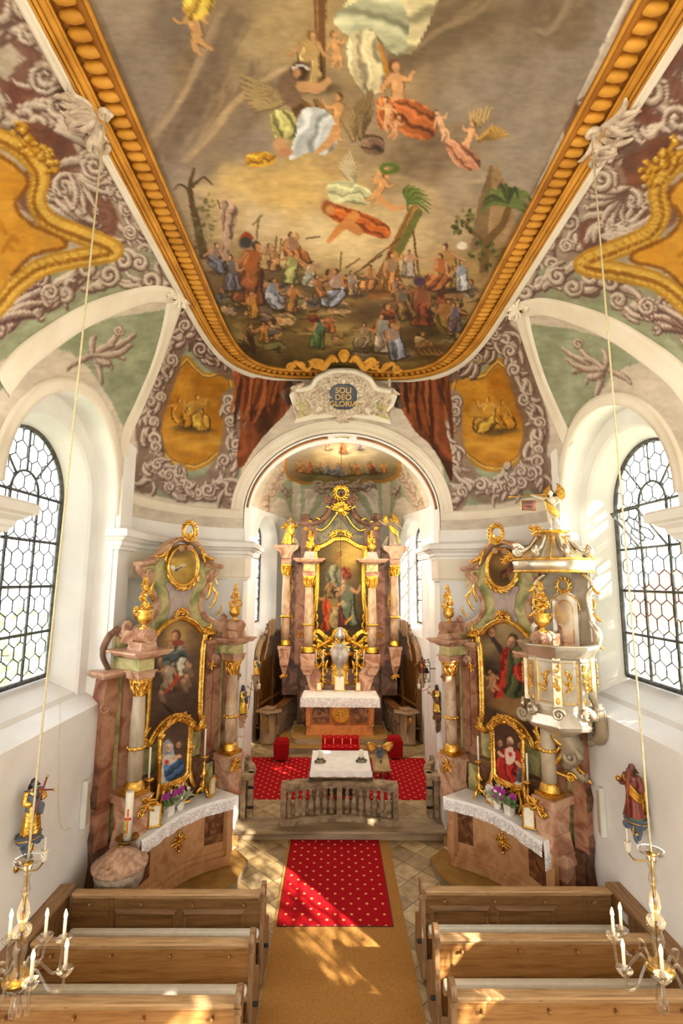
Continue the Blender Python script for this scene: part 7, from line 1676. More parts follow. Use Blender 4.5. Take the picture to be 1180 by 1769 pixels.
for sg in (-1, 1):
 lab = 'gilded robed saint with raised head on the left outer column of the high altar' if sg < 0 else 'gilded winged angel leaning inward on the right outer column of the high altar'
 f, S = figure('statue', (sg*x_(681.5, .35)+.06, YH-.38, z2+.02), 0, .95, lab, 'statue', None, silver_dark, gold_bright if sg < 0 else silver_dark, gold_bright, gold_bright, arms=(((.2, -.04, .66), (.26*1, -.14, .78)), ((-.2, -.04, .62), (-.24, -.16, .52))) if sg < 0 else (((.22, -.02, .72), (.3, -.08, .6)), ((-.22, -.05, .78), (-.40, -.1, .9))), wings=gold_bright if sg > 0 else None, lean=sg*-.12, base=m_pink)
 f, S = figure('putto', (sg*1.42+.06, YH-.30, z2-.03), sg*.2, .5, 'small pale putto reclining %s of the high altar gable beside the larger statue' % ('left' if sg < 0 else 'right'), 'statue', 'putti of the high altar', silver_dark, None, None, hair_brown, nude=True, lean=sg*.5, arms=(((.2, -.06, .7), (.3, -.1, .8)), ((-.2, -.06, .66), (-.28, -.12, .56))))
for sg in (-1, 1):
 mb = MB(); X = sg*1.62; mb.box(X-.36, X+.36, 18.35, 18.45, SANC, 2.25); d_ = mb.build('door_%d' % (1 if sg < 0 else 2), m_olive); struct(d_); mb = MB(); mb.box(X-.1, X+.1, 18.33, 18.36, .6, 1.9); mb.build('door_panel', m_dark, d_); mb = MB(); mb.ell((X-sg*.26, 18.32, 1.2), .03, 8); mb.build('door_handle', brass, d_)
 mb = MB(); mb.box(sg*1.2 if sg > 0 else -2.2, 2.2 if sg > 0 else -1.2, 18.4, 18.6, 2.25, 2.45); mb.box(min(sg*1.98, sg*2.2), max(sg*1.98, sg*2.2), 18.36, 18.6, SANC, 2.4); struct(mb.build('trim_door', m_brown))
 mb = MB(); mb.box(min(sg*1.2, sg*2.2), max(sg*1.2, sg*2.2), 18.45, 18.62, SANC, 2.4); struct(mb.build('wall_door_side', m_dark))
p = at(587, 1140, y=12.6); top = 8.7
r2 = root('sanctuary_lamp', (p.x, 12.6, 0), 0, 'silver sanctuary lamp hanging on a dark red cord before the high altar', 'lamp'); zz = lambda py: at(587, py, y=12.6).z
mb = MB(); mb.lathe([(.004, zz(1172)), (.03, zz(1168)), (.05, zz(1160)), (.03, zz(1157)), (.10, zz(1150)), (.19, zz(1138)), (.21, zz(1130)), (.13, zz(1123)), (.11, zz(1118)), (.14, zz(1114)), (.10, zz(1112))], 24, lobes=8, lobe=.06)
for k in range(3): a = 2*PI*k/3+.5; M = Matrix.Rotation(a, 4, 'Z'); mb.T = M; leaf(mb, .2, zz(1132), PI/2-.5, .2, .16, 0, .5); volute(mb, .24, zz(1126), .05, 1, 0, .015); mb.tube(catmull([(.2, 0, zz(1130)), (.15, 0, zz(1110)), (.07, 0, zz(1096))], 6), .007, 5)
mb.T = None; mb.lathe([(.04, zz(1100)), (.11, zz(1102)), (.12, zz(1097)), (.06, zz(1090)), (.08, zz(1087)), (.03, zz(1082)), (.02, zz(1078))], 18, lobes=6, lobe=.08); mb.build('silver_vessel', silver_metal, r2)
mb = MB(); mb.lathe([(.035, zz(1130)), (.04, zz(1122)), (.035, zz(1112))], 14); mb.build('ruby_glass', ruby, r2)
mb = MB(); mb.lathe([(.07, zz(1083)), (.06, zz(1078)), (.035, zz(1066)), (.02, zz(1054)), (.006, zz(1046))], 14); mb.tube([(0, 0, zz(1046)), (0, 0, top)], .006, 6); mb.build('cord', cord_red, r2)
# ------------------------------------------------------------------ chancel furniture
def stalls(sd):
 ang = DW.ang if sd < 0 else -DW.ang+PI
 O = DW.w(-.15, .04, 0); O = Vector((O.x*-sd, O.y, SANC)); nm = 'left' if sd < 0 else 'right'
 S = Matrix.Diagonal((1 if sd < 0 else -1, 1, 1, 1))
 r_ = root('choir_stall', O, ang if sd < 0 else -DW.ang, 'carved oak choir stall with a curved canopy and crest along the %s chancel wall' % nm, 'choir stall', 'carved choir stalls')
 mb = MB(S); L0, L1 = -1.35, 1.25; mb.box(L0, L1, -.06, 0, 0, 2.35)
 arch = [(L0-.02, 2.3), (L0+.15, 2.75), (L0+.6, 3.0), (-.1, 3.08), (L1-.5, 3.0), (L1-.1, 2.75), (L1, 2.3)]
 mb.prism(smooth2([(L0, 0.9)]+arch+[(L1, .9)], 1), -.06, -.01); fixn(mb.build('back_panel', wood_dark, r_))
 mb = MB(S); A = smooth2(arch, 6, False); mb.sweep(A, [(0, .0), (0, -.12), (-.03, -.15), (-.08, -.14), (-.10, 0)], lambda x, z, b: (x, b, z), smooth=True); fixn(mb.build('canopy_rim', wood_grey, r_))
 mb = MB(S); rocaille(mb, -.75, 3.2, .8, .5, -.2, 7, .05); [leaf(mb, -.95+.1*k, 3.05, PI/2+.15*(2-k), .55, .13, -.25, .2*(k-2)) for k in range(5)]
 for k in range(7): leaf(mb, L0-.04+.1*k*.6, 2.4+.12*k, PI/2-.2, .24, .2, -.3, .4*(-1)**k)
 mb.build('crest', wood_grey, r_)
 for k in range(3):
  x = L0+.08+(L1-L0-.16)*k/2; mb = MB(S); mb.box(x-.06, x+.06, -.12, -.05, .5, 2.4); volute(mb, x, 2.25, .09, 1, -.13, .03); leaf(mb, x, 1.6, -PI/2, .4, .12, -.13, .2); fixn(mb.build('back_pilaster', wood_dark, r_, bevel=.01))
 mb = MB(S); mb.box(L0, L1, -.40, -.05, .38, .43); mb.box(L0, L1, -.38, -.34, 0, .38); mb.box(L0, L1, -.14, -.05, 1.0, 1.06); mb.build('bench_seat', wood_dark, r_, bevel=.01)
 mb = MB(S); P = smooth2([(L0+.18, -.62), (L0+.3, -.72), (-.3, -.70), (.4, -.62), (L1+.1, -.56)], 6, False)
 mb.sweep(P, [(0, 0), (.02, .06), (.0, .1), (.0, .9), (.03, .93), (.03, .96), (-.05, .96), (-.05, 0)], lambda x, y, b: (x, y, b), smooth=False); fixn(mb.build('desk_front', wood_dark if False else wood_grey, r_))
 mb = MB(S); mb.sweep(P, [(.06, .96), (.08, .985), (.04, 1.0), (-.22, .99), (-.22, .96)], lambda x, y, b: (x, y, b)); fixn(mb.build('desk_top', wood_dark, r_))
 mb = MB(S); g = random.Random(4)
 for i in range(2, len(P)-1, 2):
  x, y = P[i]; 
  for q in range(5): leaf(mb, x+g.uniform(-.05, .05), .18+.15*q, g.uniform(.3, PI-.3), .2, .15, y-.015, g.uniform(-.6, .6), .05)
 mb.build('front_carving', wood_grey, r_)
 mb = MB(S); mb.lathe([(.26, 0), (.28, .06), (.24, .1), (.25, .8), (.28, .9)], 20, (L0+.02, -.44, 0), (1, 1), lobes=5, lobe=.03); mb.build('carved_end', wood_grey, r_)
 mb = MB(S); mb.slab([(L0-.4, -.55), (L0-.05, -.9), (L0+.25, -.78), (L0+.25, -.15), (L0-.2, -.12)], .9, .95); mb.box(L0-.1, L0+.2, -.65, -.3, .95, 1.02); fixn(mb.build('end_desk', wood_grey, r_, bevel=.02))
 mb = MB(S); volute(mb, L0-.28, .72, .12, 1, -.5, .04); leaf(mb, L0-.22, .82, -PI/2-.3, .5, .14, -.5, .4); mb.build('hanging_scroll', gold_old, r_)
stalls(-1); stalls(1)
A0, A1, A2, A3 = at(541, 1298, z=1.12), at(641, 1298, z=1.12), at(642, 1333, z=1.12), at(536, 1333, z=1.12)
cx, cy_ = (A2.x+A3.x)/2, (A0.y+A2.y)/2; hw, hd = (A2.x-A3.x)/2-.02, (A0.y-A3.y)/2
t_ = root('altar_table', (cx, cy_, SANC), 0, 'low wooden altar table under a white cloth on the red chancel carpet', 'altar table')
hh = 1.12-SANC
mb = MB(); mb.box(-hw*.94, hw*.94, -hd*.9, hd*.9, hh-.16, hh-.03); mb.box(-hw, hw, -hd, hd, hh-.03, hh); mb.build('tabletop', wood_panel, t_, bevel=.006)
for sx in (-1, 1):
 mb = MB(); mb.box(sx*hw*.72-.17, sx*hw*.72+.17, -hd*.75, hd*.75, .0, hh-.1); mb.build('leg', wood_panel, t_, bevel=.01)
mb = MB(); mb.box(-hw*.7, hw*.7, -.03, .03, .25, .4); mb.build('stretcher', wood_panel, t_, bevel=.006)
cloth_thing('altar_cloth', 'plain white cloth with hanging corners on the low wooden table', [(-hw-.02, -hd-.02), (hw+.02, -hd-.02), (hw+.02, hd+.02), (-hw-.02, hd+.02)], [([(-hw-.03, -hd-.03), (hw+.03, -hd-.03)], .10, .01, 'hem'), ([(-hw-.03, hd), (-hw-.03, -hd-.03)], .32, .01, 'hem'), ([(hw+.03, -hd-.03), (hw+.03, hd)], .32, .01, 'hem')], hh+.001, white_cloth, (cx, cy_, SANC), 0)
for i, (px, py) in enumerate(((553, 1316), (624, 1315))):
 p = at(px, py, z=1.14); r2 = root('candle_holder', p, 0, 'thick cream candle on a dark ornate stand at the %s end of the white-covered table' % ('left' if i == 0 else 'right'), 'candle', 'thick candles on the free-standing altar'); mb = MB(); mb.frustum(.10, .07, 0, .05, .05, .05); mb.lathe([(.06, .05), (.08, .065), (.06, .075)], 16)
 for sg in (-1, 1): volute(mb, sg*.09, .03, .03, sg, -.06, .012)
 mb.build('stand', bronze, r2); mb = MB(); mb.lathe([(.045, .07), (.045, .23), (.035, .235), (.01, .23)], 18); c = mb.build('candle', wax, r2); mb = MB(); mb.tube([(0, 0, .23), (0, 0, .25)], .003, 5); mb.build('wick', black_rubber, c)
p = at(658, 1346, z=SANC); p.y += 0
r2 = root('lectern', (p.x, p.y, SANC), R(4), 'tan covered lectern with dark feet carried by a winged eagle figure', 'lectern')
zt = at(657, 1313, y=p.y).z-SANC
mb = MB(); mb.tube([(0, 0, .05), (0, 0, zt)], .03, 8)
for k in range(3): a = -PI/2+2*PI*k/3; mb.tube(catmull([(0, 0, .22), (.14*math.cos(a), .14*math.sin(a), .14), (.26*math.cos(a), .26*math.sin(a), .02)], 5), .025, 7)
mb.build('stand', wood_dark, r2); mb = MB(Matrix.Translation((0, -.02, zt-.08)) @ Matrix.Rotation(R(32), 4, 'X')); mb.box(-.21, .21, -.22, .22, -.012, .012); mb.box(-.21, .21, -.245, -.215, -.012, .05); mb.build('book_rest', parchment, r2, bevel=.008)
f, S = figure('eagle_bearer', (0, .14, zt-.12), 0, .42, None, child_of=r2, flesh=robe_blue, robe=robe_blue, mantle=None, hair=skin, arms=(((.17, -.02, .66), (.2, -.1, .5)), ((-.17, -.02, .66), (-.2, -.1, .5))))
for sg in (-1, 1):
 mb = MB(); 
 for k in range(8): leaf(mb, sg*.04, zt+.22, PI/2-sg*(.7+.12*k), .36-.02*k, .09, .16, -sg*.55, .2)
 mb.build('wing', gold, r2)
for i, (px, py) in enumerate(((484.5, 1318), (684, 1314))):
 p = at(px, py, z=SANC); h_ = at(px, py-39, y=p.y).z-SANC; r2 = root('velvet_stool', (p.x, p.y+.2, SANC), .0, 'tall stool under a red velvet cover on the %s edge of the chancel carpet' % ('left' if i == 0 else 'right'), 'stool', 'red velvet stools')
 mb = MB(); mb.frustum(.185, .19, .045, .2, .2, h_-.08); mb.lathe([(.24, h_-.1), (.235, h_-.04), (.19, h_-.005), (.0, h_)], 4, a0=PI/4, smooth=False); fixn(mb.build('cover', velvet, r2, bevel=.03))
 for sx in (-1, 1):
  for sy in (-1, 1): mb = MB(); mb.box(sx*.15-.025, sx*.15+.025, sy*.15-.025, sy*.15+.025, 0, .06); mb.build('leg', wood_pew, r2)
c0, c1, c2, c3 = at(414, 1381, z=SANC), at(764, 1380, z=SANC), at(749, 1306, z=SANC), at(420, 1308, z=SANC)
mb = MB(); mb.slab([(-2.36, c0.y), (2.36, c0.y), (2.36, c3.y-.03), (-2.36, c3.y-.03)], SANC, SANC+.012); tag(mb.build('carpet', carpet_red), 'wide red carpet with gold diamonds across the chancel floor', 'carpet')
p0, p1 = at(486, 1417, z=SANC), at(686, 1417, z=SANC); hr = .76
r2 = root('communion_rail', ((p0.x+p1.x)/2, p0.y, SANC), 0, 'curved sandstone balustrade with fourteen balusters before the chancel carpet', 'balustrade'); hw = (p1.x-p0.x)/2
def ry(x): return .16*math.cos(x/hw*PI*1.0)*.5+.02+(.0 if abs(x) < hw*.8 else -.05)
path = [(x, ry(x)) for x in [-hw+2*hw*k/40 for k in range(41)]]
mb = MB(); mb.sweep(path, [(.13, hr-.10), (.15, hr-.06), (.15, hr-.02), (.12, hr), (-.12, hr), (-.15, hr-.02), (-.15, hr-.06), (-.13, hr-.10)], mpz); mb.f.append([]) if False else None; 
mb.sweep(path, [(.10, hr-.14), (.10, hr-.10), (-.10, hr-.10), (-.10, hr-.14)], mpz); fixn(mb.build('handrail', stone, r2))
mb = MB(); mb.sweep(path, [(.16, 0), (.16, .07), (.11, .11), (-.11, .11), (-.16, .07), (-.16, 0)], mpz); fixn(mb.build('rail_base', stone, r2))
for i, x in enumerate((-hw+.05, 0, hw-.05)): mb = MB(); mb.box(x-.055, x+.055, ry(x)-.09, ry(x)+.09, .08, hr-.1); mb.build('post', stone, r2, bevel=.008)
bp = [(.06, .10), (.06, .15), (.036, .17), (.05, .19), (.074, .27), (.066, .34), (.034, .43), (.03, .47), (.046, .48), (.046, .51), (.03, .52), (.046, .57), (.06, .59), (.06, hr-.12)]
for sg in (-1, 1):
 for k in range(7): x = sg*(.055+(hw-.16)*(k+.75)/7.2); mb = MB(); mb.lathe(bp, 12, (x, ry(x), 0)); mb.build('baluster', stone, r2)
for sg in (-1, 1):
 a = at(432 if sg < 0 else 742, 1410, z=SANC); b = at(408 if sg < 0 else 766, 1414, z=SANC); h_ = .78
 r2 = root('rail_gate', (a.x, a.y, SANC), 0, 'folded sandstone-coloured wooden rail gate with iron hinges at the %s arch pier' % ('left' if sg < 0 else 'right'), 'gate', 'rail gates at the arch'); d = Vector((b.x-a.x, b.y-a.y)); 
 for k, (x, y) in enumerate(((0, 0), (d.x*.5, d.y*.5), (d.x, d.y))): mb = MB(); mb.box(x-.05, x+.05, y-.08, y+.08, 0, h_); mb.build('post', stone, r2, bevel=.01)
 mb = MB(); mb.box(min(0, d.x)-.06, max(0, d.x)+.06, min(0, d.y)-.11, max(0, d.y)+.11, h_-.02, h_+.06); mb.build('rail', stone, r2, bevel=.015)
 mb = MB(); mb.sweep([(p.x, p.y) for p in catmull([(0, 0, 0), (sg*.02, .3, 0), (sg*.1, .55, 0), (sg*.22, .75, 0)], 5)], [(.07, h_+.0), (.07, h_+.06), (-.07, h_+.06), (-.07, h_)], mpz); fixn(mb.build('curved_rail', stone, r2)); mb = MB(); mb.box(sg*.22-.05, sg*.22+.05, .7, .85, 0, h_+.14); mb.build('end_post', stone, r2, bevel=.01)
 for z in (.18, .56): mb = MB(); mb.box(-.06, .06, -.095, -.08, z, z+.05); mb.ell((-sg*.055, -.09, z+.025), .025, 8); mb.build('hinge', black_iron, r2)
# ------------------------------------------------------------------ pulpit on the right
yP = 7.55; cP = Vector((3.26, 7.7)); aP = R(-50)
zp = lambda py, y=yP: at(965, py, y=y).z
r_ = root('pulpit', (cP.x, cP.y, 0), aP, 'silvered wooden pulpit with gilded flower drops on the right wall beside the window', 'pulpit')
z0, z1, z2_, z3 = zp(1262, 7.3), zp(1236, 7.3), zp(1135, 7.2), zp(1117, 7.2)
oct_ = lambda prof, mb, **k: mb.lathe(prof, 8, a0=PI/8, smooth=False, **k)
mb = MB(); oct_([(.44, z1+.04), (.45, z1+.1), (.46, z2_-.05)], mb); fixn(mb.build('body', silver, r_, bevel=.012))
mb = MB(); oct_([(.40, z2_-.06), (.50, z2_-.04), (.52, z2_), (.58, z3-.05), (.60, z3), (.55, z3+.01), (.44, z3-.01), (.44, z3-.3)], mb); fixn(mb.build('parapet_rim', silver, r_, bevel=.008))
mb = MB(); oct_([(.08, z0-.22), (.22, z0-.14), (.40, z0-.04), (.53, z0), (.55, z0+.05), (.50, z1-.02), (.46, z1+.04), (.46, z1+.12)], mb); fixn(mb.build('bowl_moulding', silver, r_, bevel=.012))
ap = .46*math.cos(PI/8)
for k in range(5):
 a = -PI/2+(k-2)*PI/4; M = Matrix.Rotation(a+PI/2, 4, 'Z')
 mb = MB(M); zb, zt = z1+.16, z2_-.1; w = .115
 mb.tube([(-w, -ap-.0, zb), (w, -ap, zb), (w, -ap, zt), (-w, -ap, zt), (-w, -ap, zb)], .010, 6, smooth=False)
 g = random.Random(k)
 for q in range(7): leaf(mb, g.uniform(-.02, .02), (zb+zt)/2-.12+.04*q, g.uniform(.2, PI-.2), .09, .2, -ap, g.uniform(-.6, .6), .3)
 for q in range(5): blossom(mb, g.uniform(-.04, .04), -ap-.01, (zb+zt)/2-.12+.06*q, .024, q)
 mb.build('gilded_panel', gold, r_)
 M = Matrix.Rotation(a+PI/2+PI/8, 4, 'Z'); mb = MB(M); rr = .465
 mb.box(-.055, .055, -rr-.03, -rr+.06, z1+.1, z2_-.03); 
 for q in range(3): mb.ell(((q-1)*.036, -rr-.035, z2_-.08), .02, 8)
 volute(mb, 0, z1+.02, .09, 1, -rr-.06, .03); pl = mb.build('corner_pilaster', silver, r_, bevel=.008); mb = MB(M)
 garland(mb, [(0, -rr-.045, z2_-.14-.045*q) for q in range(8)], .034, k); mb.ell((0, -rr-.03, z1+.2), (.03, .01, .05), 8); mb.build('gilded_drop', gold, pl)
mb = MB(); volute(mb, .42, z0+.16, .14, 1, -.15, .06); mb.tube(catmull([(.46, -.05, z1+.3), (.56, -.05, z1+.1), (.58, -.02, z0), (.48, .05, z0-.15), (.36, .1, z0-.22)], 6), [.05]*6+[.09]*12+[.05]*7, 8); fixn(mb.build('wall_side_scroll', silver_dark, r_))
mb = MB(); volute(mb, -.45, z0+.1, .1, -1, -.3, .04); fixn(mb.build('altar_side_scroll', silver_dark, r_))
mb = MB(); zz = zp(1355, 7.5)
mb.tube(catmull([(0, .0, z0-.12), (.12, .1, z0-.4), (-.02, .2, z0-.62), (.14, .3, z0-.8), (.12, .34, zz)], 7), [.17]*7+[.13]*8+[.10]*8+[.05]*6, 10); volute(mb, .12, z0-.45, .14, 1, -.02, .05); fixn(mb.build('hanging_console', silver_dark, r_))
mb = MB(); 
for k in range(9): leaf(mb, -.14+.03*k, z0-.12-.07*k, -PI/2+.5*(-1)**k, .26, .14, -.08+.05*k, .4*(-1)**k, .3)
scrollS(mb, (-.16, z0-.2), (.1, z0-.75), .35, .03, .0); volute(mb, .06, zz+.12, .1, -1, .22, .03); mb.build('gilded_console_leaf', gold, r_)
zc0, zc1 = zp(988, 7.25), zp(966, 7.25)
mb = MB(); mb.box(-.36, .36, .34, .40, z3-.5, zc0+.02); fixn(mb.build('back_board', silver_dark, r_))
mb = MB()
P = [(-.2, z3-.1), (.2, z3-.1), (.2, z3+.65), (.12, z3+.74), (0, z3+.77), (-.12, z3+.74), (-.2, z3+.65)]
mb.prism(P, .30, .345); b_ = fixn(mb.build('board_panel', silver, r_, bevel=.01)); mb = MB(); mb.tube([(x*.6, .295, z3+.05+(z-z3)*.75) for x, z in P+[P[0]]], .008, 5); 
c = [(.09*math.cos(2*PI*k/16), .28, zc0-.2+.09*math.sin(2*PI*k/16)) for k in range(16)]; mb.tube(c, .016, 6, True)
for k in range(12): a = 2*PI*k/12; leaf(mb, .09*math.cos(a), zc0-.2+.09*math.sin(a), a+.6, .07, .26, .28, .4)
for sg in (-1, 1): mb.tube(catmull([(sg*.02, .29, zc0-.32), (sg*.12, .29, zc0-.36), (sg*.22, .29, zc0-.46), (sg*.24, .29, zc0-.58)], 5), .012, 6)
mb.build('gilded_wreath', gold, b_)
for sg in (-1, 1):
 mb = MB(); mb.tube(catmull([(sg*.30, .3, zc0-.02), (sg*.46, .28, zc0-.18), (sg*.38, .28, zc0-.38), (sg*.42, .28, zc0-.7), (sg*.40, .28, z3+.32), (sg*.5, .26, z3+.15), (sg*.46, .28, z3)], 6), [.03]*8+[.045]*20+[.06]*9, 8); sc = mb.build('side_scroll', silver, r_); mb = MB()
 for k in range(5): leaf(mb, sg*.46, zc0-.2-.2*k, -PI/2+sg*.4, .18, .14, .25, sg*.5*(-1)**k)
 mb.build('gilded_leaf', gold, sc)
zt = zp(915, 7.5); mb = MB()
mb.lathe([(.50, zc0), (.585, zc0+.01), (.60, zc1-.03), (.58, zc1), (.50, zc1+.03), (.36, zc1+.14), (.25, zc1+.30), (.20, zt-.14), (.20, zt-.05)], 24, lobes=8, lobe=.035); mb.lathe([(.0, zc0-.01), (.5, zc0)], 24); cn = mb.build('canopy', silver, r_)
mb = MB(); mb.lathe([(.60, zc1-.005), (.615, zc1+.012), (.59, zc1+.025)], 24, lobes=8, lobe=.035); mb.lathe([(.20, zt-.06), (.25, zt-.03), (.26, zt), (.0, zt)], 20); mb.lathe([(.585, zc0-.005), (.60, zc0+.015), (.585, zc0+.03)], 24, lobes=8, lobe=.035)
for k in range(5): a = -PI/2+(k-2)*PI/4+PI/8; M = Matrix.Rotation(a+PI/2, 4, 'Z'); mb.T = M; mb.tube([(0, -.585, zc1+.02), (0, -.37, zc1+.16), (0, -.26, zc1+.32), (0, -.215, zt-.1)], .012, 5)
mb.T = None; rocaille(mb, -.52, zc1-.02, .3, .2, -.34, 4, .022); spray(mb, -.22, zt+.02, .13, 7, -.1, seed=2, w=.2); mb.build('gilded_edging', gold, cn)
for k in range(5):
 a = -PI/2+(k-2)*PI/4; M = Matrix.Rotation(a+PI/2, 4, 'Z'); mb = MB(M @ Matrix.Rotation(PI/2, 4, 'Z')); mb.tube([(-.22, 0, zt-.1), (-.25, 0, zc1+.36), (-.36, 0, zc1+.2), (-.50, 0, zc1+.12)], .035, 7); volute(mb, -.52, zc1+.12, .075, 1, 0, .035, PI/2); volute(mb, -.24, zt-.12, .045, -1, 0, .022); fixn(mb.build('canopy_volute', silver, cn))
zb = zt+.005; hA = zp(846, 7.6)-zt
f, S = figure('angel_statue', (cP.x+.02, cP.y, zb+.01), aP, hA, 'pale winged angel blowing a gold trumpet on top of the pulpit canopy', 'statue', None, skin_pale, None, gold, hair_brown, nude=True, arms=(((.2, -.03, .70), (.06, -.10, .57)), ((-.22, -.04, .80), (-.40, -.1, .89))), wings=gold, legs=(((.06, .04, .28), (.1, .14, .16)), ((-.05, -.03, .27), (-.04, .0, .04))))
mb = MB(S); mb.tube([(-.03, -.1, .885), (-.5, -.12, .91), (-.98, -.14, .93)], [.008, .012, .014], 8); mb.lathe([(.014, 0), (.03, .05), (.05, .07)], 12, (0, 0, 0)) if False else mb.tube([(-.95, -.14, .93), (-1.02, -.14, .935), (-1.06, -.14, .937)], [.014, .03, .05], 10); mb.build('trumpet', gold, f)
mb = MB(S); vs = [(-.72+.38*u, -.13-.02*math.sin(u*9), .80-.24*v-.05*u) for u in (0, .25, .5, .75, 1) for v in (0, .5, 1)]; mb.add(vs, [(3*i+j, 3*i+j+1, 3*i+j+4, 3*i+j+3) for i in range(4) for j in range(2)], True); bn = mb.build('banner', pink_banner, f); md = bn.modifiers.new('t', 'SOLIDIFY'); md.thickness = .006
mb = MB(S); mb.tube([(-.72, -.14, .8), (-.34, -.14, .75), (-.34, -.14, .51), (-.72, -.14, .56), (-.72, -.14, .8)], .012, 6, smooth=False); mb.build('banner_fringe', gold, bn)
for k, wd in enumerate(('VOCE', 'TVBA')): text(wd, hA*.10, (-.53*hA, -.165*hA, (.72-.105*k)*hA), (R(90), R(7), 0), blue_enamel, bn, ext=.002)
# ------------------------------------------------------------------ statues on the walls
WX = 3.60
def wall_statue(sd, top, bot, bb, label, bl, kind, x=None, y=None, rot=None, kids=True):
 kw = dict(x=x) if y is None else dict(y=y)
 T, Bq, Q = at(*top, **kw), at(*bot, **kw), at(*bb, **kw); h = (T.z-Bq.z); rt = rot
 nv = Vector((math.sin(rt), -math.cos(rt), 0)); base = Vector((Bq.x, Bq.y, Bq.z))+nv*.10
 bracket(Vector((Bq.x, Bq.y, Bq.z-.012))+nv*.0, rt, Bq.z-Q.z, bl, (silver_dark if y == 13.3 else robe_blue if kind in 'ab' else m_pink if kind == 'c' else dark_carve), gold if kind in 'ab' else gold_old, 'statue brackets', w=max(.11, h*.22))
 A = dict(a=(((.18, -.04, .64), (.05, -.14, .66)), ((-.18, -.04, .62), (-.02, -.15, .56))), b=(((.17, -.02, .60), (.14, -.08, .50)), ((-.18, -.03, .62), (-.16, -.15, .66))), c=(((.18, -.03, .64), (.22, -.12, .56)), ((-.16, -.03, .62), (-.06, -.14, .58))), d=(((.16, -.03, .62), (.05, -.13, .56)), ((-.2, -.05, .62), (-.26, -.15, .64))))[kind]
 M = dict(a=(robe_blue, gold, robe_blue, hair_brown), b=(dark_carve, robe_red, gold_old, dark_carve), c=(robe_blue, gold_bright, robe_blue, hair_brown), d=(dark_carve, gold, dark_carve, dark_carve))[kind]
 f, S = figure('saint_statue', base, rt, h, label, 'statue', None, M[0], M[1], M[2], M[3], arms=A, base=robe_green if kind == 'b' else dark_carve)
 if kind == 'a':
  mb = MB(S); mb.tube([(-.08, -.17, .30), (.14, -.17, 1.02)], .018, 6); mb.tube([(-.12, -.17, .86), (.28, -.17, .74)], .016, 6); cr = mb.build('cross_staff', robe_red, f); mb = MB(S); [mb.ell(c, .028, 8) for c in ((.14, -.17, 1.03), (-.13, -.17, .865), (.29, -.17, .735))]; mb.build('gilded_knobs', gold, cr)
 if kind == 'b':
  mb = MB(S); mb.tube([(-.03, -.17, .02), (-.02, -.17, .5), (.02, -.15, .93)], [.034, .03, .045], 8); mb.build('club', robe_red, f); mb = MB(S); mb.ell((-.19, -.17, .70), (.05, .05, .06), 10); mb.build('held_head', gold_old, f)
 if kind == 'c': mb = MB(S); mb.tube([(.16, -.14, .12), (.36, -.13, 1.0)], .014, 6); mb.ell((.365, -.13, 1.02), (.025, .025, .04), 8); mb.build('staff', robe_red, f)
 if kind == 'd': mb = MB(S); mb.tube([(-.26, -.16, .62), (-.40, -.18, .78)], .016, 6); mb.build('short_staff', gold_old, f)
wall_statue(-1, (70, 1330), (44, 1436), (34, 1482), 'painted carved saint with a knobbed cross staff on the left nave wall', 'grey-blue gilded console under the saint with the cross staff', 'a', x=-WX, rot=R(58))
wall_statue(1, (1098, 1317), (1104, 1408), (1124, 1462), 'dark carved saint with a red club on the right nave wall', 'dark gilded console under the saint with the red club', 'b', x=WX, rot=R(-58))
wall_statue(-1, (413, 1183), (412, 1232), (408, 1256), 'gilded saint with a long staff on the left arch pier beside the altar column', 'pinkish console under the saint with the long staff', 'c', y=10.75, rot=R(70))
wall_statue(1, (763, 1182), (762, 1229), (771, 1263), 'dark and gold saint with a short staff on the right arch pier', 'dark scrolled console under the saint with the short staff', 'd', y=10.75, rot=R(-70))
wall_statue(-1, (440, 1134), (438, 1165), (433, 1190), 'small painted saint with a raised staff on the left chancel pilaster before the choir stall', 'small grey console under the saint with the raised staff', 'c', y=13.3, rot=R(55))
wall_statue(1, (732, 1134), (734, 1162), (737, 1186), 'small red-robed saint on the right chancel pilaster near the bell', 'small grey console under the red-robed saint', 'b', y=13.3, rot=R(-55))
p = at(400, 1292, y=10.0); f, S = figure('putto', (p.x, p.y-.05, p.z), R(50), at(400, 1256, y=10.0).z-p.z, 'pale bare putto on the column pedestal of the left altar near the arch', 'statue', None, skin_pale, None, None, hair_brown, nude=True, arms=(((.2, -.06, .66), (.34, -.14, .6)), ((-.16, -.06, .62), (-.1, -.16, .58)))); mb = MB(S); mb.tube([(.2, -.2, .55), (.62, -.24, .5)], .014, 6); mb.tube([(.42, -.2, .60), (.42, -.24, .44)], .012, 6); mb.build('gold_cross', gold, f)
for sd, t, b, nm in ((-1, (149, 1349), (146, 1428), 'left'), (1, (1039, 1362), (1039, 1442), 'right')):
 T, Bq = at(*t, x=sd*(W-.05)), at(*b, x=sd*(W-.05)); r2 = root('column_loudspeaker', (sd*(W-.045), (T.y+Bq.y)/2, Bq.z), sd*R(-90), 'slim pale column loudspeaker on the %s nave wall' % nm, 'loudspeaker', 'slim wall loudspeakers'); hh = T.z-Bq.z; mb = MB(); mb.box(-.05, .05, -.04, .04, 0, hh); mb.build('case', white_paint, r2, bevel=.008); mb = MB(); mb.box(-.035, .035, -.048, -.039, .04, hh-.04); mb.build('grille', stone_grille if False else m_grey, r2)
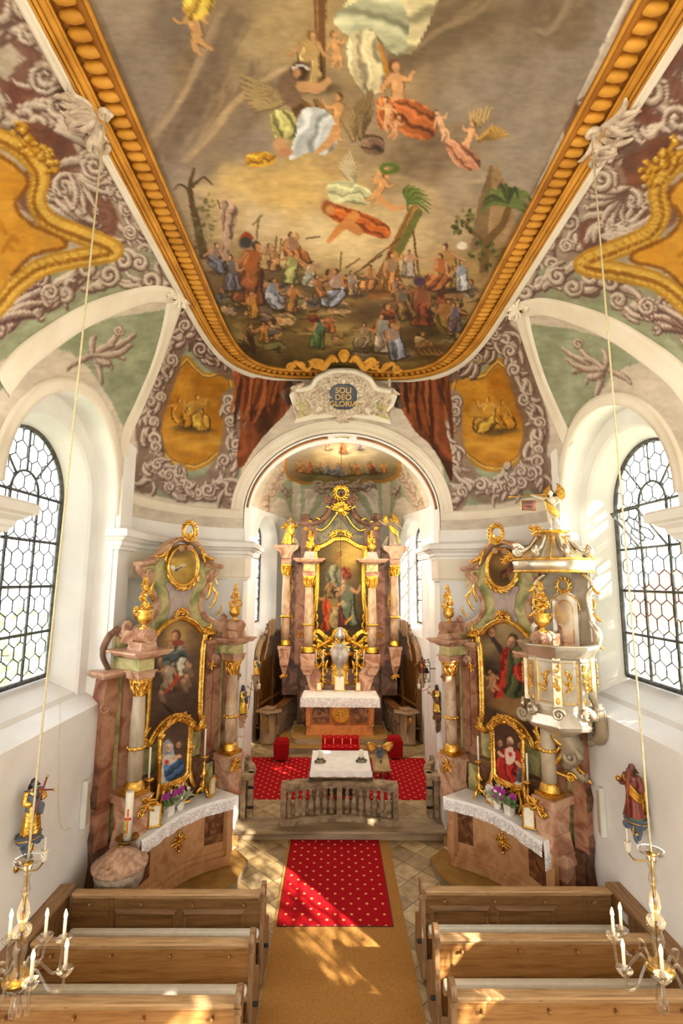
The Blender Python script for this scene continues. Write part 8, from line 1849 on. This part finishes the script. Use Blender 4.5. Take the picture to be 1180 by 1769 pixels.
def sconce(base, tip, label, nrm):
 """base on the wall, tip = foot of the candle"""
 r2 = root('candle_sconce', base, 0, label, 'sconce', 'brass candle sconces'); d = Vector(tip)-Vector(base)
 mb = MB(); mb.tube(catmull([(0, 0, 0), tuple(d*.35+Vector((0, 0, -.05))), tuple(d*.75+Vector((0, 0, -.07))), tuple(d)], 6), .009, 6); mb.ell((0, 0, 0), (.035, .035, .05), 8); mb.build('arm', brass, r2)
 mb = MB(); mb.lathe([(.022, 0), (.03, .02), (.042, .11), (.045, .12), (.03, .12)], 12, tuple(d), lobes=6, lobe=.06); mb.build('glass_cup', pot_white if False else wax, r2); mb = MB(); mb.lathe([(.011, .05), (.011, .26), (.003, .265)], 10, tuple(d)); mb.build('candle', wax, r2)
def sc2(px, py, x, label, dx, dy): 
 t = at(px, py, x=x); sconce((math.copysign(W-.01, x), t.y+dy, t.z-.02), t, label, None)
sc2(76, 1488, -(W-.26), 'small brass sconce with a thin candle on the left wall behind the chandelier', .2, -.1)
sc2(1085, 1472, W-.26, 'small brass sconce with a thin candle on the right wall behind the chandelier', .2, -.1)
for sd, px, py in ((-1, 447, 1190), (1, 724, 1190)):
 t = at(px, py, y=13.4); sconce((sd*2.43, 13.6, t.z+.02), t, 'brass sconce with a white candle on the %s chancel pilaster by the choir stall' % ('left' if sd < 0 else 'right'), None)
pts = [at(105, 1180, x=-(W-.02)), at(102, 1300, x=-(W-.02)), at(101, 1380, x=-(W-.02)), at(104, 1420, x=-(W-.02)), at(111, 1434, x=-(W-.02)), at(122, 1430, x=-(W-.02))]
mb = MB(); mb.tube(catmull(pts, 8), .004, 5); tag(mb.build('loose_cable', cord_cream), 'thin pale cable hanging in a loop on the left wall below the window', 'cable')
p = at(745, 1155, y=12.2); r2 = root('bell_bracket', (2.36, 12.2, p.z), 0, 'small bell in a black wrought-iron cage on the right chancel wall', 'bell'); mb = MB()
for s in (-1, 1): mb.tube([(-.28+s*.08, 0, -.24), (-.28+s*.08, 0, .14), (-.28+s*.03, 0, .2)], .009, 5)
for z in (-.24, -.08, .06, .14): mb.tube([(-.36, 0, z), (-.2, 0, z)], .008, 5)
for s in (-1, 1): volute(mb, -.28+s*.05, -.3, .035, s, 0, .008); volute(mb, -.28+s*.04, .2, .03, s, 0, .007)
mb.tube([(-.2, 0, .0), (.05, 0, .0)], .012, 6); mb.build('iron_cage', black_iron, r2); mb = MB(); mb.lathe([(.06, -.10), (.05, -.06), (.035, 0), (.01, .03)], 14, (-.28, 0, 0)); mb.build('bell_cup', black_iron, r2)
mb = MB(); mb.tube([(-.24, 0, -.1), (-.24, 0, -1.2)], .004, 5); mb.build('pull_cord', cord_cream, r2)
# ------------------------------------------------------------------ floor coverings and pews
t = [at(493, 1446, z=0), at(667, 1446, z=0)]
mb = MB(); mb.box(-.99, .94, 3.4, t[0].y, .002, .012); tag(mb.build('coir_runner', coir), 'long tan coir matting running down the central aisle', 'carpet')
a, b, c, d = at(499, 1447, z=.02), at(655, 1447, z=.02), at(677, 1600, z=.02), at(485, 1600, z=.02)
x0, x1 = (a.x+d.x)/2, (b.x+c.x)/2
r2 = root('red_rug', ((x0+x1)/2, (a.y+c.y)/2, 0), 0, 'bright red rug with gold diamonds lying on the tan aisle matting', 'carpet'); hw, hd = (x1-x0)/2, (a.y-c.y)/2
mb = MB(); mb.box(-hw, hw, -hd, hd, .0125, .022); mb.build('pile', carpet_red, r2); mb = MB(); mb.tube([(-hw, -hd, .017), (hw, -hd, .017), (hw, hd, .017), (-hw, hd, .017), (-hw, -hd, .017)], .009, 6, smooth=False); mb.build('bound_edge', mat_noise('maroon_binding', (70, 10, 14), (96, 18, 22), 30, 2, .9), r2)
def pew(x_in, x_out, Y, label, panelled, seat=True):
 sd = 1 if x_in > 0 else -1; xm = (x_in+x_out)/2; L = abs(x_out-x_in); h = 1.02
 r_ = root('church_pew', (xm, Y, 0), 0, label, 'pew', 'pine pews of the nave'); hw = L/2
 mb = MB(); mb.box(-hw+.03, hw, -.02, .02, .12, h-.05); bp = mb.build('back_panel', wood_panel if panelled else wood_pew, r_)
 mb = MB(); mb.sweep([(-hw+.04, 0), (hw, 0)], [(.055, h-.04), (.062, h-.02), (.058, h), (-.045, h), (-.05, h-.02), (-.04, h-.05), (.025, h-.075), (.025, h-.055)], mpz); fixn(mb.build('top_rail', wood_rail, r_))
 if panelled:
  n = 3; 
  for k in range(2):
   xa = (-hw+.12 if sd > 0 else -hw+.62)+k*(L-.75)/2; xb = xa+(L-.75)/2-.14
   mb = MB(); za, zb = .2, h-.24
   for (o, y) in ((0, -.034),): mb.sweep([(xa, za), (xb, za), (xb, zb), (xa, zb)], [(-.02, -.02), (-.02, -.04), (.0, -.05), (.02, -.034), (.04, -.022), (.04, -.02)], lambda x, z, b: (x, b, z), closed=True)
   mb.build('panel_moulding', wood_panel, bp)
  for x in ((-hw+.5, -hw+.56) if sd < 0 else (hw-.36, hw-.30)): mb = MB(); mb.box(x-.012, x+.012, -.035, -.02, .12, h-.07); mb.build('stile', wood_panel, bp)
 if seat: mb = MB(); mb.box(-hw+.03, hw, .02, .40, .42, .46); mb.build('seat', wood_pew, r_, bevel=.006)
 mb = MB(); mb.box(-hw+.05, hw-.02, -.15, -.03, .52, .55); mb.build('kneeling_shelf', wood_rail, r_); mb = MB(); mb.box(-hw+.06, hw-.03, -.15, -.04, .55, .63); mb.build('cushion', white_cushion, r_, bevel=.03)
 xe = -hw if sd > 0 else hw
 mb = MB(); Pp = smooth2([(-.13, 0), (.44, 0), (.44, .3), (.40, .5), (.16, .62), (.07, .8), (.09, 1.0), (.085, 1.09), (.02, 1.135), (-.07, 1.115), (-.10, 1.04), (-.075, .96), (-.085, .7), (-.13, .4)], 4)
 T = Matrix(((0, 1, 0, xe), (1, 0, 0, 0), (0, 0, 1, 0), (0, 0, 0, 1))); mb.T = T; mb.prism([(q, z) for q, z in Pp], -.028, .028); fixn(mb.build('end_panel', wood_end, r_, bevel=.01))
 mb = MB(); T2 = Matrix(((0, 1, 0, xe), (1, 0, 0, 0), (0, 0, 1, 0), (0, 0, 0, 1)))
 mb.box(xe-.04, xe+.04, -.095, -.06, .95, 1.0); mb.box(xe-.035, xe+.035, -.092, -.07, 1.01, 1.03); mb.build('end_moulding', wood_end, r_)
 mb = MB(); mb.tube([(xe-sd*.02, -.04, .42), (xe-sd*.06, -.04, .42)], .024, 10); mb.ell((xe-sd*.06, -.04, .42), .026, 10); mb.build('black_stopper', black_rubber, r_)
 nh = 4
 for k in range(nh):
  x = -hw+.28+(L-.42)*k/(nh-1)*.95; mb = MB(); z = h-.135; mb.tube([(x, -.02, z), (x, -.055, z-.005), (x, -.075, z+.012)], [.013, .012, .010], 7); mb.ell((x, -.08, z+.018), .017, 8); mb.tube([(x-.0, -.022, z-.01), (x+.012, -.03, z-.03)], .006, 5); mb.tube([(x, -.022, z-.01), (x-.012, -.03, z-.03)], .006, 5); mb.build('coat_peg', wood_pew, r_)
 if Y < 6: mb = MB(); mb.box(.1*sd-.02, .1*sd+.02, -.05, -.03, .44, .5); mb.build('black_clip', black_rubber, r_)
 return r_
for sd in (-1, 1):
 nm = 'left' if sd < 0 else 'right'; yo = .0 if sd < 0 else .08; xi = sd*1.03; xo = sd*3.5
 pew(xi, xo, 6.98+yo, 'panelled front pew back %s of the aisle, nearest the side altar' % nm, True)
 pew(xi, xo, 6.11+yo, 'plain pine pew second from the altar, %s of the aisle' % nm, False)
 pew(xi, xo, 5.33+yo, 'plain pine pew closest to the bottom edge of the photo, %s of the aisle' % nm, False)
 mb = MB(); X = sd*3.53; mb.box(min(X, sd*3.62), max(X, sd*3.62), 2.5, 7.02+yo, 0, 1.02); pn = mb.build('wall_panelling', wood_panel); tag(pn, 'brown wooden dado panelling between the pews and the %s wall' % nm, 'panelling', 'wall panelling beside the pews')
 mb = MB(); mb.box(min(sd*3.48, sd*3.68), max(sd*3.48, sd*3.68), 2.5, 7.06+yo, 1.01, 1.06); mb.build('cap_rail', wood_pew_y, pn, bevel=.01)
 if sd > 0: mb = MB(); mb.box(3.515, 3.532, 6.72, 6.86, .80, .90); mb.build('white_card', white_paint, pn)
# ------------------------------------------------------------------ font and paschal candle
yF = 7.42; pF = at(205, 1490, y=yF); zr = pF.z
r2 = root('baptismal_font', (pF.x+.02, yF, 0), 0, 'round stone baptismal font with a domed speckled red lid, behind the front left pew', 'font')
mb = MB(); rb = .335; mb.lathe([(.26, 0), (.28, .06), (.16, .14), (.13, .3), (.15, zr-.42), (.22, zr-.36), (.31, zr-.22), (rb, zr-.08), (rb+.01, zr-.03), (rb-.02, zr-.03)], 32); mb.build('basin', font_grey, r2)
mb = MB(); mb.lathe([(rb+.015, zr-.05), (rb+.03, zr-.03), (rb+.03, zr+.005), (rb-.02, zr+.02), (rb-.05, zr+.05), (.21, zr+.12), (.19, zr+.125), (.17, zr+.15), (.08, zr+.20), (.0, zr+.21)], 32); mb.build('lid', font_stone, r2)
mb = MB(); mb.lathe([(.06, zr+.18), (.06, zr+.19), (.03, zr+.18), (.03, zr+.2), (.0, zr+.21)], 16); mb.ell((-.03, -.27, zr+.05), (.03, .02, .02), 8); mb.build('brass_knob', brass, r2)
yC = 7.56; pt_, pb_ = at(222, 1367, y=yC), at(220, 1449, y=yC)
r2 = root('paschal_candle', (pb_.x, yC, 0), 0, 'thick white paschal candle with an orange cross in a brass dish on the font lid', 'candle')
mb = MB(); zd = pb_.z; ox, oy = pF.x+.02-pb_.x, yF-yC
mb.lathe([(.05, zr+.21), (.05, zr+.225), (.018, zr+.24), (.018, zd-.10)], 16, (ox, oy, 0)); mb.tube([(ox, oy, zd-.11), (ox*.5, oy*.5, zd-.12), (0, 0, zd-.06)], .018, 8); mb.lathe([(.03, zd-.08), (.03, zd-.06), (.08, zd-.05), (.15, zd), (.16, zd+.02), (.145, zd+.015), (.05, zd-.02)], 24); mb.build('brass_stand', brass, r2)
mb = MB(); rc = .058; hc = pt_.z-zd; mb.lathe([(rc, zd-.02), (rc, zd+hc-.01), (rc*.9, zd+hc), (.01, zd+hc-.012)], 24); cnd = mb.build('candle', wax, r2)
def band(a0, a1, z0, z1, nm, mt):
 mb = MB(); vs = []
 for k in range(7): a = -PI/2+a0+(a1-a0)*k/6; vs += [((rc+.0015)*math.cos(a), (rc+.0015)*math.sin(a), z0), ((rc+.0015)*math.cos(a), (rc+.0015)*math.sin(a), z1)]
 mb.add(vs, [(2*k, 2*k+2, 2*k+3, 2*k+1) for k in range(6)], True); return mb.build(nm, mt, cnd)
orange = mat_noise('orange_wax', (214, 70, 10), (240, 130, 30), 30, 3, .5); redw = mat_noise('red_wax', (170, 20, 16), (206, 40, 26), 30, 3, .5); greenw = mat_noise('green_and_blue_wax', None, None, 9, 3, .5, stops=[(.35, (70, 150, 60)), (.5, (170, 206, 70)), (.6, (110, 170, 214)), (.75, (236, 170, 60))])
band(-.05, .38, zd+hc*.14, zd+hc*.66, 'orange_cross_beam', orange); band(-.75, .95, zd+hc*.42, zd+hc*.47, 'red_cross_arm', redw); band(-.75, -.10, zd+hc*.14, zd+hc*.41, 'painted_field', greenw)
for k in range(4): band(-.5+.2*k, -.38+.2*k, zd+hc*.085, zd+hc*.115, 'red_numeral', redw)
# ------------------------------------------------------------------ crystal chandeliers
def chandelier(top, disk, hub_py, bot_py, label, seed):
 T = at(*top, z=ZC-.05); y = T.y; D = at(*disk, y=y); px, py = disk
 zh = at(px, hub_py, y=y).z; zb = at(px, bot_py, y=y).z; r_ = root('chandelier', D, seed*.3, label, 'chandelier', 'crystal chandeliers'); Z = lambda z: z-D.z
 mb = MB(); s = Z(zh)
 mb.lathe([(.03, s*.02), (.05, 0), (.095, .02), (.10, .03), (.09, .025), (.045, .004), (.035, s*.04)], 24)
 mb.lathe([(.026, s*.05), (.03, s*.10), (.02, s*.14), (.028, s*.20), (.034, s*.23), (.028, s*.25), (.02, s*.3), (.036, s*.38), (.045, s*.44), (.03, s*.5), (.028, s*.53), (.06, s*.56), (.068, s*.60), (.05, s*.645), (.03, s*.67), (.045, s*.72), (.05, s*.76), (.032, s*.84), (.036, s*.87), (.028, s*.9), (.05, s*.96), (.07, s*1.0)], 20)
 mb.build('crystal_stem', crystal, r_)
 mb = MB(); mb.tube([(0, 0, .02), (0, 0, s*1.0)], .010, 8); mb.lathe([(.05, s*1.04), (.10, s*1.02), (.105, s*.985), (.07, s*.975)], 20); mb.lathe([(.035, .0), (.04, .008), (.01, .02)], 12); mb.build('brass_core', brass, r_)
 mb = MB(); b = Z(zb); mb.lathe([(.02, s*1.04), (.06, s*1.07), (.064, s*1.09), (.03, s*1.12), (.02, s*1.135), (.02, s*1.15), (.03, s*1.165), (.046, b+.05), (.035, b+.02), (.004, b)], 18); mb.build('crystal_drop', crystal, r_)
 mb = MB(); top_ = T-D; Mi = Matrix.Rotation(-seed*.3, 4, 'Z'); mb.tube([Mi @ Vector((0, 0, .0)), Mi @ top_], .008, 6); mb.build('rope', cord_cream, r_)
 n = 8
 for k in range(n):
  a = 2*PI*k/n; M = Matrix.Rotation(a, 4, 'Z'); rr = .34 if k % 2 == 0 else .30; zc = s*(.95 if k % 2 == 0 else .86)
  mb = MB(M); mb.tube(catmull([(.07, 0, s*1.0), (.12, 0, s*.93), (.17, 0, s*1.0), (.23, 0, s*1.10), (rr-.02, 0, s*1.10), (rr, 0, zc+s*.02)], 6), .011, 7); arm = mb.build('crystal_arm', crystal, r_)
  mb = MB(M); mb.lathe([(.012, zc-.03), (.03, zc-.02), (.058, zc+.015), (.06, zc+.022), (.03, zc+.01), (.02, zc+.03), (.026, zc+.04), (.018, zc+.05)], 16, (rr, 0, 0)); mb.build('drip_dish', crystal, arm)
  mb = MB(M); mb.lathe([(.0125, zc+.02), (.0125, zc+.155), (.008, zc+.158)], 12, (rr, 0, 0)); mb.build('candle_sleeve', wax, arm)
  mb = MB(M); mb.lathe([(.006, zc+.156), (.0135, zc+.175), (.012, zc+.195), (.003, zc+.225)], 10, (rr, 0, 0)); mb.build('bulb', bulb, arm)
  if k % 2:
   mb = MB(M); mb.tube(catmull([(.06, 0, s*.98), (.09, 0, s*.82), (.13, 0, s*.80), (.12, 0, s*.88)], 6), .008, 6); mb.build('crystal_curl', crystal, r_)
 l = bpy.data.lights.new('chandelier_light', 'POINT'); l.energy = 10; l.color = (1, .72, .38); l.shadow_soft_size = .25; lo = bpy.data.objects.new('chandelier_light', l); COL.objects.link(lo); lo.location = D+Vector((0, 0, s*.6))
chandelier((183, 188), (48, 1492), 1690, 1762, 'lit crystal chandelier on a cream rope over the left pews', 0)
chandelier((1021, 222), (1125, 1476), 1672, 1752, 'lit crystal chandelier on a cream rope over the right pews', 1)
# ------------------------------------------------------------------ garden seen through the glass
def tree(loc, h, r, label, seed, group=None):
 r_ = root('garden_tree', loc, 0, label, 'tree', group); g = random.Random(seed); mb = MB(); mb.tube([(0, 0, 0), (.1, 0, h*.4), (0, .1, h*.8)], [.16, .12, .05], 8)
 cl = [(Vector((g.uniform(-r, r), g.uniform(-r, r), g.uniform(h*.35, h)))) for k in range(26)]
 for c in cl: mb.tube([(0, 0, h*g.uniform(.3, .7)), c*.6+Vector((0, 0, h*.3)), c], [.05, .03, .012], 5)
 mb.build('trunk', dark_carve, r_); mb = MB()
 for c in cl:
  for k in range(46):
   p = c+Vector((g.gauss(0, .45), g.gauss(0, .45), g.gauss(0, .4))); u = Vector((g.uniform(-1, 1), g.uniform(-1, 1), g.uniform(-1, 1))).normalized()*.16; v = u.orthogonal().normalized()*.09
   mb.add([p-u, p+v, p+u, p-v], [(0, 1, 2, 3)])
 mb.build('crown', foliage_out, r_)
tree((8.9, -4.0, -.5), 11.0, 2.3, 'leafy garden tree outside the right windows behind the camera', 1); tree((8.7, 1.5, -.5), 10.5, 1.3, 'smaller leafy tree outside the right window', 2); tree((-12, 15, -.5), 4.2, 1.8, 'leafy tree outside the left window', 3)
r2 = root('neighbour_house', (24, 30, -.5), R(20), 'red-roofed house outside the right window', 'house'); mb = MB(); mb.box(-5, 5, -4, 4, 0, 3.2); mb.build('house_wall', plaster_cream, r2); mb = MB(); mb.prism([(-5.4, 3.1), (5.4, 3.1), (0, 6.4)], -4.4, 4.4); mb.build('roof', roof_tile, r2)
# ------------------------------------------------------------------ outside, light and camera
mb = MB(); mb.box(-40, 40, -30, 50, -.9, -.5); o = mb.build('ground_outside', grass_out); o['kind'] = 'structure'
w = bpy.data.worlds.new('World'); SC.world = w; w.use_nodes = True
bg = w.node_tree.nodes['Background']; bg.inputs[0].default_value = (.90, .95, 1.0, 1); bg.inputs[1].default_value = 6.8
sun = bpy.data.lights.new('sun', 'SUN'); sun.energy = 34; sun.angle = R(.6); sun.color = (1, .9, .74)
so = bpy.data.objects.new('sun', sun); COL.objects.link(so)
so.rotation_euler = Vector((-.53, .67, -.52)).to_track_quat('-Z', 'Y').to_euler()
def lamp(nm, kind, loc, tgt, e, col, size=.3, spot=70):
 l = bpy.data.lights.new(nm, kind); l.energy = e; l.color = col
 if kind == 'SPOT': l.spot_size = R(spot); l.spot_blend = .6; l.shadow_soft_size = size
 else: l.shadow_soft_size = size
 o = bpy.data.objects.new(nm, l); COL.objects.link(o); o.location = loc; o.rotation_euler = (Vector(tgt)-Vector(loc)).to_track_quat('-Z', 'Y').to_euler()
for s_ in (-1, 1): lamp('chancel_spot', 'SPOT', (s_*2.3, 11.5, 6.6), (0, 17, 3.2), 400, (1, .76, .46), .12, 75)
for s_ in (-1, 1):
 for y_ in (4.6, .4, -3.9): lamp('cornice_uplight', 'SPOT', (s_*3.3, y_, 6.0), (s_*.6, y_, 9.4), 92, (1, .91, .80), .15, 150)
 lamp('cornice_uplight', 'SPOT', (s_*2.6, 9.7, 6.0), (s_*.8, 7.5, 9.4), 60, (1, .91, .80), .15, 150)
lamp('chancel_fill_light', 'POINT', (0, 13.5, 6.6), (0, 0, 0), 380, (1, .88, .72), .5)  # bare point light added in mid-air to brighten the chancel, no fixture
cd = bpy.data.cameras.new('camera'); cam = bpy.data.objects.new('camera', cd); COL.objects.link(cam)
cd.sensor_fit = 'VERTICAL'; cd.sensor_height = 36; cd.sensor_width = 24; cd.lens = CF/1769*36; cd.shift_x = (590-CCX)/1769; cd.clip_start = .05; cd.clip_end = 200
Mx = Matrix(((AX[0], AY[0], -AZ[0], CAM[0]), (AX[1], AY[1], -AZ[1], CAM[1]), (AX[2], AY[2], -AZ[2], CAM[2]), (0, 0, 0, 1)))
cam.matrix_world = Mx; SC.camera = cam
SC.view_settings.view_transform = 'Standard'; SC.view_settings.look = 'None'; SC.view_settings.exposure = 0.0; SC.view_settings.gamma = 1
SC.view_settings.use_curve_mapping = False
try:
 SC.cycles.use_denoising = True; SC.cycles.max_bounces = 10; SC.cycles.diffuse_bounces = 6; SC.cycles.transparent_max_bounces = 16; SC.cycles.sample_clamp_indirect = 6; SC.cycles.caustics_reflective = False; SC.cycles.caustics_refractive = False
except Exception: pass
